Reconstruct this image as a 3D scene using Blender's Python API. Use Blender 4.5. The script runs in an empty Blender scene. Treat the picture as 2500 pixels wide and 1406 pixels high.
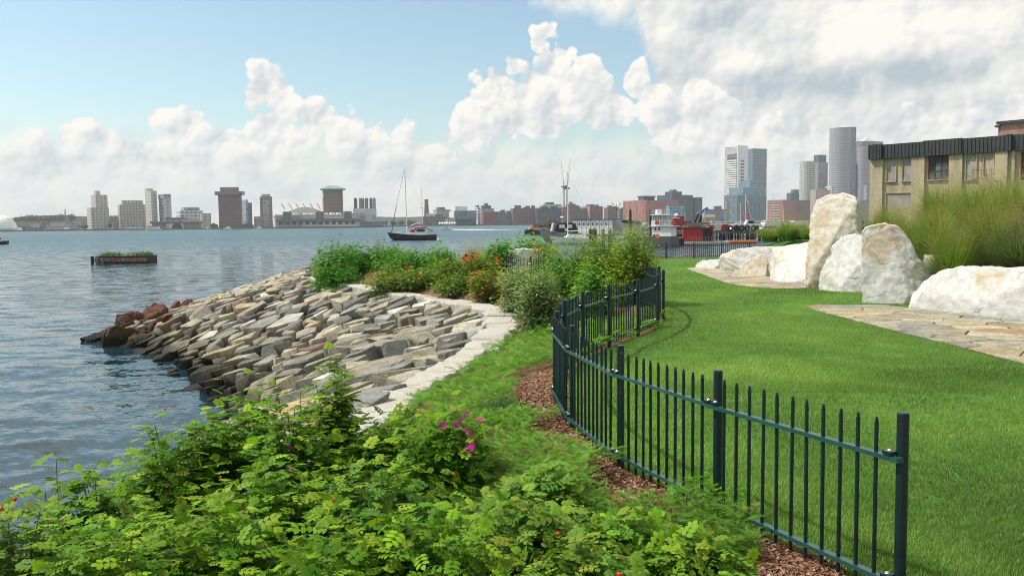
import bpy, bmesh, math, random
import numpy as np
from mathutils import Vector, Matrix, Euler, noise as mnoise

R = math.radians
SC = bpy.context.scene
COL = SC.collection
rng = np.random.default_rng(7)
random.seed(7)

# ------------------------------------------------------------------ camera
F = 2200.0                       # focal length in pixels of the 2500 px wide photograph
CAM_Z = 1.84                     # eye height above the lawn (z = 0)
PITCH = math.atan(161 / F)
ROLL = 0.011
cam_data = bpy.data.cameras.new('camera')
cam_data.sensor_width = 36.0
cam_data.lens = 36.0 * F / 2500.0
cam_data.clip_start = 0.1
cam_data.clip_end = 20000
cam = bpy.data.objects.new('camera', cam_data)
COL.objects.link(cam)
CAM_R = Matrix.Rotation(R(90) - PITCH, 3, 'X') @ Matrix.Rotation(-ROLL, 3, 'Z')
cam.matrix_world = Matrix.Translation((0, 0, CAM_Z)) @ CAM_R.to_4x4()
SC.camera = cam

# ------------------------------------------------------------------ sun, exposure
SUN_AZ, SUN_EL = -80.0, 52.0     # degrees from straight ahead (negative = left), above horizon
sun_dir = Vector((math.sin(R(SUN_AZ)) * math.cos(R(SUN_EL)), math.cos(R(SUN_AZ)) * math.cos(R(SUN_EL)), math.sin(R(SUN_EL))))
sun_data = bpy.data.lights.new('sun', 'SUN')
sun_data.energy = 5.0
sun_data.angle = R(0.53)
sun_data.color = (1.0, 0.955, 0.88)
sun = bpy.data.objects.new('sun', sun_data)
sun.rotation_euler = sun_dir.to_track_quat('Z', 'Y').to_euler()
COL.objects.link(sun)
SC.view_settings.view_transform = 'Standard'
SC.view_settings.look = 'None'
SC.view_settings.exposure = 0.0
SC.view_settings.gamma = 1.0
SC.cycles.use_denoising = True
SC.cycles.filter_width = 1.0
SC.cycles.max_bounces = 6
SC.cycles.diffuse_bounces = 2
SC.cycles.glossy_bounces = 3
SC.cycles.transmission_bounces = 4
SC.cycles.transparent_max_bounces = 8
SC.cycles.caustics_reflective = False
SC.cycles.caustics_refractive = False
SC.cycles.sample_clamp_indirect = 6.0

def direction(px, py):
    """Direction (world) of a point of the photograph."""
    return CAM_R @ Vector(((px - 1250) / F, -(py - 703) / F, -1.0))

def at(px, py, Y):
    """The point seen at that place in the photograph that lies Y metres ahead."""
    d = direction(px, py)
    return Vector((0, 0, CAM_Z)) + d * (Y / d.y)

def on(px, py, z):
    """The point seen there that lies at height z."""
    d = direction(px, py)
    return Vector((0, 0, CAM_Z)) + d * ((z - CAM_Z) / d.z)

def sky_uv(px, py):
    d = direction(px, py)
    return math.atan2(d.x, d.y), d.z / math.hypot(d.x, d.y)

# ------------------------------------------------------------------ node helpers
class NT:
    def __init__(self, tree):
        self.t = tree
        tree.nodes.clear()
    def n(self, kind, **kw):
        nd = self.t.nodes.new(kind)
        for k, v in kw.items():
            if k.startswith('i_'):
                nd.inputs[k[2:].replace('_', ' ')].default_value = v
            else:
                setattr(nd, k, v)
        return nd
    def l(self, a, b):
        self.t.links.new(a, b)
    def put(self, sock, v):
        if isinstance(v, bpy.types.NodeSocket):
            self.l(v, sock)
        else:
            sock.default_value = v
    def m(self, op, a, b=0.0, c=None, clamp=False):
        nd = self.n('ShaderNodeMath', operation=op, use_clamp=clamp)
        self.put(nd.inputs[0], a)
        self.put(nd.inputs[1], b)
        if c is not None:
            self.put(nd.inputs[2], c)
        return nd.outputs[0]
    def vm(self, op, a, b=(0, 0, 0), scale=None):
        nd = self.n('ShaderNodeVectorMath', operation=op)
        self.put(nd.inputs[0], a)
        self.put(nd.inputs[1], b)
        if scale is not None:
            self.put(nd.inputs['Scale'], scale)
        return nd.outputs['Value'] if op in ('DOT_PRODUCT', 'LENGTH') else nd.outputs[0]
    def ramp(self, f, lo, hi, a=0.0, b=1.0):
        nd = self.n('ShaderNodeMapRange', interpolation_type='SMOOTHSTEP')
        self.put(nd.inputs[0], f)
        self.put(nd.inputs[1], lo); self.put(nd.inputs[2], hi)
        self.put(nd.inputs[3], a); self.put(nd.inputs[4], b)
        return nd.outputs[0]
    def mix(self, f, a, b, blend='MIX'):
        nd = self.n('ShaderNodeMix', data_type='RGBA', blend_type=blend)
        self.put(nd.inputs[0], f)
        for s, v in ((nd.inputs[6], a), (nd.inputs[7], b)):
            if isinstance(v, (tuple, list)) and len(v) == 3:
                v = (*v, 1.0)
            self.put(s, v)
        return nd.outputs[2]
    def noise(self, vec, scale, detail=4.0, rough=0.55, out=0, dist=0.0):
        nd = self.n('ShaderNodeTexNoise')
        if vec is not None:
            self.l(vec, nd.inputs['Vector'])
        nd.inputs['Scale'].default_value = scale
        nd.inputs['Detail'].default_value = detail
        nd.inputs['Roughness'].default_value = rough
        nd.inputs['Distortion'].default_value = dist
        return nd.outputs[out]
    def curve(self, f, pts):
        nd = self.n('ShaderNodeFloatCurve')
        self.put(nd.inputs['Value'], f)
        c = nd.mapping.curves[0]
        c.points[0].location = pts[0]
        c.points[1].location = pts[-1]
        for p in pts[1:-1]:
            c.points.new(*p)
        for p in c.points:
            p.handle_type = 'AUTO_CLAMPED'
        nd.mapping.update()
        return nd.outputs[0]
    def xyz(self, x, y, z=0.0):
        nd = self.n('ShaderNodeCombineXYZ')
        self.put(nd.inputs[0], x); self.put(nd.inputs[1], y); self.put(nd.inputs[2], z)
        return nd.outputs[0]
    def sep(self, v):
        nd = self.n('ShaderNodeSeparateXYZ')
        self.l(v, nd.inputs[0])
        return nd.outputs

# ------------------------------------------------------------------ world: daylight sky with summer cumulus
world = bpy.data.worlds.new('World')
SC.world = world
world.use_nodes = True
world.cycles.sampling_method = 'MANUAL'
world.cycles.sample_map_resolution = 256
W = NT(world.node_tree)
sky = W.n('ShaderNodeTexSky', sky_type='NISHITA', sun_disc=False)
sky.sun_elevation = R(SUN_EL)
sky.sun_rotation = R(SUN_AZ)
sky.altitude = 0
sky.air_density = 1.0
sky.dust_density = 1.0
sky.ozone_density = 1.6
SKY = 0.105
tc = W.n('ShaderNodeTexCoord').outputs['Generated']
dx, dy, dz = W.sep(tc)
az = W.m('ARCTAN2', dx, dy)
hyp = W.m('SQRT', W.m('ADD', W.m('MULTIPLY', dx, dx), W.m('MULTIPLY', dy, dy)))
el = W.m('DIVIDE', dz, W.m('MAXIMUM', hyp, 0.02))
pos = W.xyz(az, el, 0.0)
wob = W.vm('SUBTRACT', W.noise(pos, 22.0, 4.0, 0.6, out=1), (0.5, 0.5, 0.5))
posd = W.vm('ADD', pos, W.vm('MULTIPLY', wob, (0.022, 0.018, 0.0)))
def voro(vec, scale, smooth=0.35):
    nd = W.n('ShaderNodeTexVoronoi', voronoi_dimensions='2D', feature='F1')
    W.l(vec, nd.inputs['Vector']); nd.inputs['Scale'].default_value = scale
    return nd.outputs['Distance']
LV = (-0.0075, 0.0085, 0.0)                                        # towards the sun, as seen in the sky
posl = W.vm('ADD', posd, LV)
va, vb, vc = voro(posd, 19.0), voro(posd, 44.0), voro(posd, 100.0)
lumpy = W.m('ADD', W.m('MULTIPLY', W.m('SUBTRACT', .42, va), .022), W.m('ADD', W.m('MULTIPLY', W.m('SUBTRACT', .42, vb), .0105), W.m('MULTIPLY', W.m('SUBTRACT', .42, vc), .0042)))
lit = W.m('ADD', W.m('MULTIPLY', W.m('SUBTRACT', voro(posl, 19.0), va), 1.5), W.m('ADD', W.m('MULTIPLY', W.m('SUBTRACT', voro(posl, 44.0), vb), .75), W.m('MULTIPLY', W.m('SUBTRACT', voro(W.vm('ADD', posd, (-.003, .0035, 0)), 100.0), vc), .45)))
# heaps of cumulus: puffs (x, y, radius in photo pixels), the heap below them filled
PUFFS = [(40, 430, 70), (110, 375, 42), (95, 345, 24), (180, 338, 42), (225, 335, 26), (160, 420, 70), (270, 352, 16), (262, 420, 60), (345, 375, 42), (385, 298, 34), (420, 330, 46), (465, 305, 32), (400, 400, 70),
         (500, 420, 60), (545, 352, 36), (600, 345, 34), (520, 350, 22), (600, 420, 70), (636, 186, 26), (655, 225, 52), (612, 262, 16), (690, 270, 44), (660, 320, 60), (720, 350, 60), (790, 270, 36), (765, 310, 44), (825, 285, 22), (870, 292, 30),
         (850, 340, 60), (925, 318, 34), (975, 318, 34), (1000, 345, 34), (950, 400, 80), (1060, 400, 60), (1100, 330, 30), (1150, 178, 18), (1160, 192, 18), (1160, 260, 52), (1205, 232, 48), (1150, 310, 60), (1230, 290, 60), (1262, 168, 22), (1300, 190, 40), (1328, 78, 22), (1326, 110, 26), (1365, 125, 26),
         (1395, 122, 18), (1345, 170, 50), (1330, 260, 90), (1440, 165, 34), (1420, 220, 60), (1470, 200, 34), (1548, 180, 26), (1540, 215, 36), (1490, 270, 70), (1600, 260, 62), (1690, 215, 30), (1700, 240, 40), (1640, 300, 70), (1770, 310, 60), (1870, 330, 50), (1980, 350, 46), (2070, 370, 50), (2240, 285, 40), (2310, 300, 40), (2370, 305, 44), (2290, 330, 60), (2480, 260, 40)]
dist = None
ext = [(-.95, .10, .06), (-.80, .12, .07), (-.68, .09, .06), (.62, .11, .06), (.78, .13, .07), (.95, .10, .06)]      # the same fair-weather heaps go on beside the view
cells_ = [(*sky_uv(px, py), r_ / F) for px, py, r_ in PUFFS] + ext
for u_, v_, r_ in cells_:
    dd = W.n('ShaderNodeVectorMath', operation='DISTANCE')
    W.l(posd, dd.inputs[0]); dd.inputs[1].default_value = (u_, v_, 0)
    e_ = W.m('SUBTRACT', r_, dd.outputs['Value'])
    if dist is None: dist = e_
    else:
        nd = W.n('ShaderNodeMath', operation='SMOOTH_MAX'); W.l(dist, nd.inputs[0]); W.l(e_, nd.inputs[1]); nd.inputs[2].default_value = .006
        dist = nd.outputs[0]
d1 = W.m('ADD', dist, lumpy)
floor_ = W.m('SUBTRACT', .085, W.m('ADD', el, W.m('MULTIPLY', va, .03)))          # the far bank of cloud low down
mask1 = W.m('MAXIMUM', W.ramp(d1, -0.0006, 0.0030), W.ramp(floor_, -.05, .03, 0, .85))
veil = W.noise(pos, 5.5, 5.0, 0.58)
U0, U1, VMAX = -1.0, 1.0, 0.30
un = W.m('DIVIDE', W.m('SUBTRACT', W.sep(posd)[0], U0), U1 - U0)
def prof(points):
    out = [(0.0, points[0][2]), (0.08, points[0][2]), (0.16, points[0][2])]
    for px, py, k in points:
        u, v = sky_uv(px, py)
        out.append(((u - U0) / (U1 - U0), v / VMAX))
    return out + [(0.86, points[-1][2]), (1.0, points[-1][2])]
base = [(1050, -260, .9), (1180, -120, 0), (1270, 0, 0), (1330, 30, 0), (1420, 62, 0), (1520, 58, 0), (1570, 110, 0), (1600, 190, 0), (1660, 330, 0), (1800, 500, 0), (2600, 560, .05)]
low_v = W.m('MULTIPLY', W.curve(un, prof(base)), VMAX)
d2 = W.m('ADD', W.m('SUBTRACT', el, low_v), W.m('MULTIPLY', lumpy, .8))
d2 = W.m('ADD', d2, W.m('MULTIPLY', W.m('SUBTRACT', W.noise(pos, 11.0, 5.0, .6), .5), .07))
mask2 = W.m('MULTIPLY', W.ramp(d2, -0.006, 0.034), W.ramp(veil, 0.20, 0.40, 0.72, 1.0))
s1 = W.m('ADD', W.m('ADD', .40, lit), W.ramp(d1, 0.0, 0.045, 0.34, -0.06))
s1 = W.m('ADD', s1, W.m('MULTIPLY', W.m('SUBTRACT', W.noise(posd, 14.0, 4.0, .6), .5), .9), clamp=True)
cum = W.mix(s1, (0.620, 0.685, 0.730), (1.06, 1.02, 0.94))
def blob(px, py, rx, ry):
    u, v = sky_uv(px, py)
    q = W.vm('MULTIPLY', W.vm('SUBTRACT', posd, (u, v, 0)), (F / rx, F / ry, 0))
    return W.ramp(W.vm('LENGTH', q), 0.1, 1.0, 1.0, 0.0)
s2 = W.m('ADD', .16, W.m('ADD', W.m('MULTIPLY', veil, 0.85), W.m('MULTIPLY', lit, 0.42)))
for args, k in (((2080, 100, 150, 80), .62), ((2240, 60, 200, 90), .36), ((1440, 28, 150, 50), .45), ((2430, 60, 150, 100), .30), ((1810, 150, 110, 45), .40), ((2330, 300, 110, 40), .40), ((2050, 10, 220, 60), .35), ((2470, 190, 70, 60), .30),
                ((1790, 50, 190, 70), -.20), ((1960, 205, 360, 60), -.44), ((2290, 170, 230, 55), -.42), ((1660, 170, 130, 90), -.22), ((1600, 60, 90, 60), .18)):
    s2 = W.m('ADD', s2, W.m('MULTIPLY', blob(*args), k))
s2 = W.m('MAXIMUM', W.m('MINIMUM', s2, 1.0), 0.0)
big = W.mix(s2, (0.480, 0.565, 0.620), (1.05, 1.01, 0.93))
sky_col = W.vm('MULTIPLY', sky.outputs[0], (SKY * 1.50, SKY * 1.60, SKY * 1.44))
c = W.mix(mask2, sky_col, big)
c = W.mix(mask1, c, cum)
# distant air: everything low on the horizon pales to grey white
thin = W.noise(W.vm('MULTIPLY', posd, (1.0, 2.6, 1.0)), 9.0, 4.0, 0.6)
pale = W.mix(W.ramp(thin, 0.40, 0.62), (0.640, 0.715, 0.745), (0.900, 0.870, 0.805))
c = W.mix(W.ramp(el, 0.0, 0.100, 0.85, 0.0), c, pale)
bg = W.n('ShaderNodeBackground')
W.l(c, bg.inputs['Color'])
bg.inputs['Strength'].default_value = 1.0
wo = W.n('ShaderNodeOutputWorld')
W.l(bg.outputs[0], wo.inputs['Surface'])

# ------------------------------------------------------------------ object helpers
def link(o, parent=None):
    COL.objects.link(o)
    if parent is not None:
        o.parent = parent
    return o

def tag(o, label=None, cat=None, group=None, kind=None):
    if label: o['label'] = label
    if cat: o['category'] = cat
    if group: o['group'] = group
    if kind: o['kind'] = kind
    return o

def thing(name, label, cat, loc=(0, 0, 0), rz=0.0, group=None):
    o = bpy.data.objects.new(name, None)
    o.location = loc
    o.rotation_euler = (0, 0, rz)
    o.empty_display_size = 0.2
    link(o)
    return tag(o, label, cat, group)

def np_mesh(name, V, Fc, mat=None, colors=None, smooth=False, mats=None, mat_idx=None):
    """Mesh from arrays. Fc: (n,3) or (n,4) array, or list of index lists."""
    me = bpy.data.meshes.new(name)
    V = np.asarray(V, dtype=np.float32)
    if isinstance(Fc, np.ndarray):
        n, k = Fc.shape
        me.vertices.add(len(V)); me.vertices.foreach_set('co', V.ravel())
        me.loops.add(n * k); me.loops.foreach_set('vertex_index', Fc.astype(np.int32).ravel())
        me.polygons.add(n)
        me.polygons.foreach_set('loop_start', np.arange(0, n * k, k, dtype=np.int32))
        me.polygons.foreach_set('loop_total', np.full(n, k, dtype=np.int32))
        me.update(calc_edges=True)
    else:
        me.from_pydata([tuple(v) for v in V], [], Fc)
        me.update()
    if smooth:
        me.polygons.foreach_set('use_smooth', np.ones(len(me.polygons), dtype=bool))
    if colors is not None:
        ca = me.color_attributes.new('Col', 'FLOAT_COLOR', 'POINT')
        cc = np.ones((len(V), 4), dtype=np.float32)
        cc[:, :3] = colors
        ca.data.foreach_set('color', cc.ravel())
    for mm in (mats or ([mat] if mat else [])):
        me.materials.append(mm)
    if mat_idx is not None:
        me.polygons.foreach_set('material_index', np.asarray(mat_idx, dtype=np.int32))
    return me

def np_obj(name, V, Fc, mat=None, parent=None, colors=None, smooth=False):
    return link(bpy.data.objects.new(name, np_mesh(name, V, Fc, mat, colors, smooth)), parent)

class MB:
    """Collects simple solids into one mesh."""
    def __init__(self):
        self.v, self.f = [], []
    def add(self, vs, fs):
        o = len(self.v)
        self.v += [tuple(v) for v in vs]
        self.f += [[i + o for i in f] for f in fs]
        return self
    def box(self, x0, x1, y0, y1, z0, z1):
        return self.add([(x0, y0, z0), (x1, y0, z0), (x1, y1, z0), (x0, y1, z0), (x0, y0, z1), (x1, y0, z1), (x1, y1, z1), (x0, y1, z1)],
                        [(0, 3, 2, 1), (4, 5, 6, 7), (0, 1, 5, 4), (1, 2, 6, 5), (2, 3, 7, 6), (3, 0, 4, 7)])
    def prism(self, pts, axis, a, b):
        """Outline pts (2-D) extruded from a to b along axis 'x','y' or 'z'."""
        def p3(p, t):
            return {'x': (t, p[0], p[1]), 'y': (p[0], t, p[1]), 'z': (p[0], p[1], t)}[axis]
        n = len(pts)
        vs = [p3(p, a) for p in pts] + [p3(p, b) for p in pts]
        fs = [list(range(n))[::-1], list(range(n, 2 * n))] + [(i, (i + 1) % n, n + (i + 1) % n, n + i) for i in range(n)]
        return self.add(vs, fs)
    def tube(self, p, q, r, r2=None, n=8, caps=True):
        p, q = Vector(p), Vector(q)
        r2 = r if r2 is None else r2
        z = (q - p).normalized()
        x = z.orthogonal().normalized()
        y = z.cross(x)
        vs = []
        for c, rr in ((p, r), (q, r2)):
            for i in range(n):
                a = 2 * math.pi * i / n
                vs.append(c + x * (math.cos(a) * rr) + y * (math.sin(a) * rr))
        fs = [(i, (i + 1) % n, n + (i + 1) % n, n + i) for i in range(n)]
        if caps:
            fs += [list(range(n))[::-1], list(range(n, 2 * n))]
        return self.add(vs, fs)
    def lathe(self, prof, c=(0, 0, 0), n=16):
        vs, fs = [], []
        for (r, z) in prof:
            for i in range(n):
                a = 2 * math.pi * i / n
                vs.append((c[0] + r * math.cos(a), c[1] + r * math.sin(a), c[2] + z))
        for k in range(len(prof) - 1):
            fs += [(k * n + i, k * n + (i + 1) % n, (k + 1) * n + (i + 1) % n, (k + 1) * n + i) for i in range(n)]
        fs += [list(range(n))[::-1], list(range((len(prof) - 1) * n, len(prof) * n))]
        return self.add(vs, fs)
    def rings(self, rings, caps=True):
        """Loft through rings with equal point counts."""
        n = len(rings[0])
        vs = [p for r in rings for p in r]
        fs = []
        for k in range(len(rings) - 1):
            fs += [(k * n + i, k * n + (i + 1) % n, (k + 1) * n + (i + 1) % n, (k + 1) * n + i) for i in range(n)]
        if caps:
            fs += [list(range(n))[::-1], list(range((len(rings) - 1) * n, len(rings) * n))]
        return self.add(vs, fs)
    def build(self, name, mat, parent=None, smooth=False, loc=None, rz=None):
        me = bpy.data.meshes.new(name)
        me.from_pydata(self.v, [], self.f)
        bm = bmesh.new(); bm.from_mesh(me)
        bmesh.ops.recalc_face_normals(bm, faces=bm.faces)
        bm.to_mesh(me); bm.free()
        if smooth:
            me.polygons.foreach_set('use_smooth', np.ones(len(me.polygons), dtype=bool))
        me.materials.append(mat)
        o = link(bpy.data.objects.new(name, me), parent)
        if loc is not None: o.location = loc
        if rz is not None: o.rotation_euler = (0, 0, rz)
        return o

def catmull(P, n):
    """Points along a smooth curve through P, n per segment."""
    P = [np.array(p, float) for p in P]
    out = []
    for i in range(len(P) - 1):
        p0 = P[max(i - 1, 0)]; p1 = P[i]; p2 = P[i + 1]; p3 = P[min(i + 2, len(P) - 1)]
        for k in range(n):
            t = k / n
            out.append(0.5 * ((2 * p1) + (-p0 + p2) * t + (2 * p0 - 5 * p1 + 4 * p2 - p3) * t * t + (-p0 + 3 * p1 - 3 * p2 + p3) * t ** 3))
    out.append(P[-1])
    return np.array(out)

def smoothstep(a, b, x):
    t = np.clip((x - a) / (b - a), 0, 1)
    return t * t * (3 - 2 * t)

# ------------------------------------------------------------------ materials
MATS = {}
def new_mat(name):
    m = bpy.data.materials.new(name)
    m.use_nodes = True
    MATS[name] = m
    return m, NT(m.node_tree)

def finish(t, shader):
    o = t.n('ShaderNodeOutputMaterial')
    t.l(shader, o.inputs['Surface'])

def simple(name, col, rough=0.6, metal=0.0, var=0.12, scale=3.0, bump=0.0, bscale=40.0, spec=0.4, coat=0.0):
    """Plain paint, metal or stone with a little uneven wear."""
    m, t = new_mat(name)
    oc = t.n('ShaderNodeTexCoord').outputs['Object']
    nz = t.noise(oc, scale, 5.0, 0.6)
    k = t.ramp(nz, 0.3, 0.7, 1.0 - var, 1.0 + var)
    colr = t.vm('SCALE', (*col[:3],), scale=k)
    p = t.n('ShaderNodeBsdfPrincipled')
    t.l(colr, p.inputs['Base Color'])
    t.l(t.ramp(nz, 0.3, 0.7, max(0.02, rough - 0.08), min(1, rough + 0.08)), p.inputs['Roughness'])
    p.inputs['Metallic'].default_value = metal
    p.inputs['Specular IOR Level'].default_value = spec
    p.inputs['Coat Weight'].default_value = coat
    if bump:
        b = t.n('ShaderNodeBump'); b.inputs['Strength'].default_value = bump; b.inputs['Distance'].default_value = 0.02
        t.l(t.noise(oc, bscale, 4.0, 0.6), b.inputs['Height'])
        t.l(b.outputs[0], p.inputs['Normal'])
    finish(t, p.outputs[0])
    return m

def leafy(name, trans=0.35, rough=0.45, spec=0.35, tint=(1.25, 1.35, 0.55), gain=1.0):
    """Leaf tissue: colour from the mesh, light passing through."""
    m, t = new_mat(name)
    ca = t.n('ShaderNodeVertexColor', layer_name='Col').outputs['Color']
    if gain != 1.0:
        ca = t.vm('SCALE', ca, scale=gain)
    p = t.n('ShaderNodeBsdfPrincipled')
    t.l(ca, p.inputs['Base Color'])
    p.inputs['Roughness'].default_value = rough
    p.inputs['Specular IOR Level'].default_value = spec
    tr = t.n('ShaderNodeBsdfTranslucent')
    t.l(t.vm('MULTIPLY', ca, tint), tr.inputs['Color'])
    mx = t.n('ShaderNodeMixShader'); mx.inputs[0].default_value = trans
    t.l(p.outputs[0], mx.inputs[1]); t.l(tr.outputs[0], mx.inputs[2])
    finish(t, mx.outputs[0])
    return m
# ================================================================== the ground
WATER_Z = -2.66
CAP = [(-5, -4.6), (0, -4.0), (3, -3.4), (7, -2.6), (10.1, -1.86), (11.7, -1.65), (14.5, -1.05), (18, -.6), (20.5, -.55), (22.8, -.9), (25.6, -2.33), (27.8, -3.67),
       (31, -5.36), (33.6, -7.0), (36.5, -8.2), (42, -9.5), (48, -10.5), (56, -10.5)]            # (y, x) water side of the white kerb
TOE = [(-8, -5), (-7.6, 0), (-7.2, 5), (-6.6, 10), (-6.5, 15), (-6.6, 19), (-7.0, 21.6), (-9, 25.4), (-10.2, 27.4), (-11.3, 29.2), (-12.5, 31.2), (-13.7, 33.2), (-15.2, 34.4),
       (-16.6, 35.6), (-17.2, 38.5), (-17.5, 43), (-17.2, 49), (-16, 57)]                          # (x, y) where the stones meet the water
FENCE = [(1.85, 4.22), (1.26, 5.48), (.80, 6.64), (.53, 7.95), (.46, 9.24), (.62, 10.55), (.93, 11.8), (1.41, 13.06), (2.0, 14.25), (2.52, 15.5), (2.83, 16.8), (2.96, 18.07), (2.9, 19.35),
         (2.55, 20.6), (1.95, 21.7), (1.2, 22.8), (.5, 23.8), (-.15, 24.9)]
BED = [(-5, 6.0), (0, 3.75), (4.22, 1.85)] + [(y, x) for x, y in FENCE[1:]] + [(27, -1.5), (31, -3.5), (36, -5.5), (56, -8.5)]
_cy, _cx = np.array([c[0] for c in CAP]), np.array([c[1] for c in CAP])
_by, _bx = np.array([c[0] for c in BED]), np.array([c[1] for c in BED])
def smooth_interp(y, ys, xs):
    y = np.asarray(y, float)
    return (np.interp(y - .5, ys, xs) + 2 * np.interp(y, ys, xs) + np.interp(y + .5, ys, xs)) / 4
def cap_x(y): return smooth_interp(y, _cy, _cx)
def bed_x(y): return np.interp(y, _by, _bx)

def ground_z(x, y):
    x = np.asarray(x, float); y = np.asarray(y, float)
    c, b = cap_x(y), bed_x(y)
    u = (x - c) / np.maximum(b - c, .5)
    bed = -.46 + .46 * smoothstep(.15, 1.0, u)
    lawn = 1.0 * smoothstep(0.0, 2.0, np.minimum(x - 8.9, y - 16.2)) * (1 - smoothstep(36, 45, y) * smoothstep(24, 16, x)) - .42 * smoothstep(36, 53, y) * smoothstep(24, 16, x)
    return np.where(x < b, bed, lawn) + .008 * np.sin(x * 1.7 + y * .9) * np.cos(y * 1.3)

def sheet(name, ys, x_lo, x_hi, nx, mat, zf, drop=None):
    V, rows = [], len(ys)
    t = np.linspace(0, 1, nx)
    for y in ys:
        x = x_lo(y) + (x_hi(y) - x_lo(y)) * t
        V.append(np.stack([x, np.full(nx, y), zf(x, np.full(nx, y))], 1))
    V = np.concatenate(V)
    i = np.arange(rows * nx).reshape(rows, nx)
    Fq = np.stack([i[:-1, :-1], i[:-1, 1:], i[1:, 1:], i[1:, :-1]], -1).reshape(-1, 4)
    return tag(np_obj(name, V, Fq, mat, smooth=True), kind='structure')

def ground_mat(name, c1, c2, c3, scale, bump=0.4):
    m, t = new_mat(name)
    oc = t.n('ShaderNodeTexCoord').outputs['Object']
    a = t.ramp(t.noise(oc, scale, 6, .65), .35, .65)
    b = t.ramp(t.noise(oc, scale * 14, 4, .6), .4, .7)
    col = t.mix(b, t.mix(a, c1, c2), c3)
    p = t.n('ShaderNodeBsdfPrincipled')
    t.l(col, p.inputs['Base Color'])
    p.inputs['Roughness'].default_value = .95
    p.inputs['Specular IOR Level'].default_value = .1
    bm_ = t.n('ShaderNodeBump'); bm_.inputs['Strength'].default_value = bump; bm_.inputs['Distance'].default_value = .03
    t.l(t.noise(oc, scale * 20, 5, .7), bm_.inputs['Height']); t.l(bm_.outputs[0], p.inputs['Normal'])
    finish(t, p.outputs[0])
    return m
M_lawn = ground_mat('lawn_soil', (.070, .160, .024), (.095, .20, .034), (.050, .115, .017), .35)
M_mulch = ground_mat('bark_mulch', (.190, .100, .062), (.120, .062, .040), (.28, .175, .115), 1.6, .9)
M_earth = ground_mat('stony_earth', (.055, .05, .042), (.035, .032, .028), (.09, .08, .065), 1.2, .9)
ys = np.concatenate([np.arange(-5, 26, .25), np.arange(26, 54.1, .5)])
tag(sheet('planting_bed', ys, cap_x, bed_x, 26, M_mulch, ground_z))
sheet('lawn', ys, bed_x, lambda y: 9.2, 50, M_lawn, ground_z)
sheet('bank', ys, lambda y: 9.2, lambda y: 70.0, 60, M_lawn, ground_z)
sheet('back_land', np.arange(54, 150, 4.0), lambda y: 16.0 + (y - 54) * .55, lambda y: 140.0, 20, M_lawn, lambda x, y: 1.0 - .0 * x)
def wall_strip(name, pts, z0, z1, mat):
    V = [(x, y, z0) for x, y in pts] + [(x, y, z1) for x, y in pts]
    n = len(pts)
    return tag(np_obj(name, V, [(i, i + 1, n + i + 1, n + i) for i in range(n - 1)], mat), kind='structure')
M_conc = simple('sea_wall_concrete', (.30, .29, .27), .9, var=.3, scale=1.2)
wall_strip('sea_wall', [(-11, 54), (9, 54.02), (16, 54.02), (69, 149)], WATER_Z - .5, -.40, M_conc)
wall_strip('bank_edge', [(16, 54.03), (70, 149.5)], -.45, 1.0, M_lawn)

# ------------------------------------------------------------------ water
m, t = new_mat('harbour_water')
gp = t.n('ShaderNodeNewGeometry').outputs['Position']
calm = t.ramp(t.noise(t.vm('MULTIPLY', gp, (.006, .026, 1)), 1.0, 4, .55), .34, .64, .55, 1.15)
off_shore = t.ramp(t.vm('LENGTH', gp), 25.0, 160.0, .16, 1.0)      # short chop grows away from the sheltered bank
n1 = t.vm('SUBTRACT', t.noise(t.vm('MULTIPLY', gp, (.55, 1.25, 1)), 1.0, 3, .55, out=1), (.5, .5, .5))
n2 = t.vm('SUBTRACT', t.noise(t.vm('MULTIPLY', gp, (4.6, 9.0, 1)), 1.0, 4, .62, out=1), (.5, .5, .5))
slope = t.vm('ADD', t.vm('SCALE', n1, scale=t.m('MULTIPLY', 3.0, t.m('MULTIPLY', off_shore, calm))), t.vm('SCALE', n2, scale=t.m('MULTIPLY', .50, calm)))
slope = t.vm('MULTIPLY', slope, (1, 1, 0))
nrm = t.vm('NORMALIZE', t.vm('ADD', t.n('ShaderNodeNewGeometry').outputs['Normal'], slope))
p = t.n('ShaderNodeBsdfPrincipled')
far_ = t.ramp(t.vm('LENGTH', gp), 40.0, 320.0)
t.l(t.mix(far_, (.011, .035, .047), (.028, .086, .112)), p.inputs['Base Color'])  # blue of the reflected sky put into the base colour, stronger far out
t.l(t.m('ADD', .07, t.m('MULTIPLY', far_, .25)), p.inputs['Roughness'])
p.inputs['IOR'].default_value = 1.33
p.inputs['Specular IOR Level'].default_value = .38
t.l(nrm, p.inputs['Normal'])
finish(t, p.outputs[0])
M_water = m
rr = np.concatenate([np.geomspace(8, 420, 380), np.geomspace(440, 3900, 30)])
aa = np.radians(np.concatenate([np.linspace(-88, -38, 14), np.linspace(-36, 22, 340), np.linspace(24, 88, 18)]))
RR, AA = np.meshgrid(rr, aa, indexing='ij')
X, Y = RR * np.sin(AA), RR * np.cos(AA)
Z = np.full_like(X, 0.0)
sp = np.gradient(rr)[:, None]
wr = np.random.default_rng(3)
for k in range(46):
    lam = .38 * (1.072 ** k)
    th = wr.normal(R(-62), .55)                 # crests roll in from the left and ahead
    kx, ky = math.sin(th) * 2 * math.pi / lam, math.cos(th) * 2 * math.pi / lam
    amp = .0024 * lam ** .30 * (.6 + .8 * wr.random())
    fade = np.clip((lam / sp - 2.2) / 2.0, 0, 1)
    ph = kx * X + ky * Y + wr.random() * 6.28 + .8 * np.sin(X * .11 + k) * np.cos(Y * .09 - k)
    s = np.sin(ph)
    Z += amp * fade * (s + .25 * np.cos(2 * ph))
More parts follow.
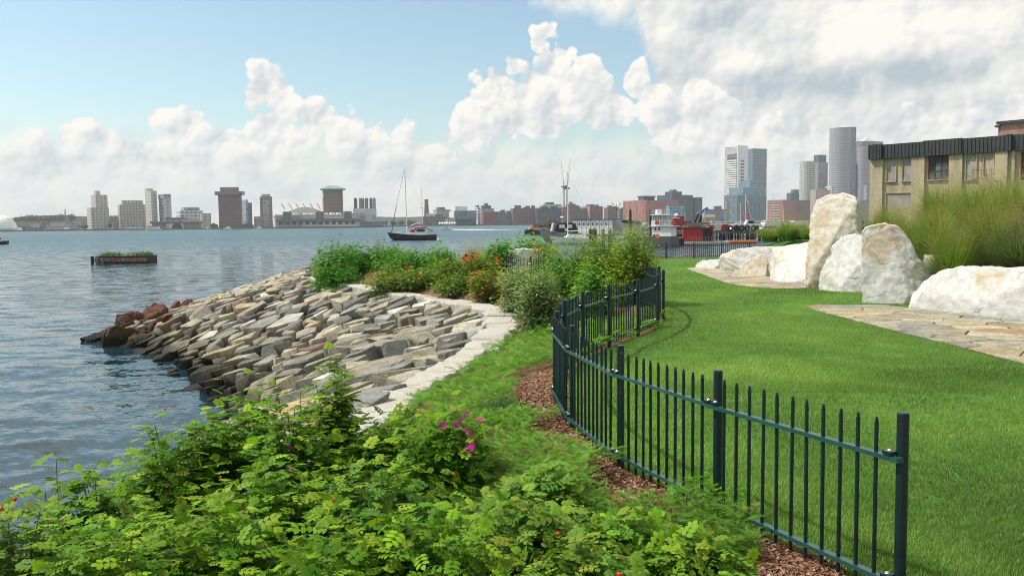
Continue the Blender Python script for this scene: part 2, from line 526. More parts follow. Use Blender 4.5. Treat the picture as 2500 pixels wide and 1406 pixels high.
Z = Z * (.7 + .45 * np.sin(X * .05 + Y * .083) * np.sin(Y * .031 + 1.0)) * np.clip((430 - RR) / 120, 0, 1)
V = np.stack([X, Y, Z + WATER_Z], -1).reshape(-1, 3)
i = np.arange(len(rr) * len(aa)).reshape(len(rr), len(aa))
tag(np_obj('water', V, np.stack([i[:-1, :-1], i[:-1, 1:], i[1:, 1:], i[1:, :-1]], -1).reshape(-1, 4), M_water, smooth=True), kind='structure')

# ------------------------------------------------------------------ stone bank (riprap)
def rock_mat(name, source='object', bscale=7.0, tide=True):
    m, t = new_mat(name)
    if source == 'object':
        base_c = t.n('ShaderNodeObjectInfo').outputs['Color']
    else:
        base_c = t.n('ShaderNodeVertexColor', layer_name='Col').outputs['Color']
    gp = t.n('ShaderNodeNewGeometry').outputs['Position']
    n1 = t.noise(gp, 2.6, 6, .65)
    n2 = t.noise(t.vm('MULTIPLY', gp, (1, 1, 2.5)), 15.0, 5, .7)
    col = t.vm('SCALE', base_c, scale=t.ramp(n1, .3, .7, .70, 1.20))
    col = t.vm('SCALE', col, scale=t.ramp(n2, .3, .75, .74, 1.25))
    col = t.vm('MULTIPLY', col, (.99, 1.0, .95))
    rust = t.ramp(t.noise(gp, 1.3, 4, .6), .60, .74)
    col = t.mix(t.m('MULTIPLY', rust, .25), col, (.36, .27, .16))
    rough = .85
    if tide:
        z = t.sep(gp)[2]
        zz = t.m('ADD', z, t.m('MULTIPLY', n1, .5))
        olive = t.ramp(zz, WATER_Z + .55, WATER_Z + 1.25, 1.0, 0.0)
        col = t.mix(t.m('MULTIPLY', olive, .72), col, (.085, .078, .030))
        black = t.ramp(zz, WATER_Z + .45, WATER_Z + .80, 1.0, 0.0)
        col = t.mix(t.m('MULTIPLY', black, .93), col, (.012, .012, .010))
    p = t.n('ShaderNodeBsdfPrincipled')
    t.l(col, p.inputs['Base Color'])
    p.inputs['Roughness'].default_value = rough
    p.inputs['Specular IOR Level'].default_value = .25
    b = t.n('ShaderNodeBump'); b.inputs['Strength'].default_value = 1.0; b.inputs['Distance'].default_value = .09
    t.l(t.m('ADD', t.noise(gp, bscale, 6, .7), t.m('MULTIPLY', n2, .5)), b.inputs['Height'])
    t.l(b.outputs[0], p.inputs['Normal'])
    finish(t, p.outputs[0])
    return m
M_stone = rock_mat('bank_stone')
M_stone_far = rock_mat('bank_stone_far', 'col')
NS = 12
capc = catmull([(x, y) for y, x in CAP], NS)
toec = catmull(TOE, NS)
def bank_pt(i, t):
    c, q = capc[i], toec[i]
    p = c + (q - c) * t
    return np.array([p[0], p[1], -.50 + (WATER_Z + .50) * (max(t, 0) ** 1.18 if t <= 1 else 1 + (t - 1) * 1.2)])
ts = np.linspace(-.06, 1.35, 16)
V = np.array([bank_pt(i, tt) - np.array([0, 0, .16]) for i in range(len(capc)) for tt in ts])
ii = np.arange(len(capc) * 16).reshape(len(capc), 16)
bank_base = tag(np_obj('stone_bank_base', V, np.stack([ii[:-1, :-1], ii[:-1, 1:], ii[1:, 1:], ii[1:, :-1]], -1).reshape(-1, 4), M_earth, smooth=True), kind='structure')

def hull_mesh(name, mat, r, flat=.0):
    pts = []
    for k in range(15):
        a = r.random() * 2 * math.pi
        q = .72 + .28 * r.random()
        zz = r.choice([-.5, .5]) * (.72 + .28 * r.random())
        pts.append((q * .5 * np.sign(math.cos(a)) * abs(math.cos(a)) ** .6, q * .5 * np.sign(math.sin(a)) * abs(math.sin(a)) ** .6, zz))
    bm = bmesh.new()
    for q in pts: bm.verts.new(q)
    res = bmesh.ops.convex_hull(bm, input=bm.verts)
    bmesh.ops.delete(bm, geom=[g for g in res['geom_interior'] if isinstance(g, bmesh.types.BMVert)], context='VERTS')
    bmesh.ops.dissolve_limit(bm, angle_limit=R(14), verts=bm.verts, edges=bm.edges)
    bmesh.ops.bevel(bm, geom=list(bm.edges), offset=.018, segments=1, affect='EDGES')
    bmesh.ops.triangulate(bm, faces=bm.faces)
    me = bpy.data.meshes.new(name); bm.to_mesh(me); bm.free()
    me.materials.append(mat)
    return me
sr = np.random.default_rng(11)
stone_meshes = [hull_mesh('stone', M_stone, sr) for _ in range(26)]
PAL = [((.38, .345, .275), 24), ((.47, .42, .32), 17), ((.31, .29, .25), 18), ((.54, .45, .30), 8), ((.50, .37, .21), 3), ((.17, .165, .16), 10), ((.23, .205, .195), 9), ((.30, .30, .285), 9),
       ((.42, .43, .41), 4), ((.30, .19, .15), 2), ((.58, .56, .50), 5), ((.36, .32, .27), 3)]
pw = np.array([w for _, w in PAL], float); pw /= pw.sum()
placed, cand = [], []
grid = {}
for attempt in range(40000):
    i = sr.random() * (len(capc) - 1.001); i0 = int(i)
    tt = sr.random() * 1.13 + .005
    P = bank_pt(i0, tt) * (1 - (i - i0)) + bank_pt(i0 + 1, tt) * (i - i0)
    if P[1] < 7.5: continue
    big = .78 if P[1] < 20 else .92
    L = (.55 + 1.0 * sr.random() ** 1.2) * (1.05 if P[1] < 21 else .95)
    if tt < .028: continue
    Wd = L * (.58 + .50 * sr.random())
    # direction up the slope, swung a little
    g = np.array([capc[i0][0] - toec[i0][0], capc[i0][1] - toec[i0][1]])
    tan = capc[i0 + 1] - capc[i0]; nrm = np.array([tan[1], -tan[0]]); nrm /= np.linalg.norm(nrm) + 1e-9
    g = g / np.linalg.norm(g) * .5 + nrm * .5
    ang = math.atan2(g[1], g[0]) + sr.normal(0, .30)
    ca, sa = math.cos(ang), math.sin(ang)
    ok = True
    cell = (int(P[0] // 1.9), int(P[1] // 1.9))
    for cx_ in (-1, 0, 1):
        for cy_ in (-1, 0, 1):
            for (Q, L2, W2, a2) in grid.get((cell[0] + cx_, cell[1] + cy_), ()):
                ddx, ddy = P[0] - Q[0], P[1] - Q[1]
                e1 = (ddx * ca + ddy * sa) / (.5 * (L + L2)); e2 = (-ddx * sa + ddy * ca) / (.5 * (Wd + W2))
                if e1 * e1 + e2 * e2 < .66:
                    ok = False; break
            if not ok: break
        if not ok: break
    if not ok: continue
    grid.setdefault(cell, []).append((P, L, Wd, ang))
    placed.append((P, L, Wd, ang, i0, tt))
revet = thing('stone_bank', 'sloping bank of jumbled tan and grey stones running down to the water', 'stone bank', (-6.0, 22.0, -1.5))
revet_inv = Matrix.Translation((6.0, -22.0, 1.5))
placed.sort(key=lambda q: q[1] * -1 / max(q[0][1], 8) ** 1.1)
far_v, far_f, far_c, off = [], [], [], 0
for k, (P, L, Wd, ang, i0, tt) in enumerate(placed):
    e = .02
    up = (bank_pt(i0, max(tt - e, 0)) - bank_pt(i0, tt + e)); up /= np.linalg.norm(up)
    along = np.append(capc[i0 + 1] - capc[i0], 0); along /= np.linalg.norm(along) + 1e-9
    nz = Vector(np.cross(up, along)); nz = nz if nz.z > 0 else -nz
    nz = (nz.normalized() + Vector((sr.normal(0, .065), sr.normal(-.04, .07), 0))).normalized()
    xx = Vector((math.cos(ang), math.sin(ang), 0)); xx = (xx - nz * xx.dot(nz)).normalized(); yy = nz.cross(xx)
    th = .42 + .25 * sr.random()
    M3 = Matrix((xx * L, yy * Wd, nz * th)).transposed().to_4x4()
    Mw = Matrix.Translation(Vector(P) + nz * (-.5 * th + .15 + .055 * sr.random())) @ M3
    col = np.array(PAL[sr.choice(len(PAL), p=pw)][0]) * (.85 + .3 * sr.random())
    me = stone_meshes[sr.integers(len(stone_meshes))]
    if k < 300:
        o = link(bpy.data.objects.new('stone', me), revet)
        o.matrix_parent_inverse = revet_inv
        o.matrix_world = Mw
        o.matrix_basis = Mw
        o.color = (*col, 1)
    else:
        vv = np.array([Mw @ v.co - Vector((-6.0, 22.0, -1.5)) for v in me.vertices])
        far_v.append(vv); far_c.append(np.tile(col, (len(vv), 1)))
        far_f += [[q + off for q in pl.vertices] for pl in me.polygons]
        off += len(vv)
if far_v:
    tag(np_obj('farther_stones', np.concatenate(far_v), np.array(far_f), M_stone_far, revet, np.concatenate(far_c)), kind='stuff')
N_STONES = len(placed)
print('stones', N_STONES)

# ------------------------------------------------------------------ slabs
def slab_verts(poly, z_top, thick, bev, zf=None):
    """Flat stone with a rough outline and worn edge; poly counter-clockwise in plan."""
    P = np.array(poly)
    c = P.mean(0)
    d = P - c
    Ln = np.linalg.norm(d, axis=1)[:, None] + 1e-9
    inn = P - d / Ln * np.minimum(bev, Ln * .4)
    n = len(P)
    z = np.array([z_top + (zf(*q) if zf else 0) for q in P])
    V = [(*P[i], z[i] - thick) for i in range(n)] + [(*P[i], z[i] - bev * .8) for i in range(n)] + [(*inn[i], z[i]) for i in range(n)]
    Fs = [[(i), (i + 1) % n, n + (i + 1) % n, n + i] for i in range(n)] + [[n + i, n + (i + 1) % n, 2 * n + (i + 1) % n, 2 * n + i] for i in range(n)] + [list(range(2 * n, 3 * n))]
    return V, Fs
def granite(name, base, tan, amount, bump=.8):
    m, t = new_mat(name)
    oc = t.n('ShaderNodeNewGeometry').outputs['Position']
    n1 = t.noise(oc, 1.1, 6, .6); n2 = t.noise(oc, 9.0, 6, .7); n3 = t.noise(t.vm('MULTIPLY', oc, (1.2, 1.2, 4.0)), 3.2, 7, .72)
    col = t.mix(t.m('MULTIPLY', t.ramp(n1, .50, .68), amount), base, tan)
    col = t.vm('SCALE', col, scale=t.ramp(n2, .28, .72, .84, 1.08))
    col = t.mix(t.ramp(n3, .62, .80, 0.0, .5), col, tuple(.42 * b for b in base))
    # hairline fractures running through the stone
    wv = t.vm('ADD', oc, t.vm('SCALE', t.noise(oc, 2.4, 4, .6, out=1), scale=.55))
    vd = t.n('ShaderNodeTexVoronoi', feature='DISTANCE_TO_EDGE'); t.l(wv, vd.inputs['Vector']); vd.inputs['Scale'].default_value = 1.15
    crack = t.m('MULTIPLY', t.ramp(vd.outputs['Distance'], .006, .022, 1.0, 0.0), t.ramp(t.noise(oc, 1.3, 2, .5), .50, .60))
    col = t.mix(t.m('MULTIPLY', crack, .36), col, tuple(.30 * q for q in tan))
    p = t.n('ShaderNodeBsdfPrincipled')
    t.l(col, p.inputs['Base Color']); p.inputs['Roughness'].default_value = .9; p.inputs['Specular IOR Level'].default_value = .2
    b = t.n('ShaderNodeBump'); b.inputs['Strength'].default_value = bump; b.inputs['Distance'].default_value = .06
    t.l(t.m('SUBTRACT', t.m('ADD', t.m('MULTIPLY', n2, .6), t.m('MULTIPLY', n3, .7)), t.m('MULTIPLY', crack, .9)), b.inputs['Height']); t.l(b.outputs[0], p.inputs['Normal'])
    finish(t, p.outputs[0])
    return m
M_white = granite('white_granite', (.60, .59, .57), (.50, .40, .26), .85, .35)
M_cap = granite('kerb_granite', (.47, .45, .40), (.40, .35, .27), .5, .7)
M_tan = granite('tan_granite', (.56, .51, .43), (.44, .34, .21), .95, .40)

kerb = thing('granite_kerb', 'pale granite kerb curving along the top of the stone bank', 'kerb', (-.9, 16, -.5))
cl = catmull([(x, y) for y, x in CAP], 30)
cl = cl[(cl[:, 1] > 6.5) & (cl[:, 1] < 37)]
seg = np.concatenate([[0], np.cumsum(np.linalg.norm(np.diff(cl, axis=0), axis=1))])
kr = np.random.default_rng(5)
s0 = 0.0
while s0 < seg[-1] - .5:
    Lk = 1.0 + .95 * kr.random()
    s1 = min(s0 + Lk, seg[-1])
    q = np.linspace(s0 + .018, s1 - .018, 9)
    mid = np.stack([np.interp(q, seg, cl[:, 0]), np.interp(q, seg, cl[:, 1])], 1)
    tg = np.gradient(mid, axis=0); tg /= np.linalg.norm(tg, axis=1)[:, None]
    nm = np.stack([tg[:, 1], -tg[:, 0]], 1)                      # towards the land
    wi = .43 + .12 * kr.random() + (.14 if 16 < mid[4, 1] < 25 else 0)
    j = kr.normal(0, .035, (9, 1)); j2 = kr.normal(0, .035, (9, 1))
    a = mid + nm * (j - .05 - .06 * kr.random()); b = mid + nm * (wi + j2)
    poly = np.concatenate([a, b[::-1]])
    poly = poly if np.sum(poly[:, 0] * np.roll(poly[:, 1], -1) - np.roll(poly[:, 0], -1) * poly[:, 1]) > 0 else poly[::-1]
    Vs, Fs = slab_verts(poly - np.array([-.9, 16]), .12 + .05 * kr.random() + (.06 if mid[4, 1] > 21 else 0), .46, .05)
    np_obj('kerb_stone', Vs, Fs, M_cap, kerb)
    s0 = s1

# ------------------------------------------------------------------ flagstone paths
def clip_poly(subject, clip):
    """Subject polygon clipped by convex ccw clip polygon."""
    out = list(subject)
    for i in range(len(clip)):
        a, b = clip[i], clip[(i + 1) % len(clip)]
        inp, out = out, []
        if not inp: break
        def inside(p): return (b[0] - a[0]) * (p[1] - a[1]) - (b[1] - a[1]) * (p[0] - a[0]) >= 0
        for k in range(len(inp)):
            p, q = inp[k - 1], inp[k]
            ip, iq = inside(p), inside(q)
            if ip != iq:
                d1 = (b[0] - a[0]) * (p[1] - a[1]) - (b[1] - a[1]) * (p[0] - a[0])
                d2 = (b[0] - a[0]) * (q[1] - a[1]) - (b[1] - a[1]) * (q[0] - a[0])
                s = d1 / (d1 - d2)
                out.append((p[0] + (q[0] - p[0]) * s, p[1] + (q[1] - p[1]) * s))
            if iq: out.append(q)
    return out
def voronoi_cells(pts, box):
    x0, x1, y0, y1 = box
    cells = []
    P = np.array(pts)
    for i, p in enumerate(P):
        cell = [(x0, y0), (x1, y0), (x1, y1), (x0, y1)]
        d = np.linalg.norm(P - p, axis=1)
        for j in np.argsort(d)[1:22]:
            q = P[j]; mid = (p + q) / 2; n = q - p
            out = []
            for k in range(len(cell)):
                a, b = np.array(cell[k - 1]), np.array(cell[k])
                da, db = np.dot(a - mid, n), np.dot(b - mid, n)
                if (da <= 0) != (db <= 0):
                    s = da / (da - db); out.append(tuple(a + (b - a) * s))
                if db <= 0: out.append(tuple(b))
            cell = out
            if len(cell) < 3: break
        cells.append(cell)
    return cells
def area(P):
    P = np.array(P); return .5 * np.sum(P[:, 0] * np.roll(P[:, 1], -1) - np.roll(P[:, 0], -1) * P[:, 1])
M_flag = rock_mat('flagstone', 'object', 9.0, tide=False)
M_joint = ground_mat('sandy_joint', (.20, .17, .12), (.14, .12, .085), (.10, .10, .06), 2.0, .5)
fr = np.random.default_rng(21)
FLAG = [(.46, .41, .31), (.50, .45, .34), (.42, .39, .32), (.54, .47, .34), (.48, .34, .21), (.37, .36, .33), (.52, .42, .28), (.45, .40, .30)]
def path(name, region, cell, z):
    P = np.array(region)
    ys_ = np.array([[x, y, float(ground_z(x, y)) + .006] for x, y in region])
    base = tag(np_obj(name, ys_, [list(range(len(region)))], M_joint), kind='structure')
    box = (P[:, 0].min() - 2, P[:, 0].max() + 2, P[:, 1].min() - 2, P[:, 1].max() + 2)
    pts = []
    for _ in range(9000):
        q = (box[0] + fr.random() * (box[1] - box[0]), box[2] + fr.random() * (box[3] - box[2]))
        dmin = cell * (.62 + .5 * fr.random())
        if all(((q[0] - a) * .8) ** 2 + ((q[1] - b) * 1.0) ** 2 > dmin * dmin for a, b in pts): pts.append(q)
    for c in voronoi_cells(pts, box):
        if len(c) < 3: continue
        if area(c) < 0: c = c[::-1]
        g = clip_poly(region, c)
        if len(g) < 3 or abs(area(g)) < .006: continue
        if area(g) < 0: g = g[::-1]
        g = np.array(g); ctr = g.mean(0)
        dd = g - ctr; ln = np.linalg.norm(dd, axis=1)[:, None] + 1e-9
        g = ctr + dd / ln * np.maximum(ln - .014 - .012 * fr.random(), ln * .6)
        # break long edges a little
        h = []
        for k in range(len(g)):
            a, b = g[k], g[(k + 1) % len(g)]
            h.append(a)
            if np.linalg.norm(b - a) > .22: h.append((a + b) / 2 + fr.normal(0, .012, 2))
        Vs, Fs = slab_verts(np.array(h), z + .022 + .008 * fr.random(), .03, .01, lambda x, y: float(ground_z(x, y)))
        o = np_obj('flagstone', Vs, Fs, M_flag, base)
        o.color = (*(np.array(FLAG[fr.integers(len(FLAG))]) * (.85 + .3 * fr.random())), 1)
    return base
near_path = [(6.35, 9.0), (6.38, 11.2), (6.3, 13.2), (6.22, 14.6), (6.15, 16.2), (6.08, 17.8), (6.12, 18.75), (6.5, 18.95), (7.9, 18.9), (8.0, 18.2), (9.0, 15.2), (12.5, 14.4), (12.5, 9.0)][::-1]
if area(near_path) < 0: near_path = near_path[::-1]
path('flagstone_path', near_path, .62, 0)
far_path = [(6.9, 23.7), (6.45, 24.3), (6.2, 25.8), (6.3, 28), (6.42, 30), (6.5, 32), (6.62, 34.2), (7.1, 34.6), (8.2, 33), (8.2, 24.2), (7.7, 23.6)][::-1]
if area(far_path) < 0: far_path = far_path[::-1]
path('farther_flagstone_path', far_path, .75, 0)

def in_poly(x, y, poly):
    x = np.asarray(x); y = np.asarray(y)
    c = np.zeros(x.shape, bool)
    n = len(poly)
    for i in range(n):
        (x1, y1), (x2, y2) = poly[i], poly[i - 1]
        hit = ((y1 > y) != (y2 > y)) & (x < (x2 - x1) * (y - y1) / (y2 - y1 + 1e-12) + x1)
        c ^= hit
    return c

# ------------------------------------------------------------------ white boulders
def rough_skin(V, Fq, seed, rough, voxel=.045, planes=12):
    """Even skin over a rough shape, broken up along its normals like split granite."""
    tmp = bpy.data.objects.new('tmp', np_mesh('tmp', V, Fq))
    COL.objects.link(tmp)
    md = tmp.modifiers.new('skin', 'REMESH'); md.mode = 'VOXEL'; md.voxel_size = voxel
    dg = bpy.context.evaluated_depsgraph_get()
    me = bpy.data.meshes.new_from_object(tmp.evaluated_get(dg))
    bpy.data.objects.remove(tmp)
    n = len(me.vertices)
    co = np.empty(n * 3, np.float32); me.vertices.foreach_get('co', co); co = co.reshape(-1, 3)
    r = np.random.default_rng(seed + 900)
    ctr_ = (co.max(0) + co.min(0)) / 2; half = (co.max(0) - co.min(0)) / 2
    for _ in range(planes):         # split faces
        az_ = r.random() * 2 * math.pi
        nv = np.array([math.cos(az_) * .28, math.copysign(.7 + .3 * abs(math.sin(az_)), math.sin(az_)), r.normal(.10, .20)])
        if nv[1] > 0 and r.random() < .5: nv[1] = -nv[1]
        nv /= np.linalg.norm(nv)
        e = (co - ctr_) @ nv
        lim = np.quantile(e, .90 - .18 * r.random())
        co = co - np.clip(e - lim, 0, None)[:, None] * nv * .96
    me.vertices.foreach_set('co', co.astype(np.float32).ravel()); me.update()
    no = np.array([v.normal for v in me.vertices])
    sd = Vector((seed * 3.7, seed * 1.3, 0))
    h = np.empty(n)
    for k in range(n):
        vv = Vector(co[k])
        st = (vv.z + .6 * vv.x + .3 * mnoise.noise(vv * 1.1 + sd)) * 3.1
        h[k] = mnoise.fractal(vv * 2.0 + sd, 1.0, 2.1, 4) * .014 + mnoise.fractal(vv * 8.0 + sd, .75, 2.2, 3) * .012 + mnoise.ridged_multi_fractal(vv * 1.7 + sd, 1.0, 2.1, 3, 1.0, 2.0) * .016 - .02
        h[k] += ((st - math.floor(st)) ** 2) * .022
    co = co + no * (h * rough)[:, None]
    Fo = [list(p.vertices) for p in me.polygons]
    Fo = np.array(Fo) if all(len(f) == 4 for f in Fo) else Fo
    bpy.data.meshes.remove(me)
    return co, Fo
def boulder(name, label, outline, plane, depth, mat, seed, lean=0.0, rough=1.0, planes=12):
    """A quarried block: outline of its face as points of the photograph at Y metres, its own depth behind that, cut by flat breaks."""
    r = np.random.default_rng(seed)
    (xa, ya), (xb, yb) = plane
    ax_ = np.array([xb - xa, yb - ya]); ax_ /= np.linalg.norm(ax_)
    bk_ = np.array([-ax_[1], ax_[0]])                     # away from us, into the bank
    if bk_[1] < -.2 and bk_[0] < 0: bk_ = -bk_
    xz = []
    for px, py in outline:
        d = direction(px, py)
        s = (xa * bk_[0] + ya * bk_[1]) / (d.x * bk_[0] + d.y * bk_[1])
        xz.append(((d.x * s - xa) * ax_[0] + (d.y * s - ya) * ax_[1], CAM_Z + d.z * s))
    xz = np.array(xz)
    xz[:, 0] = xz[:, 0].mean() + (xz[:, 0] - xz[:, 0].mean()) * 1.09
    xz[:, 1] += np.clip(xz[:, 1] - .3, 0, None) * .035
    mid_ = np.array([xa, ya]) + ax_ * xz[:, 0].mean()
    base_z = min(float(ground_z(mid_[0], mid_[1])), .05) - .12
    # resample the outline
    cl_ = np.concatenate([xz, xz[:1]])
    sg = np.concatenate([[0], np.cumsum(np.linalg.norm(np.diff(cl_, axis=0), axis=1))])
    n = 84
    q = np.linspace(0, sg[-1], n, endpoint=False)
    ring = np.stack([np.interp(q, sg, cl_[:, 0]), np.interp(q, sg, cl_[:, 1])], 1)
    ring[:, 1] = np.where(ring[:, 1] < base_z + .30, base_z - .45, ring[:, 1])
    ctr = np.array([ring[:, 0].mean(), (ring[:, 1].min() + ring[:, 1].max()) / 2])
    ctr_l = np.array([ctr[0], base_z])
    V, Fq = [], []
    K = 22
    fr_ = [.25, .5, .72, .88]
    def ring_at(s, yo):
        rg = ctr + (ring - ctr) * s
        return np.stack([rg[:, 0] + lean * yo, np.full(n, yo), rg[:, 1]], 1)
    rings = []
    for s in fr_: rings.append(ring_at(s * .93, -.5 * depth))
    for k in range(K):
        w = -1 + 2 * k / (K - 1)
        s = (1 - abs(w) ** 5) ** .30 if abs(w) < 1 else 0.0
        rings.append(ring_at(.93 + .07 * s if w < 0 else (.80 + .20 * s), w * .5 * depth))
    for s in fr_[::-1]: rings.append(ring_at(s * .80, .5 * depth))
    V = np.concatenate(rings)
    nr = len(rings)
    i = np.arange(nr * n).reshape(nr, n)
    j = np.roll(i, -1, axis=1)
    Fq = np.stack([i[:-1], i[1:], j[1:], j[:-1]], -1).reshape(-1, 4).tolist()
    Fq += [list(i[0]), list(i[-1][::-1])]
    c3 = np.array([ctr[0], 0, ctr[1]])
    size = np.array([np.ptp(ring[:, 0]), depth, np.ptp(ring[:, 1])])
    out = rough_skin(V, Fq, seed, rough, voxel=max(.045, size.max() / 56), planes=planes)
    out, Fq = out
    loc = Vector((*(np.array([xa, ya]) + ax_ * ctr[0] + bk_ * depth * .5), base_z))
    lu, lv = out[:, 0] - ctr[0], out[:, 1]
    out = np.stack([lu * ax_[0] + lv * bk_[0], lu * ax_[1] + lv * bk_[1], out[:, 2] - base_z], 1)
    o = np_obj(name, out, Fq, mat)
    o.location = loc
    return tag(o, label, 'boulder')
boulder('boulder', 'low flat white rock at the far end of the boulder row', [(1678, 655), (1682, 641), (1700, 638), (1745, 634), (1760, 640), (1760, 664), (1690, 663)], ((6.6, 34.6), (7.6, 33.4)), 1.0, M_white, 1)
boulder('boulder', 'rounded white boulder beside the low flat end rock', [(1728, 666), (1727, 640), (1738, 622), (1765, 612), (1815, 606), (1856, 608), (1864, 640), (1864, 672), (1790, 670)], ((6.95, 31.6), (8.3, 30.0)), 1.6, M_white, 2)
boulder('boulder', 'small tan cracked boulder in front of a rounded white one', [(1798, 670), (1802, 650), (1822, 634), (1852, 622), (1862, 624), (1862, 680), (1830, 678)], ((7.1, 29.6), (7.75, 28.9)), .5, M_tan, 3, planes=8)
boulder('boulder', 'long white block leaning against the tallest boulder', [(1855, 688), (1856, 622), (1862, 607), (1925, 595), (1940, 590), (1985, 586), (1992, 706), (1960, 706), (1925, 698), (1880, 692)], ((7.40, 27.4), (8.0, 24.2)), 1.3, M_white, 4, planes=5)
boulder('boulder', 'tall upright cream boulder, the highest of the row', [(1962, 710), (1964, 640), (1960, 560), (1961, 512), (1970, 492), (2000, 481), (2030, 476), (2062, 484), (2071, 500), (2070, 540), (2077, 585), (2080, 640), (2086, 712)], ((7.6, 24.0), (8.4, 23.3)), 1.0, M_tan, 5, rough=1.3, planes=7)
boulder('boulder', 'broad white boulder set against the foot of the tallest one', [(1985, 712), (1992, 660), (2010, 600), (2030, 580), (2055, 578), (2085, 594), (2105, 618), (2100, 680), (2097, 722), (2060, 718)], ((7.6, 23.2), (8.45, 22.0)), .9, M_white, 6, planes=7)
boulder('boulder', 'thin cream sliver of rock wedged between two upright boulders', [(2096, 724), (2096, 650), (2100, 620), (2112, 606), (2124, 620), (2124, 680), (2116, 728)], ((8.25, 22.0), (8.40, 21.2)), .8, M_tan, 7, planes=6)
boulder('boulder', 'slanting white boulder with a shaded grey face behind the grass tongue', [(2116, 756), (2113, 640), (2114, 580), (2120, 560), (2168, 552), (2196, 558), (2218, 583), (2246, 640), (2284, 662), (2290, 756)], ((7.8, 19.1), (8.7, 18.8)), 1.2, M_white, 8, lean=.10, planes=6)
boulder('boulder', 'low cream boulder lying behind the slanting grey-faced one', [(2235, 700), (2240, 628), (2270, 628), (2330, 652), (2352, 672), (2352, 720)], ((8.7, 19.9), (9.9, 18.9)), .9, M_tan, 9, planes=7)
boulder('boulder', 'huge long white boulder beside the flagstones, nearest of the row', [(2172, 762), (2178, 722), (2206, 692), (2248, 664), (2300, 654), (2360, 666), (2430, 654), (2520, 660), (2570, 690), (2580, 812), (2500, 806), (2400, 796), (2330, 786), (2270, 778), (2200, 768)], ((7.65, 18.1), (8.75, 14.7)), 1.6, M_white, 10, rough=1.15, planes=9)
boulder('boulder', 'white flat-topped rock behind the fence beside the orange flowers', [(1228, 658), (1236, 624), (1250, 612), (1280, 609), (1320, 613), (1336, 658)], ((-.3, 36.0), (1.6, 36.0)), 1.4, M_white, 11, planes=6)
# red boulders at the water end of the bank
M_red = rock_mat('red_rock')
rb = [(300, 838, 34.0, 1.5, 1.0, .9), (265, 828, 35.0, 1.3, .9, .8), (345, 812, 36.0, 1.5, 1.1, .9), (325, 792, 37.5, 1.5, 1.1, .8), (385, 790, 37.0, 1.9, 1.4, 1.0), (400, 770, 38.5, 1.7, 1.2, .9), (365, 825, 34.5, 1.2, .9, .7), (430, 765, 39.5, 1.5, 1.1, .8), (238, 836, 35.4, 1.0, .8, .5), (470, 785, 35.5, 1.6, 1.1, .8), (285, 812, 36.5, 1.2, .9, .8), (350, 840, 33.4, 1.3, .9, .6), (420, 800, 35.0, 1.4, 1.0, .8), (450, 752, 40.5, 1.4, 1.0, .8)]
red_meshes = []
for k in range(4):
    src = stone_meshes[k * 6 + 1]
    vv = np.array([v.co for v in src.vertices]) * np.array([1.6, 1.2, 1.0])
    co, fo = rough_skin(vv, [list(p.vertices) for p in src.polygons], 60 + k, 2.6, voxel=.06)
    red_meshes.append(np_mesh('red_rock', co / np.array([1.6, 1.2, 1.0]), fo, M_red))
RED_LABELS = ['reddish boulder in the dark wet pile near the tip of the bank', 'blackish boulder at the very tip of the bank', 'red boulder in the middle of the heap at the bank tip', 'red boulder on the outer top of the heap', 'largest red boulder, on top of the heap at the bank tip', 'red boulder behind the largest one', 'dark reddish boulder at the water line below the heap', 'red-brown boulder farthest back in the heap', 'small dark boulder awash at the tip', 'red-brown boulder where the heap meets the tan stones', 'dark boulder on the outer side of the heap above the tip', 'blackish boulder at the water line right of the tip', 'red boulder at the foot of the largest one', 'small red boulder against the skyline of the bank']
for k, (px, py, Yb, L, Wd, th) in enumerate(rb):
    o = link(bpy.data.objects.new('red_boulder', red_meshes[k % 4]))
    o.location = at(px, py, Yb)
    o.scale = (L * 1.15, Wd * 1.3, th * 1.5)
    o.rotation_euler = (.35 * math.sin(k * 2.1), .3 * math.cos(k * 1.7), .5 + k * 1.1)
    o.color = (*[(.13, .055, .038), (.16, .066, .044), (.075, .038, .030), (.19, .078, .048)][k % 4], 1)
    tag(o, RED_LABELS[k], 'boulder', 'red boulders at the tip of the stone bank')
o = link(bpy.data.objects.new('wet_rock', stone_meshes[3])); o.location = on(480, 1062, WATER_Z); o.scale = (.42, .34, .3); o.color = (.02, .02, .02, 1)
tag(o, 'small black wet rock awash just off the stone bank', 'rock')
o = link(bpy.data.objects.new('wet_rock', stone_meshes[8])); o.location = on(215, 828, WATER_Z); o.scale = (.5, .3, .22); o.color = (.02, .02, .02, 1)
tag(o, 'flat black rock just breaking the water off the red boulders', 'rock')
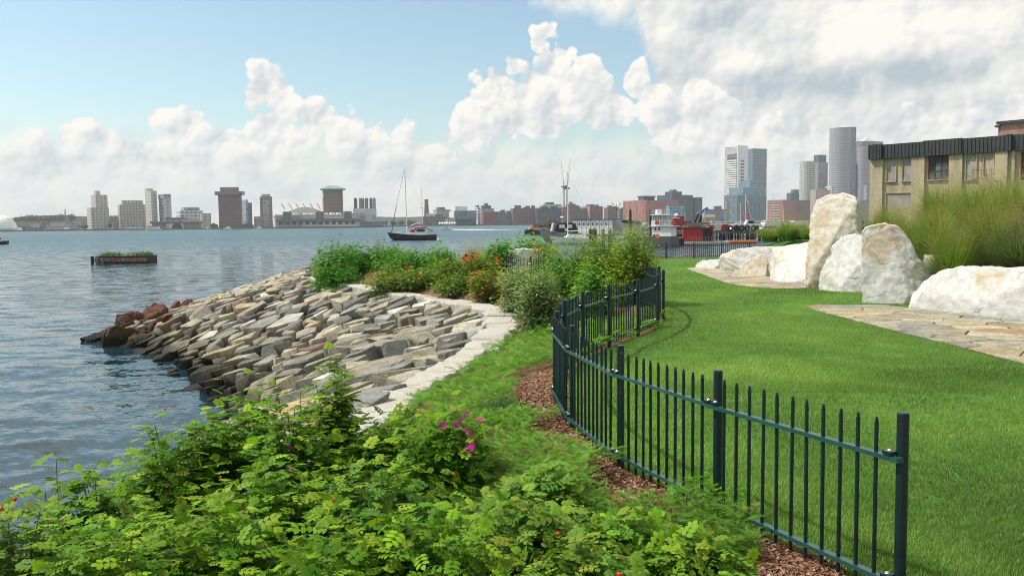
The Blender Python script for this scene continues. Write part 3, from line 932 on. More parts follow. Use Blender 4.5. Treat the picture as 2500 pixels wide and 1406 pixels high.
# ================================================================== fences
M_fence = simple('dark_green_paint', (.006, .022, .024), .34, var=.15, scale=6, spec=.35)
M_rail = simple('green_rail_sunlit', (.014, .070, .060), .32, var=.15, scale=6, spec=.5)  # sunlit rail tops put into a lighter tone of the fence green
M_bolt = simple('zinc_bolt', (.55, .55, .53), .35, metal=.8, var=.1)
def picket_mesh(h, r, n=8):
    b = MB().lathe([(r, .03), (r, h - .03), (r * 1.0, h - .026), (r * .62, h - .024), (r * .92, h - .016), (r * .55, h - .004), (.0015, h)], n=n)
    o = b.build('picket', M_fence, smooth=False); me = o.data; bpy.data.objects.remove(o); return me
def post_mesh(h, r, n=16):
    b = MB().lathe([(r, -.15), (r, h - .006), (r * .9, h)], n=n)
    o = b.build('post', M_fence); me = o.data; bpy.data.objects.remove(o); return me
def fence(name, label, posts, h, n_pick, z_at, r_post=.028, r_pick=.0105, side=.046, rails=(.70, .10), clamp=True):
    root = thing(name, label, 'fence', (*posts[0], float(z_at(*posts[0]))))
    org = Vector(root.location)
    pm, km = post_mesh(h, r_post), picket_mesh(h - .035, r_pick)
    P3 = [Vector((x, y, float(z_at(x, y)))) for x, y in posts]
    bm_ = MB().box(-.024, .024, -.022, .022, -.009, .009).build('clamp', M_fence); cm = bm_.data; bpy.data.objects.remove(bm_)
    bo = MB().lathe([(.012, 0), (.012, .004), (.007, .009), (.001, .010)], n=8).build('bolt', M_bolt); bom = bo.data; bpy.data.objects.remove(bo)
    for p in P3:
        o = link(bpy.data.objects.new('post', pm), root); o.location = p - org
    offs = []
    for i, p in enumerate(P3):
        a = P3[max(i - 1, 0)]; b = P3[min(i + 1, len(P3) - 1)]
        tg = (b - a); tg.z = 0; tg.normalize()
        offs.append(Vector((-tg.y, tg.x, 0)) * side)
    for i in range(len(P3) - 1):
        a, b = P3[i] + offs[i], P3[i + 1] + offs[i + 1]
        d = (b - a); L = d.length; u = d.normalized(); rz = math.atan2(d.y, d.x)
        sd = Vector((-u.y, u.x, 0))
        for zr in rails:
            w, hh = .021, .011
            ring = lambda c: [c + sd * w + Vector((0, 0, -hh)), c + sd * w + Vector((0, 0, hh)), c - sd * w + Vector((0, 0, hh)), c - sd * w + Vector((0, 0, -hh))]
            c0, c1 = a - u * .03 + Vector((0, 0, zr + .004 * (i % 2))), b + u * .03 + Vector((0, 0, zr + .004 * (i % 2)))
            MB().rings([[v - org for v in ring(c0)], [v - org for v in ring(c1)]]).build('rail', M_rail, root)
            if clamp:
                for q, c in ((0, a), (1, b)):
                    cl_ = link(bpy.data.objects.new('clamp', cm), root)
                    cl_.location = c + u * (.035 if q == 0 else -.035) + Vector((0, 0, zr + .013 + .010)) - org
                    cl_.rotation_euler = (0, 0, rz)
                    bt = link(bpy.data.objects.new('bolt', bom), cl_); bt.location = (0, 0, .009)
        for k in range(1, n_pick + 1):
            c = a + (b - a) * (k / (n_pick + 1))
            o = link(bpy.data.objects.new('picket', km), root); o.location = Vector((c.x, c.y, float(z_at(c.x, c.y)) * 0 + a.z + (b.z - a.z) * k / (n_pick + 1))) - org
            o.rotation_euler = (random.gauss(0, .004), random.gauss(0, .004), random.random() * 6)
    return root
fence('picket_fence', 'dark green metal picket fence winding in an S between lawn and planting bed', FENCE, .92, 11, lambda x, y: 0.0)
fence('picket_fence', 'dark metal picket fence along the far end of the lawn before the water', [(4.2 + 1.64 * k, 53.2) for k in range(9)], .92, 13, lambda x, y: -.40, r_post=.042, r_pick=.016, clamp=False)

# ================================================================== planting
def frames(xd, up):
    x = xd / (np.linalg.norm(xd, axis=1)[:, None] + 1e-9)
    z = up - (np.sum(up * x, 1))[:, None] * x
    z /= np.linalg.norm(z, axis=1)[:, None] + 1e-9
    y = np.cross(z, x)
    return x, y, z
def instances(tv, tf, pos, xd, up, scale, col):
    """Copies of a template (x along, z up) as one set of arrays."""
    x, y, z = frames(xd, up)
    scale = np.asarray(scale, float)
    if scale.ndim == 1: scale = np.stack([scale] * 3, 1)
    T = tv[None, :, :] * scale[:, None, :]
    V = pos[:, None, :] + T[:, :, 0:1] * x[:, None, :] + T[:, :, 1:2] * y[:, None, :] + T[:, :, 2:3] * z[:, None, :]
    n, k = len(pos), len(tv)
    Fi = tf[None, :, :] + (np.arange(n) * k)[:, None, None]
    C = np.repeat(np.asarray(col)[:, None, :], k, 1)
    return V.reshape(-1, 3), Fi.reshape(-1, tf.shape[1]), C.reshape(-1, 3)
def join(parts):
    V, Fi, C, o = [], [], [], 0
    for v, f, c in parts:
        V.append(v); Fi.append(f + o); C.append(c); o += len(v)
    return np.concatenate(V), np.concatenate(Fi), np.concatenate(C)

def leaf_template(w=.66, droop=.16, fold=.10, fine=True):
    if fine:
        v = [(0, 0, 0), (.28, .46 * w, fold * .7), (.72, .42 * w, fold * .4 - droop * .4), (1, 0, -droop), (.72, -.42 * w, fold * .4 - droop * .4), (.28, -.46 * w, fold * .7)]
        f = [(0, 5, 1), (1, 5, 4), (1, 4, 2), (2, 4, 3)]
    else:
        v = [(0, 0, 0), (.45, .5 * w, fold), (1, 0, -droop), (.45, -.5 * w, fold), (.45, 0, 0)]
        f = [(0, 4, 1), (4, 2, 1), (0, 3, 4), (4, 3, 2)]
    return np.array(v, float), np.array(f)
def compound(pairs=3, fine=True):
    lv, lf = leaf_template(fine=fine)
    V, Fi, o = [], [], 0
    spots = [(1.0, 0, 0.0)]
    for k in range(pairs):
        for s in (-1, 1): spots.append((.92 - .24 * k, s, .95 + .12 * k))
    for (px, s, a) in spots:
        ca, sa = math.cos(a * s), math.sin(a * s)
        L = .42 * (1 - .12 * (1 - px))
        q = lv * L
        x = q[:, 0] * ca - q[:, 1] * sa + (px - .35); y = q[:, 0] * sa + q[:, 1] * ca
        z = q[:, 2] + (-.16 * (px) ** 2) + .04 * abs(s)
        V.append(np.stack([x, y, z], 1)); Fi.append(lf + o); o += len(lv)
    V.append(np.array([(-.42, .008, .02), (-.42, -.008, .02), (.62, 0, -.06)])); Fi.append(np.array([(0, 1, 2)]) + o)
    return np.concatenate(V), np.concatenate(Fi)
T_rose = compound(3, True)
T_rose2 = compound(1, False)
T_oval = leaf_template(.55, .2, .1, False)
T_lance = leaf_template(.24, .12, .06, False)
def flower_template():
    V, Fi = [(0, 0, 0)], []
    for k in range(5):
        a = k * 2 * math.pi / 5
        for (r, da, z) in ((.70, -.66, .20), (1.0, -.34, .30), (1.0, .34, .30), (.70, .66, .20)):
            V.append((r * math.cos(a + da), r * math.sin(a + da), z))
        b = 1 + 4 * k
        Fi += [(0, b, b + 1), (0, b + 1, b + 2), (0, b + 2, b + 3)]
    return np.array(V, float), np.array(Fi)
T_flower = flower_template()
def ball_template():
    V = [(0, 0, 1), (0, 0, -1)] + [(math.cos(a) * c, math.sin(a) * c, s) for s, c in ((.5, .87), (-.5, .87)) for a in [k * math.pi / 3 for k in range(6)]]
    Fi = []
    for k in range(6):
        j = (k + 1) % 6
        Fi += [(0, 2 + k, 2 + j), (1, 8 + j, 8 + k), (2 + k, 8 + k, 8 + j), (2 + k, 8 + j, 2 + j)]
    return np.array(V, float), np.array(Fi)
T_ball = ball_template()
M_leaf = leafy('rose_leaf', .28, .55, .14, gain=1.36)
M_leaf_mid = leafy('bed_rose_leaf', .34, .60, .10, gain=1.75)
M_leaf2 = leafy('shrub_leaf', .34, .60, .10, gain=1.65)
M_petal = leafy('petal', .30, .6, .15, tint=(1.1, 1.0, 1.0))
M_stem = simple('woody_stem', (.10, .065, .035), .8)
M_hip = simple('rose_hip', (.52, .045, .015), .3, var=.2)

def shrub(name, label, x, y, rx, ry, h, seed, n_shoot=70, n_leaf=8, tmpl=T_rose, size=.105, base=(.046, .140, .006), tipc=(.21, .31, .012), mat=None, inner=.35, group=None, flowers=(), hips=0, gz=None, t0=.45, upright=.35, lump=.25, cat='shrub', jitter=.25, sun_c=None):
    """Bush of arching shoots, each carrying leaves along its outer length."""
    r = np.random.default_rng(seed)
    gz = float(ground_z(x, y)) - .03 if gz is None else gz
    root = thing(name, label, cat, (x, y, gz), group=group)
    th = r.random(n_shoot) * 2 * np.pi
    cz = r.random(n_shoot) ** .7
    sr_ = np.sqrt(1 - cz ** 2)
    lum = 1 + lump * np.array([mnoise.noise(Vector((math.cos(a) * 1.25 + seed, math.sin(a) * 1.25, c * 1.5))) for a, c in zip(th, cz)])
    k = (.90 + .22 * r.random(n_shoot)) * lum
    tip = np.stack([rx * sr_ * np.cos(th) * k, ry * sr_ * np.sin(th) * k, np.maximum(h * (cz * .88 + .14) * k, .08)], 1)
    basep = np.stack([tip[:, 0] * .22, tip[:, 1] * .22, np.zeros(n_shoot)], 1) + r.normal(0, .02, (n_shoot, 3)) * (1, 1, 0)
    mid = (basep + tip) / 2 + np.array([0, 0, 1.0]) * (upright * tip[:, 2:3]) * .5 - (tip - basep) * np.array([.12, .12, 0])
    N = n_shoot * n_leaf
    t = np.tile(np.linspace(t0, 1.0, n_leaf), n_shoot) + r.normal(0, .03, N)
    t = np.clip(t, 0, 1.02)[:, None]
    rep = lambda a: np.repeat(a, n_leaf, 0)
    P = (1 - t) ** 2 * rep(basep) + 2 * t * (1 - t) * rep(mid) + t ** 2 * rep(tip)
    tang = 2 * (1 - t) * (rep(mid) - rep(basep)) + 2 * t * (rep(tip) - rep(mid))
    tang /= np.linalg.norm(tang, axis=1)[:, None] + 1e-9
    az_ = (np.tile(np.arange(n_leaf) * 2.4, n_shoot) + rep(r.random(n_shoot) * 6.28))
    o1 = np.cross(tang, np.array([.31, .22, .92])); o1 /= np.linalg.norm(o1, axis=1)[:, None] + 1e-9
    o2 = np.cross(tang, o1)
    out = o1 * np.cos(az_)[:, None] + o2 * np.sin(az_)[:, None]
    xd = out * .95 + tang * .45 + r.normal(0, jitter, (N, 3)); xd[:, 2] = xd[:, 2] * .6 + .05
    up = np.array([0, 0, 1.0]) + .35 * P / np.array([rx, ry, h]) + r.normal(0, .24, (N, 3))
    s = size * (.55 + .7 * r.random(N)) * (.8 + .45 * rep(r.random(n_shoot))) * (1.12 - .30 * t[:, 0])
    kk = (t[:, 0] ** 4 * (.10 + .75 * rep(r.random(n_shoot))))[:, None]
    col = np.array(base) * (1 - kk) + np.array(tipc) * kk
    col = col * (.72 + .5 * r.random((N, 1))) * (1 + .10 * r.normal(0, 1, (N, 3)) * (1, .5, 1))
    P2 = P + xd / (np.linalg.norm(xd, axis=1)[:, None]) * s[:, None] * .35
    parts = [instances(*tmpl, P2, xd, up, s, np.clip(col, .005, .6))]
    if inner > 0:       # leaves deep in the bush, the shade there darkened into their colour
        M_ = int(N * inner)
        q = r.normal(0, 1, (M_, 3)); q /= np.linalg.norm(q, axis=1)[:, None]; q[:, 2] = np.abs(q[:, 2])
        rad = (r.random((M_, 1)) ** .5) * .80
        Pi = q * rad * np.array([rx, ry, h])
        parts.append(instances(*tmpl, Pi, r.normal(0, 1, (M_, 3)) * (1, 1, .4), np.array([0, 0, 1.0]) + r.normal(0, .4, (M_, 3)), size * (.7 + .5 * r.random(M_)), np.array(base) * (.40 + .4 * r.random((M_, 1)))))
    V, Fi, C = join(parts)
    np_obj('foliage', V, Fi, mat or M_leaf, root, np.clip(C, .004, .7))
    sb = MB()
    for i in range(0, n_shoot, max(1, n_shoot // 26)):
        sb.tube(basep[i] - (0, 0, .05), mid[i], .006, .0045, n=4, caps=False).tube(mid[i], mid[i] + (tip[i] - mid[i]) * .85, .0045, .002, n=4, caps=False)
    sb.build('stems', M_stem, root)
    for (fc, num, fs, zone) in flowers:
        fp, fx_, fu = [], [], []
        idx = r.choice(n_shoot, num, replace=num > n_shoot, p=None)
        for i in idx:
            p_ = tip[i] * (1.0 + .05 * r.random()) + r.normal(0, fs * .8, 3) + np.array([0, 0, fs * .5])
            fp.append(p_)
        fp = np.array(fp)
        if zone is not None:
            fp = fp * .25 + np.array(zone) * np.array([rx, ry, h]) * .80 + r.normal(0, fs * 1.1, (num, 3))
        V, Fi, C = instances(*T_flower, fp, r.normal(0, 1, (num, 3)), np.array([-.2, -.6, .8]) + r.normal(0, .45, (num, 3)), fs * (.7 + .5 * r.random(num)), np.array(fc) * (.75 + .5 * r.random((num, 1))))
        np_obj('blossom', V, Fi, M_petal, root, np.clip(C, .01, .9))
    if hips:
        for i in r.choice(n_shoot, hips):
            p_ = tip[i] + r.normal(0, .02, 3) + np.array([0, 0, .02])
            hp = np_obj('rose_hip', T_ball[0] * .0125, T_ball[1], M_hip, root, smooth=True); hp.location = p_
    return root

def screen_shrub(px, top_py, Y, hw, clear=False, **kw):
    """Bush whose top is seen at (px, top_py), Y metres away, hw photo pixels to either side."""
    p_ = at(px, top_py, Y)
    while clear and p_.x - hw * Y / F * .80 < float(cap_x(Y)) + .40 and Y < 60:      # keep clear of the kerb
        Y += .15; p_ = at(px, top_py, Y)
    gz = float(ground_z(p_.x, Y)) - .03 if p_.x > float(cap_x(Y)) else -.9
    gz = max(gz, p_.z - 1.9)
    rx = hw * Y / F
    kw.setdefault('ry', max(rx * .9, .25))
    return shrub(x=p_.x, y=Y, rx=rx, h=max(p_.z - gz, .2), gz=gz, **kw)

ROSE_GROUP = 'rose bushes in the foreground'
PINK = (.72, .07, .40)
fg = [  # px, top, distance, half width, label, extras
    (40, 1318, 4.5, 150, 'yellowish rose bush in the bottom left corner over the water', dict(base=(.085, .18, .018), tipc=(.22, .28, .03), hips=3)),
    (120, 1208, 6.3, 60, 'thin dark rose shoot leaning out over the water', dict(n_shoot=14, inner=0, base=(.035, .09, .02), tipc=(.06, .13, .02))),
    (240, 1215, 5.6, 150, 'rose bush beside the thin shoot at the water edge', {}),
    (330, 1290, 4.7, 200, 'dense low rose bush near the bottom left corner', dict(hips=4)),
    (410, 1115, 6.6, 140, 'rose bush rising where the stone bank meets the water', dict(hips=2)),
    (610, 1000, 7.5, 120, 'tall bright rose bush in front of the lower stones', dict(hips=3, tipc=(.17, .27, .03))),
    (520, 1050, 7.0, 130, 'rounded rose bush left of the tall bright one', dict(hips=2)),
    (815, 930, 7.3, 62, 'slender yellow-green rose bush with hips, tallest against the stones', dict(n_shoot=150, hips=6, lump=.25, t0=.2, base=(.075, .16, .016), tipc=(.22, .29, .03), inner=.5)),
    (715, 1045, 6.6, 130, 'rose bush at the foot of the slender yellow-green one', dict(flowers=[(PINK, 3, .03, (.0, -.5, .55))])),
    (660, 1185, 5.5, 200, 'broad rose bush in the middle of the left foreground', dict(hips=3)),
    (930, 1055, 7.0, 120, 'rose bush just below the pale granite kerb', {}),
    (1085, 1035, 6.4, 150, 'rose bush with open magenta-pink blossoms near the juniper', dict(flowers=[(PINK, 9, .030, (.42, -.55, .95)), (PINK, 5, .029, (.62, -.9, .62))], hips=2)),
    (930, 1190, 5.3, 220, 'wide dark rose bush in the centre foreground', dict(base=(.040, .125, .015), hips=2)),
    (560, 1300, 4.4, 230, 'low rose bush along the bottom edge, left of centre', dict(hips=2)),
    (230, 1370, 4.0, 220, 'rose bush cut by the bottom edge near the left corner', dict(hips=1)),
    (1010, 1310, 4.2, 240, 'bushy rose along the bottom edge at the centre', dict(hips=3)),
    (1330, 1185, 5.6, 130, 'light green rose bush beside the bare mulch', dict(base=(.075, .175, .018), tipc=(.20, .30, .035))),
    (1270, 1270, 4.7, 190, 'yellow-green rose bush in front of the light green one', dict(base=(.075, .17, .018), tipc=(.22, .28, .03), hips=3)),
    (1520, 1325, 4.6, 150, 'low rose bush below the round mulch patch', dict(base=(.065, .165, .018))),
    (1700, 1352, 4.4, 120, 'last low rose bush towards the near fence end', dict(base=(.070, .16, .020))),
    (1430, 1370, 3.9, 200, 'rose bush with red hips cut by the bottom edge, right of centre', dict(hips=5, base=(.070, .165, .018), tipc=(.20, .26, .03))),
    (780, 1355, 4.0, 210, 'rose bush cut by the bottom edge between two bushy ones', dict(hips=2)),
]
for k, (px, tp, Yd, hw, lab, ex) in enumerate(fg):
    kw = dict(n_shoot=80, n_leaf=7, seed=100 + k, size=.104 if Yd < 5.2 else .100, group=ROSE_GROUP, inner=.26, t0=.36, lump=.42)
    kw.update(ex)
    if 'n_shoot' not in ex: kw['n_shoot'] = int(80 + hw * .46)
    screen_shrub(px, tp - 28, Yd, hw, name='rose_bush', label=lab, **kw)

# the bed beyond the kerb
G1, G1T = (.040, .135, .016), (.085, .20, .025)
OL, OLT = (.080, .140, .020), (.19, .22, .035)
RED = (.55, .012, .016)
mid = [
    (815, 602, 34.0, 62, 'dense green rose bush at the end of the kerb over the stones', dict(base=G1, tipc=G1T, size=.15)),
    (875, 606, 35.5, 68, 'green rose bush second from the end of the kerb', dict(base=G1, tipc=G1T, size=.15)),
    (945, 608, 36.5, 70, 'broad green rose bush below the sailing boat', dict(base=G1, tipc=G1T, size=.15, flowers=[((.55, .25, .25), 8, .05, None)])),
    (820, 640, 32.5, 70, 'low green bush where the kerb begins', dict(base=G1, tipc=G1T, size=.14)),
    (1000, 622, 33.0, 90, 'dark green bush right of the broad one', dict(base=G1, tipc=(.11, .19, .03), size=.14)),
    (1075, 612, 37.0, 60, 'bush with upright leafy shoots beside the pale grass', dict(base=(.06, .16, .02), tipc=(.12, .24, .03), size=.15, lump=.6, n_shoot=60)),
    (1215, 592, 33.0, 45, 'leafy bush standing left of the flat white rock', dict(base=(.05, .15, .02), tipc=(.10, .22, .03), size=.14, lump=.5)),
    (1290, 582, 42.0, 75, 'leafy bush behind the flat white rock', dict(base=(.06, .17, .02), tipc=(.12, .26, .03), size=.16, lump=.5)),
    (955, 652, 28.6, 70, 'olive rose bush with red flowers at the left of the red roses', dict(base=OL, tipc=OLT, size=.10, tmpl=T_rose2, flowers=[(RED, 9, .06, None)])),
    (1040, 662, 26.6, 85, 'olive rose bush with few red flowers along the kerb', dict(base=OL, tipc=OLT, size=.10, tmpl=T_rose2, flowers=[(RED, 3, .055, None)])),
    (1120, 640, 27.5, 70, 'rose bush with a red cluster on its top behind the kerb', dict(base=(.07, .12, .02), tipc=OLT, size=.10, tmpl=T_rose2, flowers=[(RED, 26, .06, (.5, -.4, .95))])),
    (1120, 682, 23.6, 75, 'low olive rose bush where the kerb starts to bend', dict(base=(.06, .115, .02), tipc=OLT, size=.095, tmpl=T_rose2, flowers=[(RED, 2, .045, None)])),
    (1195, 660, 22.8, 60, 'yellowish rose bush with scattered red flowers by the kerb bend', dict(base=(.10, .13, .018), tipc=(.24, .22, .03), size=.095, tmpl=T_rose2, flowers=[(RED, 14, .045, None), (RED, 12, .045, (.75, -.6, .42))])),
    (1180, 630, 27.0, 55, 'tall thin rose bush with red flowers next to the fence end', dict(base=OL, tipc=OLT, size=.10, tmpl=T_rose2, flowers=[(RED, 18, .055, None)])),
    (1270, 655, 19.5, 62, 'grey-green willow-leaved bush at the bend of the kerb', dict(base=(.15, .20, .09), tipc=(.27, .33, .16), size=.085, tmpl=T_lance, n_shoot=210, n_leaf=13, mat=M_leaf2, t0=.25)),
    (1320, 672, 18.0, 66, 'darker grey-green bush touching the fence', dict(base=(.11, .165, .065), tipc=(.22, .28, .125), size=.085, tmpl=T_lance, n_shoot=210, n_leaf=13, mat=M_leaf2, t0=.25)),
    (1395, 604, 21.0, 95, 'tall light green shrub behind the grey-green bushes', dict(base=(.065, .165, .022), tipc=(.17, .25, .035), size=.085, tmpl=T_lance, n_shoot=210, n_leaf=13, mat=M_leaf2, t0=.2, upright=.8)),
    (1475, 582, 20.5, 90, 'tall shrub with yellowing tips inside the fence curve', dict(base=(.08, .165, .02), tipc=(.24, .28, .035), size=.085, tmpl=T_lance, n_shoot=270, n_leaf=14, mat=M_leaf2, t0=.2, upright=.5, lump=.15)),
    (1545, 566, 19.8, 72, 'tallest yellow-tipped shrub at the outer fence curve', dict(base=(.10, .18, .018), tipc=(.30, .30, .035), size=.085, tmpl=T_lance, n_shoot=270, n_leaf=14, mat=M_leaf2, t0=.2, upright=.5, lump=.15, flowers=[((.55, .12, .02), 2, .05, (.9, -.3, .8))])),
    (1450, 655, 17.2, 70, 'bright green leafy shrub just behind the pickets', dict(base=(.070, .17, .025), tipc=(.15, .26, .04), size=.07, tmpl=T_oval, n_shoot=120, n_leaf=12, mat=M_leaf2, t0=.25)),
    (1325, 604, 27.0, 40, 'clump of orange daisy-like flowers beside the flat white rock', dict(base=(.075, .14, .02), tipc=(.16, .20, .03), size=.09, tmpl=T_lance, n_shoot=80, mat=M_leaf2, upright=1.0, flowers=[((.75, .25, .015), 40, .05, None)], cat='flowers')),
]
for k, (px, tp, Yd, hw, lab, ex) in enumerate(mid):
    kw = dict(n_shoot=100, n_leaf=9, seed=300 + k, tmpl=T_rose2, inner=.5, t0=.3, mat=M_leaf_mid)
    kw.update(ex)
    kw['n_shoot'] = int(kw['n_shoot'] * 1.45); kw['n_leaf'] = int(kw['n_leaf'] * 1.3); kw['size'] = kw.get('size', .1) * 1.5; kw['ry'] = max(hw * Yd / F * .9, .45); kw['clear'] = Yd > 18.5 and px > 1030
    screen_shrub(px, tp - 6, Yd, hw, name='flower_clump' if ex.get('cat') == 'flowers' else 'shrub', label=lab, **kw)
screen_shrub(2100, 532, 27.0, 42, name='shrub', label='bright green bush between the tallest boulder and the tall grass', seed=401, n_shoot=120, n_leaf=9, tmpl=T_oval, size=.12, base=(.04, .13, .02), tipc=(.07, .2, .03), mat=M_leaf2, inner=.6)
# dark rounded juniper by the mulch
shrub('juniper_bush', 'small rounded dark juniper beside the bare mulch', *(lambda q: (q.x, q.y))(on(1225, 1032, -.12)), .27, .25, .24, 405, n_shoot=170, n_leaf=10, tmpl=leaf_template(.3, .05, .05, False), size=.035, base=(.022, .080, .024), tipc=(.05, .13, .04), mat=M_leaf2, t0=.4, inner=.6)

# ------------------------------------------------------------------ creeping juniper: one mat nobody could count
def sprig_template(n=6):
    V, Fi = [], []
    for k in range(n):
        x = .15 + .85 * k / n
        for s in (-1, 1):
            L = .30 * (1 - .55 * (k / n))
            b = len(V)
            z = .10 * x - .22 * x * x
            V += [(x - .02, 0, z), (x + .07, 0, z), (x + .62 * L, s * L * .8, z + .06)]
            Fi.append((b, b + 1, b + 2))
    b = len(V); V += [(0, .012, 0), (0, -.012, 0), (1.06, 0, -.12)]; Fi.append((b, b + 1, b + 2))
    return np.array(V, float), np.array(Fi)
T_sprig = sprig_template()
PATCH = [(1318, 965, 78, 36), (1330, 1030, 70, 36), (1395, 1110, 90, 50), (1580, 1262, 118, 54), (1925, 1392, 105, 46), (1270, 955, 30, 14), (1470, 1180, 40, 22)]
jr = np.random.default_rng(31)
def ground_points(n, x0, x1, y0, y1, zg):
    px_ = x0 + (x1 - x0) * jr.random(n); py_ = y0 + (y1 - y0) * jr.random(n)
    dcam = np.stack([(px_ - 1250) / F, -(py_ - 703) / F, -np.ones(n)], 1) @ np.array(CAM_R).T
    tt = (zg - CAM_Z) / dcam[:, 2]
    return px_, py_, dcam[:, 0] * tt, dcam[:, 1] * tt
px_, py_, gx, gy = ground_points(50000, 620, 2080, 790, 1450, -.16)
keep = (gx > cap_x(gy) + .58) & (gx < bed_x(gy) + .05) & (gy < 20.5) & (gy > 3)
nz = np.array([mnoise.noise(Vector((a * 1.1, b * 1.1, 3.0))) for a, b in zip(gx, gy)])
for (cx_, cy_, ra, rb_) in PATCH:
    keep &= ((px_ - cx_) / ra) ** 2 + ((py_ - cy_) / rb_) ** 2 > 1.12 + .9 * nz
keep &= ~((px_ > 1840) & (py_ > 1340)) & (nz > -.62)
gx, gy, nz = gx[keep], gy[keep], nz[keep]
N = len(gx)
a_ = jr.random(N) * 6.28
hgt = np.clip(.07 + .13 * nz + .10 * jr.random(N), .01, .30)
P = np.stack([gx, gy, ground_z(gx, gy) + hgt], 1)
xd = np.stack([np.cos(a_), np.sin(a_), .18 + .35 * jr.random(N)], 1)
col = np.where(jr.random((N, 1)) < .015, np.array([[.22, .10, .04]]), np.array([[.070, .165, .022]]) * (.55 + .85 * jr.random((N, 1))) * (1 + .35 * nz[:, None]) + np.array([[.03, .035, .004]]) * jr.random((N, 1)))
Vj, Fj, Cj = instances(*T_sprig, P, xd, np.array([0, 0, 1.0]) + jr.normal(0, .25, (N, 3)), (.090 + .07 * jr.random(N)) * np.clip(gy / 9.0, .75, 1.6), np.clip(col, .01, .5))
tag(np_obj('juniper', Vj, Fj, M_leaf2, None, Cj), 'creeping green juniper covering the slope between kerb and fence', 'ground cover', kind='stuff')
# bark chips
T_chip = (np.array([(-.5, -.5, 0), (.5, -.35, .05), (.45, .5, 0), (-.4, .4, .06)], float), np.array([(0, 1, 2), (0, 2, 3)]))
pc = []
for (cx_, cy_, ra, rb_) in PATCH:
    n = int(ra * rb_ * .75)
    pc.append(np.stack([cx_ + ra * 1.25 * jr.uniform(-1, 1, n), cy_ + rb_ * 1.3 * jr.uniform(-1, 1, n)], 1))
pc = np.concatenate(pc)
dcam = np.stack([(pc[:, 0] - 1250) / F, -(pc[:, 1] - 703) / F, -np.ones(len(pc))], 1) @ np.array(CAM_R).T
tt = (-.08 - CAM_Z) / dcam[:, 2]
gx, gy = dcam[:, 0] * tt, dcam[:, 1] * tt
k_ = (gx < bed_x(gy) + .1) & (gx > cap_x(gy) + .7)
gx, gy = gx[k_], gy[k_]; N = len(gx)
P = np.stack([gx, gy, ground_z(gx, gy) + .012], 1)
CH = np.array([(.26, .135, .08), (.16, .078, .048), (.36, .22, .14), (.50, .36, .26), (.09, .05, .033)])
Vc, Fc_, Cc = instances(*T_chip, P, jr.normal(0, 1, (N, 3)) * (1, 1, .25), np.array([0, 0, 1.0]) + jr.normal(0, .45, (N, 3)), np.stack([.018 + .05 * jr.random(N) ** 2, .008 + .012 * jr.random(N), np.full(N, .02)], 1), CH[jr.choice(5, N, p=[.34, .26, .22, .06, .12])])
M_chip = leafy('bark_chip', 0.0, .9, .1)
tag(np_obj('bark_chips', Vc, Fc_, M_chip, None, Cc), 'brown bark chips spread under the fence and bushes', 'mulch', kind='stuff')

# ------------------------------------------------------------------ lawn grass
M_grass = leafy('grass_blade', .40, .5, .2, tint=(1.15, 1.25, .5))
gr = np.random.default_rng(41)
def lawn_points(n, x0, x1, y0, y1):
    px_ = x0 + (x1 - x0) * gr.random(n); py_ = y0 + (y1 - y0) * gr.random(n) ** 1.0
    d_ = np.stack([(px_ - 1250) / F, -(py_ - 703) / F, -np.ones(n)], 1) @ np.array(CAM_R).T
    tt = (-CAM_Z) / d_[:, 2]
    x, y = d_[:, 0] * tt, d_[:, 1] * tt
    k = (d_[:, 2] < 0) & (x > bed_x(y) + .0) & (y < 53.8) & (y > 2.5) & (x < 13)
    k &= ~in_poly(x, y, near_path) & ~in_poly(x, y, far_path)
    k &= ~((x > 8.9) & (y > 16.5))
    return x[k], y[k]
parts = []
T_b3 = (np.array([(0, -.5, 0), (0, .5, 0), (.55, -.42, .10), (.55, .42, .10), (1, 0, .42)], float), np.array([(0, 2, 1), (1, 2, 3), (2, 4, 3)]))
T_b1 = (np.array([(0, -.5, 0), (0, .5, 0), (1, 0, .25)], float), np.array([(0, 2, 1)]))
for (n, box, T, hh) in ((200000, (1150, 2650, 900, 1500), T_b3, .038), (210000, (1250, 2650, 690, 960), T_b1, .036), (60000, (900, 2400, 610, 720), T_b1, .055)):
    x, y = lawn_points(n, *box)
    N = len(x)
    lo = np.array([mnoise.noise(Vector((a * .55, b * .42, 9.0))) + .5 * mnoise.noise(Vector((a * 1.9, b * 1.5, 4.0))) for a, b in zip(x[::1], y[::1])])
    a_ = gr.random(N) * 6.28
    lean = gr.random(N) * 1.5 + .2
    up_d = np.stack([np.cos(a_) * lean, np.sin(a_) * lean, np.ones(N)], 1)      # the blade's long direction
    face = np.stack([-np.cos(a_), -np.sin(a_), .3 * np.ones(N)], 1)
    Lb = hh * (.65 + .7 * gr.random(N)) * (1 + .25 * lo)
    wb = np.maximum(.0042, .00062 * y) * (.8 + .5 * gr.random(N))
    col = (np.array([[.142, .268, .058]]) + np.array([[.07, .05, .02]]) * np.clip(lo[:, None] + .2, 0, 1)) * (.72 + .56 * gr.random((N, 1))) * (1 + .60 * lo[:, None])
    pt = np.clip(np.array([mnoise.noise(Vector((a * .21, b * .16, 2.0))) for a, b in zip(x, y)]) * 1.6, 0, 1)[:, None]
    col = col * (1 - .45 * pt) + np.array([[.22, .30, .075]]) * .45 * pt
    dry = gr.random((N, 1)) < .09 + .10 * np.clip(lo[:, None], 0, 1)
    col = np.where(dry, np.array([[.26, .34, .10]]), col)
    P = np.stack([x, y, ground_z(x, y) - .004], 1)
    parts.append(instances(*T, P, up_d, face, np.stack([Lb, wb, Lb * .5], 1), np.clip(col, .01, .5)))
Vg, Fg, Cg = join(parts)
tag(np_obj('grass', Vg, Fg, M_grass, None, Cg), 'mown green grass of the lawn', 'grass', kind='stuff')
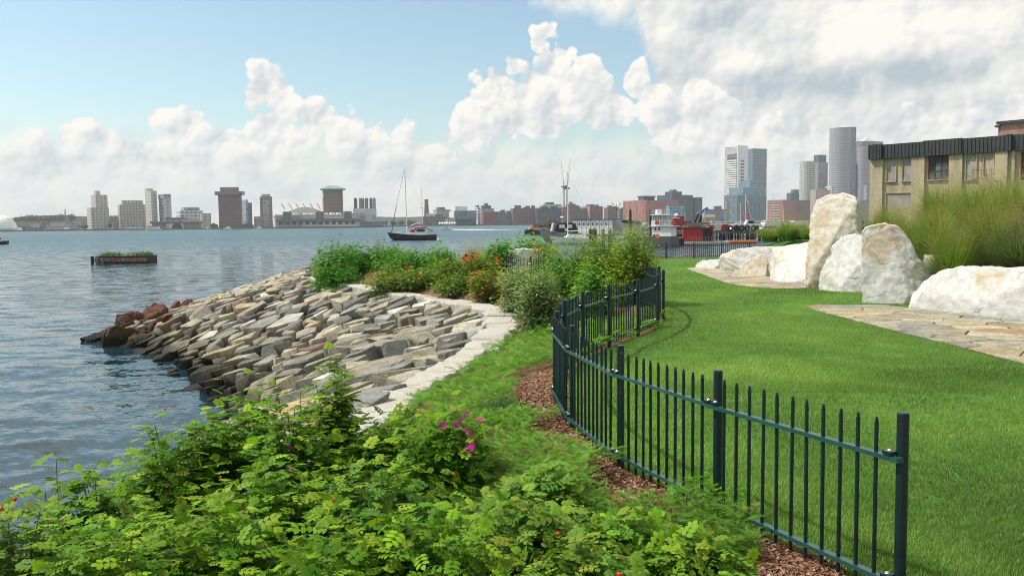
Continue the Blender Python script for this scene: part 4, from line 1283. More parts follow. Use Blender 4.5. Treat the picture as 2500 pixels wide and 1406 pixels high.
print('grass tris', len(Fg), 'juniper', len(Fj))

# ------------------------------------------------------------------ tall ornamental grass
M_reed = leafy('tall_grass', .45, .5, .25, tint=(1.15, 1.15, .55))
def tall_grass(label, x, y, h, spread, seed, n=2150, base=(.155, .310, .050), tipc=(.30, .33, .085), gz=None, plume=200, wid=.011, gname='tall_grass_clump'):
    r = np.random.default_rng(seed)
    gz = float(ground_z(x, y)) if gz is None else gz
    root = thing(gname, label, 'tall grass', (x, y, gz), group='clumps of tall grass on the bank')
    a = r.random(n) * 6.28
    b0 = (r.random(n) ** .5) * spread * .32
    reach = spread * (.15 + .95 * r.random(n) ** 1.2)
    H = h * (.55 + .5 * r.random(n)) * (1 - .22 * (reach / spread) ** 2)
    dirx, diry = np.cos(a), np.sin(a)
    S = 6
    rows = []
    for k in range(S):
        t = k / (S - 1)
        rad = b0 + reach * t ** 2.1
        z = H * (1.22 * t - .34 * t ** 3 * (.4 + reach / spread))
        c = np.stack([dirx * rad + .02 * r.normal(0, 1, n) * t, diry * rad + .02 * r.normal(0, 1, n) * t, z], 1)
        w = wid * (1 - .82 * t)
        sdv = np.stack([-diry, dirx, np.zeros(n)], 1) * w
        rows.append((c - sdv, c + sdv))
    V = np.stack([q for pr in rows for q in pr], 1)          # n, 2S, 3
    idx = []
    for k in range(S - 1):
        idx += [(2 * k, 2 * k + 1, 2 * k + 3), (2 * k, 2 * k + 3, 2 * k + 2)]
    idx = np.array(idx)
    Fi = (idx[None] + (np.arange(n) * 2 * S)[:, None, None]).reshape(-1, 3)
    tcol = np.linspace(0, 1, S).repeat(2)[None, :, None] ** 2
    cc = np.array(base) * (.6 + .8 * r.random((n, 1, 1)))
    C = cc * (1 - .55 * tcol) + np.array(tipc) * .55 * tcol
    C = np.where(r.random((n, 1, 1)) < .06, np.array([.26, .17, .07]), C)
    np_obj('blades', V.reshape(-1, 3), Fi, M_reed, root, C.reshape(-1, 3))
    if plume:
        m_ = plume
        a = r.random(m_) * 6.28; rad = spread * (.1 + .95 * r.random(m_)); tz = h * (.80 + .36 * r.random(m_)) * (1 - .20 * (rad / spread) ** 2)
        K = 26
        q = np.stack([np.cos(a) * rad, np.sin(a) * rad, tz], 1)
        P = np.repeat(q, K, 0) + r.normal(0, 1, (m_ * K, 3)) * np.array([.055, .055, .13])
        T = (np.array([(0, -.5, 0), (0, .5, 0), (1, 0, 0)], float), np.array([(0, 1, 2)]))
        col = np.array([.34, .29, .12]) * (.7 + .7 * r.random((m_ * K, 1)))
        V, Fi, C = instances(*T, P, r.normal(0, 1, (m_ * K, 3)) + (0, 0, .6), r.normal(0, 1, (m_ * K, 3)), np.stack([.022 + .02 * r.random(m_ * K), np.full(m_ * K, .0055), np.ones(m_ * K) * .01], 1), col)
        np_obj('plumes', V, Fi, M_reed, root, C)
    return root
GREY = dict(base=(.12, .20, .075), tipc=(.22, .25, .12))
tg = [
    (2165, 24.5, 1.35, .85, 'low clump of tall grass at the left edge of the warehouse', {}),
    (2215, 22.5, 1.45, .95, 'clump of tall grass behind the slanting boulder', {}),
    (2285, 21.0, 1.45, .95, 'clump of tall grass in the middle of the bank', {}),
    (2330, 19.0, 1.40, .85, 'green clump of tall grass just behind the huge white boulder', dict(base=(.14, .30, .045))),
    (2390, 22.0, 1.65, 1.1, 'high clump of tall grass hiding the warehouse wall', {}),
    (2420, 19.0, 1.35, .80, 'clump of tall grass over the right part of the huge boulder', dict(base=(.14, .29, .045))),
    (2490, 17.6, 1.25, .80, 'grey-green spiky clump of tall grass at the right edge', GREY),
    (2500, 21.0, 1.65, 1.1, 'highest clump of tall grass at the right edge', {}),
    (2560, 18.5, 1.35, .9, 'grey-green clump of tall grass running out of the right edge', GREY),
    (2300, 25.0, 1.75, 1.2, 'rear clump of tall grass below the broken window', {}),
    (2440, 26.0, 1.9, 1.2, 'rearmost clump of tall grass on the bank', {}),
    (2262, 20.6, .9, .55, 'short dark clump of tall grass in the gap behind two boulders', dict(base=(.05, .12, .025), plume=0)),
    (1880, 37.0, .62, .85, 'low clump of tall grass in front of the pier, left one', dict(n=900, plume=150)),
    (1925, 35.0, .78, .9, 'clump of tall grass left of the tallest boulder', dict(n=1000, plume=200)),
    (1975, 38.0, .85, .9, 'clump of tall grass half hidden behind the tallest boulder', dict(n=700, plume=150)),
]
for k, (px, Yd, h, spd, lab, ex) in enumerate(tg):
    q = at(px, 600, Yd)
    tall_grass(lab, q.x, Yd, h, spd, 500 + k, **ex)
tall_grass('tuft of pale feathery grass among the bushes beyond the red roses', at(1160, 640, 36).x, 36, 1.15, .75, 540, n=900, base=(.16, .17, .08), tipc=(.40, .34, .20), gz=-.3, plume=200)
tall_grass('thin purple-brown grass plume above the green bushes', at(925, 640, 38).x, 38, 1.7, .35, 541, n=160, base=(.12, .10, .07), tipc=(.22, .12, .11), gz=-.45, plume=50)
# ================================================================== the warehouse on the right
def facade(name, wall, glass, fh, bw, wz=.55, wx=.6, gr_=.25, var=.1, off=(0, 0)):
    """Rows of windows for buildings too far away to show single panes."""
    m, t = new_mat(name)
    tcn = t.n('ShaderNodeTexCoord')
    oc = tcn.outputs['Object']
    x, y, z = t.sep(oc)
    nx, ny, nzz = t.sep(t.vm('ABSOLUTE', tcn.outputs['Normal']))
    u = t.m('ADD', t.m('MULTIPLY', x, t.m('GREATER_THAN', ny, nx)), t.m('MULTIPLY', y, t.m('GREATER_THAN', nx, ny)))
    fu = t.m('FRACT', t.m('DIVIDE', t.m('ADD', u, 500.0 + off[0]), bw))
    fv = t.m('FRACT', t.m('DIVIDE', t.m('ADD', z, 500.0 + off[1]), fh))
    inu = t.m('LESS_THAN', t.m('ABSOLUTE', t.m('SUBTRACT', fu, .5)), wx * .5)
    inv = t.m('LESS_THAN', t.m('ABSOLUTE', t.m('SUBTRACT', fv, .5)), wz * .5)
    w = t.m('MULTIPLY', t.m('MULTIPLY', inu, inv), t.m('LESS_THAN', nzz, .5))
    n1 = t.noise(t.vm('MULTIPLY', oc, (.04, .04, .02)), 1.0, 4, .6)
    wn = t.n('ShaderNodeTexWhiteNoise', noise_dimensions='3D')
    t.l(t.xyz(t.m('FLOOR', t.m('DIVIDE', t.m('ADD', u, 500.0 + off[0]), bw)), t.m('FLOOR', t.m('DIVIDE', t.m('ADD', z, 500.0 + off[1]), fh)), 0.0), wn.inputs[0])
    gl = t.vm('SCALE', (*glass,), scale=t.ramp(wn.outputs[0], 0, 1, .6, 1.5))
    wl = t.vm('SCALE', (*wall,), scale=t.ramp(n1, .3, .7, 1 - var, 1 + var))
    p = t.n('ShaderNodeBsdfPrincipled')
    t.l(t.mix(w, wl, gl), p.inputs['Base Color'])
    t.l(t.m('ADD', .8, t.m('MULTIPLY', w, gr_ - .8)), p.inputs['Roughness'])
    p.inputs['Specular IOR Level'].default_value = .35
    finish(t, p.outputs[0])
    return m
def block_wall(name, col, mort, bw=.42, bh=.2):
    m, t = new_mat(name)
    tcn = t.n('ShaderNodeTexCoord'); oc = tcn.outputs['Object']
    x, y, z = t.sep(oc)
    br = t.n('ShaderNodeTexBrick')
    t.l(t.xyz(t.m('ADD', x, y), z, 0), br.inputs['Vector'])
    br.inputs['Color1'].default_value = (*col, 1); br.inputs['Color2'].default_value = (*[q * .9 for q in col], 1); br.inputs['Mortar'].default_value = (*mort, 1)
    br.inputs['Scale'].default_value = 1.0; br.inputs['Mortar Size'].default_value = .012; br.inputs['Brick Width'].default_value = bw; br.inputs['Row Height'].default_value = bh
    st = t.ramp(t.noise(t.vm('MULTIPLY', oc, (1.2, 1.2, .25)), 1.0, 6, .7), .40, .75, 1.06, .62)
    col_ = t.vm('SCALE', br.outputs['Color'], scale=st)
    p = t.n('ShaderNodeBsdfPrincipled'); t.l(col_, p.inputs['Base Color']); p.inputs['Roughness'].default_value = .9; p.inputs['Specular IOR Level'].default_value = .15
    finish(t, p.outputs[0]); return m
M_yellow = block_wall('pale_yellow_block', (.47, .385, .27), (.36, .30, .21))
M_brick = block_wall('weathered_brick', (.30, .16, .12), (.30, .27, .24), .3, .1)
M_fascia = simple('charcoal_metal', (.040, .041, .044), .5, var=.2, scale=.8)
M_board = simple('boarded_panel', (.30, .26, .24), .85, var=.25, scale=1.5)
M_dark = simple('dark_opening', (.012, .013, .016), .35, var=.2)
M_rust = simple('rusty_steel', (.26, .11, .05), .8, var=.4, scale=2)
A_ = at(2122, 500, 77.0); B_ = at(2520, 500, 67.0)
wl_dir = Vector((B_.x - A_.x, B_.y - A_.y, 0)); WL = wl_dir.length
wrz = math.atan2(wl_dir.y, wl_dir.x)
ztop = at(2122, 356, 77.0).z; zf = at(2122, 390, 77.0).z
wh = thing('warehouse', 'derelict cream block warehouse with charcoal metal fascia behind the tall grass', 'building', (A_.x, A_.y, 0.9), wrz)
Z0, ZT, ZF = 0.0, ztop - .9, zf - .9
LEN = 26.0
MB().box(0, LEN, .35, 16, Z0, ZT - .1).build('wall', M_yellow, wh)
k_px = [2122, 2150, 2252, 2345, 2458, 2472]
def along(px):        # distance along the facade of a photo column
    d = direction(px, 450)
    # intersect ray with facade line in plan
    dd = Vector((d.x, d.y)); den = dd.x * wl_dir.y - dd.y * wl_dir.x
    tpar = (A_.x * wl_dir.y - A_.y * wl_dir.x) / den
    return ((dd * tpar) - Vector((A_.x, A_.y))).dot(Vector((wl_dir.x, wl_dir.y))) / WL
piers = [(2122, 2152), (2222, 2254), (2314, 2346), (2425, 2456), (2466, 2474), (2524, 2550)]
for a, b in piers:
    MB().box(along(a), along(b), .12, .35, Z0, ZF).build('pilaster', M_yellow, wh)
# fascia: stepped panels with standing ribs
steps = [(2121, 2153, -.22), (2153, 2252, .0), (2252, 2345, -.10), (2345, 2456, .02), (2456, 2468, -.22), (2468, 2560, .05)]
for a, b, yo in steps:
    xa, xb = along(a), along(b)
    fp = MB().box(xa, xb - .004, yo, yo + .3, ZF - .02, ZT + (.0 if yo > -.05 else .05)).build('fascia_panel', M_fascia, wh)
    x = xa + .1
    rib = MB()
    while x < xb - .08:
        rib.box(x, x + .05, yo - .045, yo, ZF - .02, ZT)
        x += .30
    rib.build('ribs', M_fascia, fp)
MB().box(.3, LEN, .36, 15.8, ZT - .1, ZT - .02).build('roof', M_conc, wh)
def recess(px0, px1, py0, py1, mat, name='window', sill=True, frame=True, Yd=75.0, deep=.10):
    xa, xb = along(px0), along(px1)
    Yc = A_.y + (wl_dir.y / WL) * (xa + xb) / 2
    za, zb = at((px0 + px1) / 2, py1, Yc).z - .9, at((px0 + px1) / 2, py0, Yc).z - .9
    o = MB().box(xa, xb, .35 - .02, .36, za, zb).build(name, mat, wh)
    fr_ = MB().box(xa - .06, xa, .24, .36, za, zb).box(xb, xb + .06, .24, .36, za, zb).box(xa - .06, xb + .06, .24, .36, zb, zb + .07)
    fr_.build('frame', M_yellow if mat is not M_dark else M_rust, o)
    if sill: MB().box(xa - .1, xb + .1, .2, .36, za - .1, za).build('sill', M_conc, o)
    return o, xa, xb, za, zb
recess(2160, 2182, 385, 442, M_board)
recess(2199, 2221, 384, 441, M_board)
recess(2353, 2378, 376, 438, M_board)
recess(2397, 2420, 384, 425, simple('pink_board', (.42, .33, .27), .85), 'door', sill=False)
o, xa, xb, za, zb = recess(2262, 2310, 379, 438, M_dark)
mu = MB()
for q in (.33, .66): mu.box(xa + (xb - xa) * q - .03, xa + (xb - xa) * q + .03, .28, .33, za, zb)
for q in (.35, .7): mu.box(xa, xb, .28, .33, za + (zb - za) * q - .03, za + (zb - za) * q + .03)
mu.build('mullions', M_fascia, o)
M_pane = simple('dusty_glass', (.10, .11, .13), .2, var=.5, scale=1.0)
for qa, qb, za_, zb_ in ((0, .33, 0, .35), (.33, .66, .0, .35), (.33, .66, .35, .7), (.66, 1, .35, .7), (.66, 1, 0, .35)):
    MB().box(xa + (xb - xa) * qa + .03, xa + (xb - xa) * qb - .03, .315, .325, za + (zb - za) * za_ + .03, za + (zb - za) * zb_ - .03).build('pane', M_pane, o)
recess(2160, 2222, 472, 510, M_board, sill=False)
recess(2488, 2530, 370, 440, M_dark)
# iron balcony rail below the door
rl = MB()
x0_, x1_ = along(2378), along(2424)
zz_ = at(2400, 418, 72).z - .9
rl.tube((x0_, -.35, zz_), (x1_, -.35, zz_), .025, n=5).tube((x0_, -.35, zz_ - .7), (x1_, -.35, zz_ - .7), .025, n=5)
for q in np.linspace(0, 1, 5): rl.tube((x0_ + (x1_ - x0_) * q, -.35, zz_ - .7), (x0_ + (x1_ - x0_) * q, -.35, zz_), .018, n=5)
rl.tube((x0_, -.35, zz_ - .7), (x0_, .3, zz_ - .7), .025, n=5).tube((x1_, -.35, zz_ - .7), (x1_, .3, zz_ - .7), .025, n=5)
rl.build('balcony_rail', M_rust, wh)
MB().tube((along(2322), .2, zz_ - .3), (along(2332), .2, zz_ - 2.0), .08, n=6).build('drain_pipe', M_conc, wh)
# brick penthouse on the roof
ph = thing('roof_penthouse', 'old brick penthouse standing on the warehouse roof', 'building', (A_.x, A_.y, 0.9), wrz)
xa, xb = along(2398), along(2600)
zp = at(2420, 313, 76).z - .9
zq = at(2390, 322, 77).z - .9
MB().box(xa, xa + 16, 3.0, 9, ZT - .02, zp - .15).build('wall', M_brick, ph)
MB().box(xa - .25, xa + 16.2, 2.75, 9.2, zp - .15, zp + .08).build('coping', M_fascia, ph)
MB().box(along(2374) + .3, xa, 3.6, 8, ZT - .02, zq - .1).build('side_wall', M_brick, ph)
MB().box(along(2374) + .1, xa + .01, 3.4, 8.2, zq - .1, zq + .05).build('side_coping', M_fascia, ph)

# ================================================================== far shore
SHORE_Z = WATER_Z + 1.4
M_land = ground_mat('far_ground', (.12, .13, .11), (.16, .16, .14), (.09, .10, .08), .02, .1)
M_quay = simple('quay_wall', (.10, .10, .10), .9, var=.3, scale=.05)
shore = [(-700, 960), (-200, 1000), (200, 1005), (640, 1010), (870, 1020), (920, 1060), (985, 1260), (1250, 1290), (1360, 1280), (1500, 1150), (1700, 1000), (2300, 900), (2900, 900)]
sp_ = []
for px, D in shore:
    q = at(px, 545, D); sp_.append((q.x, q.y))
n = len(sp_)
V = [(x, y, SHORE_Z) for x, y in sp_] + [(x * 2.9, y * 2.9, SHORE_Z) for x, y in sp_] + [(x, y, WATER_Z - 1) for x, y in sp_]
Fs = [(i, i + 1, n + i + 1, n + i) for i in range(n - 1)] + [(2 * n + i, 2 * n + i + 1, i + 1, i) for i in range(n - 1)]
tag(np_obj('far_shore', V, Fs, M_land), kind='structure')
def hill(name, pts, D, mat, dep=260):
    """A long low hill: crest points (px, py) at D metres."""
    C = [at(px, py, D) for px, py in pts]
    rows = []
    K = 9
    P = np.array([[c.x, c.z] for c in C])
    xs = np.linspace(P[0, 0], P[-1, 0], 90); zs = np.interp(xs, P[:, 0], P[:, 1])
    rr_ = np.random.default_rng(int(D))
    V = []
    for k in range(K):
        w = k / (K - 1)
        f = math.sin(math.pi * min(w * 1.0, .5)) if w < .5 else math.cos(math.pi * (w - .5))
        jz = np.array([mnoise.noise(Vector((x * .03, w * 6, D))) for x in xs]) * 3.0
        V.append(np.stack([xs, np.full(90, D - dep / 2 + dep * w), SHORE_Z - .5 + np.maximum(zs - SHORE_Z, 0) * f + jz * (f > .3)], 1))
    V = np.concatenate(V); i = np.arange(K * 90).reshape(K, 90)
    return tag(np_obj(name, V, np.stack([i[:-1, :-1], i[:-1, 1:], i[1:, 1:], i[1:, :-1]], -1).reshape(-1, 4), mat, smooth=True), kind='structure')
M_hill = ground_mat('wooded_hill', (.018, .038, .018), (.030, .052, .024), (.06, .058, .05), .03, .6)
hill('hill', [(-120, 545), (27, 534), (70, 528), (150, 524), (190, 528), (260, 530), (330, 545)], 1500, M_hill)
hill('distant_hill', [(850, 548), (905, 534), (925, 529), (960, 530), (1040, 529), (1120, 532), (1300, 540), (1400, 548)], 2600, M_hill)

def clump_tree(label, px, base_py, w_px, h_px, D, seed, group='trees on the far shore'):
    r = np.random.default_rng(seed)
    b = at(px, base_py, D); w, h = w_px * D / F, h_px * D / F
    root = thing('tree', label, 'tree', tuple(b), group=group)
    MB().tube((0, 0, -1), (0, 0, h * .45), w * .05, w * .03, n=5).build('trunk', M_stem, root)
    n_ = 260
    q = r.normal(0, 1, (n_, 3)); q /= np.linalg.norm(q, axis=1)[:, None]; q *= (r.random((n_, 1)) ** .4)
    P_ = q * np.array([w * .5, w * .5, h * .36]) * (1 + .25 * np.sin(q[:, :1] * 5 + seed)) + np.array([0, 0, h * .62])
    V, Fi, C = instances(*T_oval, P_, r.normal(0, 1, (n_, 3)), r.normal(0, .6, (n_, 3)) + (0, 0, 1), w * .22 * (.6 + .6 * r.random(n_)), np.array([.035, .070, .025]) * (.6 + .8 * r.random((n_, 1))))
    np_obj('crown', V, Fi, M_leaf2, root, C)

_fc = {}
def fac(key, *a, **k):
    if key not in _fc: _fc[key] = facade('facade_' + key, *a, **k)
    return _fc[key]
BEIGE = fac('beige', (.44, .40, .35), (.13, .15, .17), 3.2, 4.2, .45, .4)
BEIGE2 = fac('beige_grid', (.40, .37, .34), (.14, .16, .18), 3.3, 3.4, .5, .5)
CREAM = fac('cream', (.50, .46, .41), (.17, .19, .21), 3.6, 6.5, .42, .35)
BROWN = fac('brown', (.175, .105, .090), (.075, .075, .09), 4.0, 2.2, .5, .45)
BROWN2 = fac('brown_grey', (.24, .18, .16), (.12, .12, .14), 4.0, 3.0, .55, .55)
GREYG = fac('grey_glass', (.30, .33, .36), (.16, .20, .24), 3.8, 3.0, .6, .75, .15)
BLUEG = fac('blue_glass', (.20, .30, .36), (.07, .17, .24), 3.8, 4.0, .7, .85, .12)
WHITE = fac('white', (.62, .62, .60), (.20, .23, .26), 4.2, 5.0, .45, .7)
TEAL = fac('teal_glass', (.10, .19, .20), (.05, .13, .14), 4.5, 5.0, .7, .8, .12)
BRICK = fac('brick', (.30, .135, .095), (.13, .13, .14), 4.0, 4.2, .45, .5)
BRICKD = fac('brick_dark', (.20, .105, .085), (.08, .085, .10), 4.0, 4.2, .5, .5)
ORANGE = fac('orange_brick', (.42, .19, .11), (.40, .36, .32), 3.8, 9.0, .35, .95)
DARKB = fac('dark_blue', (.070, .095, .125), (.04, .065, .095), 4.0, 3.6, .65, .8, .15)
GREYD = fac('dark_grey', (.15, .15, .16), (.06, .07, .08), 4.0, 4.0, .5, .6)
STRIPE = fac('striped', (.58, .55, .51), (.05, .06, .07), 4.0, 3.2, .52, .68)
ROUND = fac('round_tower', (.47, .43, .41), (.14, .18, .22), 4.3, 2.6, .55, .60)
PINKST = fac('pink_stone', (.46, .35, .30), (.14, .15, .17), 4.0, 3.2, .45, .45)
SLATE = fac('slate_glass', (.15, .20, .25), (.07, .12, .17), 3.9, 2.8, .6, .9, .12)
M_conc2 = simple('pale_concrete', (.50, .49, .46), .85, var=.15, scale=.05)
M_whitep = simple('white_paint', (.76, .76, .74), .5, var=.08, scale=.5)
M_blackp = simple('black_paint', (.015, .016, .018), .5, var=.2, scale=.7)
M_redp = simple('red_paint', (.34, .022, .022), .5, var=.2, scale=.4)
M_greyp = simple('grey_paint', (.26, .28, .30), .55, var=.15, scale=.4)
M_copper = simple('green_copper', (.18, .34, .30), .7, var=.15, scale=.1)
M_glassd = simple('dark_glass', (.02, .03, .04), .12, var=.2)
M_wood = simple('weathered_timber', (.17, .15, .125), .9, var=.35, scale=1.5, bump=.5, bscale=8)
M_tyre = simple('tyre_rubber', (.014, .014, .015), .8, var=.2)
M_steel = simple('galvanised_steel', (.40, .41, .42), .45, metal=.5, var=.15)
M_canvas = simple('grey_canvas', (.36, .35, .34), .9, var=.15)

def block(label, px0, pxc, px1, top, D, mat, base=None, alpha=60, mat_r=None, roof=None, name='building', cat='building', group=None, cornice=None, extra=()):
    """Building whose corner nearest to us is seen at pxc, its left face reaching to px0 and its right face to px1."""
    base_z = SHORE_Z if base is None else base
    tz = at(pxc, top, D).z
    c = at(pxc, top, D)
    al = R(alpha)
    wl = (pxc - px0) * D / F; wr = (px1 - pxc) * D / F
    Al, Br = wl / max(math.cos(al), .05), wr / math.sin(al)
    if wl <= 0.01: Al = max(Br * .8, 12)
    if wr <= 0.01: Br = max(Al * .8, 12)
    root = thing(name, label, cat, (c.x, c.y, base_z), 0, group)
    # local frame: x along the right face, y along the left face
    rz = math.pi / 2 - al
    root.rotation_euler = (0, 0, rz)
    H = tz - base_z
    MB().box(0, Br, 0, Al, 0, H).build('wall', mat, root)
    if cornice:
        ov, hh, cm = cornice
        MB().box(-ov, Br + ov, -ov, Al + ov, H - hh, H + .02).build('cornice', cm, root)
    for ex in extra:            # (x0f, x1f, y0f, y1f, extra height m, material, part name)
        MB().box(Br * ex[0], Br * ex[1], Al * ex[2], Al * ex[3], H, H + ex[4]).build(ex[6], ex[5], root)
    return root, Br, Al, H
bl = block
PENT = lambda m=GREYD, h=5: ((.25, .75, .25, .75, h, m, 'penthouse'),)
# ---- left group
q = at(2, 562, 960); dm = thing('tent_dome', 'white domed tent at the left edge of the far shore', 'tent', (q.x, q.y, SHORE_Z))
MB().lathe([(16.2 * math.cos(a), 16.2 * math.sin(a)) for a in np.linspace(0, 1.5, 9)], n=28).build('membrane', M_whitep, dm, smooth=True)
MB().prism([(13, 0), (21, 0), (20, 3.2), (16, 2), (10.5, 13), (9, 13)], 'y', -4, 4).build('porch', M_whitep, dm)
block('low blue-roofed shed beside the domed tent', 60, 66, 98, 556, 985, fac('bluesh', (.10, .20, .34), (.08, .14, .22), 4, 8), alpha=70)
block('row of pale low houses below the wooded hill', 100, 112, 160, 550, 1010, BEIGE2, alpha=70, extra=PENT(BEIGE, 3))
block('small white gabled boathouse by the water', 152, 156, 166, 555, 1000, M_whitep, alpha=65)
st_ = block('slim church tower with a spire on the wooded hill', 156.5, 157.5, 160.5, 522, 1480, CREAM, base=20)
MB().lathe([(1.6, 0), (.9, 6), (.1, 11)], n=8).build('spire', M_conc2, st_[0], loc=(st_[1] / 2, st_[2] / 2, st_[3]))
block('lower front wing of the stepped beige tower', 190, 222, 255, 507, 1035, BEIGE, alpha=55)
block('tall stepped beige apartment tower, leftmost of the skyline', 199, 233, 255, 476, 1075, BEIGE, alpha=55, extra=((.1, .5, .2, .6, 5, CREAM, 'penthouse'),))
block('low beige block between two beige towers', 256, 262, 292, 527, 1080, BEIGE2, alpha=60)
block('wide beige apartment block left of the glass towers', 272, 292, 350, 500, 1060, BEIGE2, alpha=60, extra=((.1, .8, .1, .8, 5, BEIGE, 'penthouse'),))
block('smooth cream tower left of the blue glass one', 340, 368, 379, 466, 1045, CREAM, alpha=50, extra=((.0, 1, .6, 1, 3, CREAM, 'parapet'),))
gt = block('blue glass tower with a beige side', 376, 400, 412, 476, 1040, BLUEG, alpha=50)
MB().box(-.4, gt[1] + .4, -.4, gt[2] + .4, gt[3] - 4, gt[3] + 1).build('crown', GREYG, gt[0])
MB().box(-.5, gt[1] + .5, -.5, 0, 0, gt[3] - 4).build('side_wall', CREAM, gt[0])
block('long white low building right of the blue glass tower', 408, 440, 486, 514, 1080, WHITE, alpha=60, extra=((.2, .9, .2, .8, 4, GREYG, 'plant_room'),))
block('stepped cream block at the end of the long white building', 484, 492, 511, 521, 1075, CREAM, alpha=60)
fp = block('low brown terminal with dark roof and a central arch', 366, 371, 480, 541, 1015, fac('terminal', (.26, .20, .17), (.16, .14, .13), 8, 9, .4, .3), alpha=80, cornice=(2.0, 2.5, GREYD))
MB().box(fp[1] * .30, fp[1] * .66, -1.5, 8, 0, fp[3] + 2).build('centre_block', CREAM, fp[0])
MB().box(fp[1] * .28, fp[1] * .68, -2.5, 9, fp[3] + 2, fp[3] + 4.2).build('centre_roof', GREYD, fp[0])
aw = MB(); aw.prism([(fp[1] * .42 + 5.5 * (1 + math.cos(a)), 5.5 * math.sin(a) * 1.2) for a in np.linspace(0, math.pi, 12)], 'y', -1.7, -1.4); aw.build('archway', M_dark, fp[0])
for k in range(4):
    MB().box(fp[1] * (.32 + .03 * k + (.19 if k > 1 else 0)), fp[1] * (.34 + .03 * k + (.19 if k > 1 else 0)), -1.7, -1.4, 5, 9).build('window', M_dark, fp[0])
TREE_LABELS = ['dark round tree left on the crest of the wooded hill', 'dark round tree second on the crest of the wooded hill', 'widest dark tree in the middle of the hill crest', 'dark tree left of the church spire', 'tall dark tree right of the church spire', 'dark tree between the two beige towers', 'low dark tree right behind the domed tent', 'dark tree at the end of the cream block', 'small dark tree beside the dark brown tower', 'dark tree on the quay left of the old power station', 'dark tree behind the bow of the sailing boat', 'low wide tree behind the pink sheds', 'small tree in front of the brick row', 'small tree before the dark office slab', 'dark tree above the blue-roofed shed', 'low dark tree beside the stepped beige tower']
for k, (px, w, h) in enumerate([(75, 30, 15), (95, 26, 13), (120, 34, 14), (145, 26, 16), (175, 22, 18), (268, 14, 14), (45, 20, 10), (520, 14, 10), (545, 12, 8), (980, 16, 13), (1000, 14, 12), (960, 18, 10), (1285, 16, 10), (1660, 14, 12), (60, 26, 12), (205, 18, 9)]):
    far = 1380 if px < 200 else (1000 if px < 600 else 1255)
    base_py = 542 if px < 200 else 562 - (px * .011)
    clump_tree(TREE_LABELS[k], px, base_py, w, h, far, 600 + k)
tw = block('dark brown tower with a projecting cornice, left of the two brown ones', 531, 532, 585, 468, 1030, BROWN, alpha=86, cornice=(3.0, 4, BROWN2))
MB().box(tw[1] * .08, tw[1] * .90, 2, tw[2] - 2, tw[3], tw[3] + 5).build('penthouse', BROWN2, tw[0])
block('pale grey glass tower right behind the dark brown tower', 583, 600, 604, 488, 1120, GREYG, alpha=50)
block('lower grey glass tower beside the pale one', 600, 606, 613, 495, 1130, SLATE, alpha=50)
block('small brown box on the quay', 617, 620, 637, 529, 1020, fac('smallb', (.30, .24, .22), (.2, .18, .17), 5, 8), alpha=80)
t3 = block('slim tower with brown sides and a grey centre', 630, 634, 662, 480, 1110, BROWN2, alpha=75, extra=((.15, .85, .2, .8, 3, BEIGE, 'penthouse'),))
MB().box(t3[1] * .25, t3[1] * .75, -.6, 0, 0, t3[3] - 4).build('centre_strip', GREYG, t3[0])
# long exhibition pier
wt = block('long pale exhibition hall on a pier with rows of openings', 640, 674, 866, 527, 1010, fac('hall', (.50, .46, .40), (.42, .39, .35), 60, 60), alpha=72)
root, Br, Al, H = wt
MB().box(-.6, Br + .6, -.8, 0, H - 7.5, H - 3.5).build('band', GREYD, root)
MB().box(-1, Br + 1, -1, Al + 1, H - .3, H + 1.2).build('roof', M_conc2, root)
for k in range(12):
    x = Br * (.03 + .079 * k)
    MB().box(x, x + Br * .045, -.9, -.05, 2.8, 6.8).build('opening', M_dark, root)
for k in (.13, .52, .86): MB().box(Br * (k - .045), Br * (k + .045), -1.4, 12, H - 8, H + 4.5).build('stair_tower', GREYD, root)
for k in (.22, .34, .42, .58, .66, .74): MB().box(Br * k, Br * (k + .05), 8, 22, H + 1.2, H + 3).build('skylight', M_whitep, root)
MB().box(-2, Br + 6, -5, 4, -2.4, .2).build('apron', M_quay, root)
ar = MB(); arc = [(Br * (.12 + .56 * s), H + 1 + 9.5 * math.sin(math.pi * s) ** .8) for s in np.linspace(0, 1, 18)]
ar.prism(arc, 'y', 60, 100).build('arched_roof', M_conc2, root)
for k in range(6):
    x = Br * (.16 + .09 * k); MB().tube((x, 70, H + 8), (x - 4, 70, H + 15), .6, n=5).build('roof_mast', M_steel, root)
t4 = block('brown tower with an overhanging green copper hip roof', 778, 790, 834, 461, 1060, BROWN, alpha=75, cornice=(3.2, 1.2, M_copper))
root, Br, Al, H = t4
MB().add([(-3.4, -3.4, H), (Br + 3.4, -3.4, H), (Br + 3.4, Al + 3.4, H), (-3.4, Al + 3.4, H), (Br * .3, Al * .3, H + 4), (Br * .7, Al * .3, H + 4), (Br * .7, Al * .7, H + 4), (Br * .3, Al * .7, H + 4)], [(0, 1, 5, 4), (1, 2, 6, 5), (2, 3, 7, 6), (3, 0, 4, 7), (4, 5, 6, 7), (3, 2, 1, 0)]).build('hip_roof', M_copper, root)
MB().box(-.7, 0, 1.5, Al - 1, 3, H * .78).build('side_bays', ORANGE, root)
v = block('white power house carrying grey flue stacks', 855, 862, 917, 509, 1090, fac('power', (.55, .56, .57), (.40, .42, .44), 12, 14, .5, .5), alpha=78)
root, Br, Al, H = v
MB().box(-6, Br * .45, -14, 0, 0, H - 6).build('front_annex', GREYG, root)
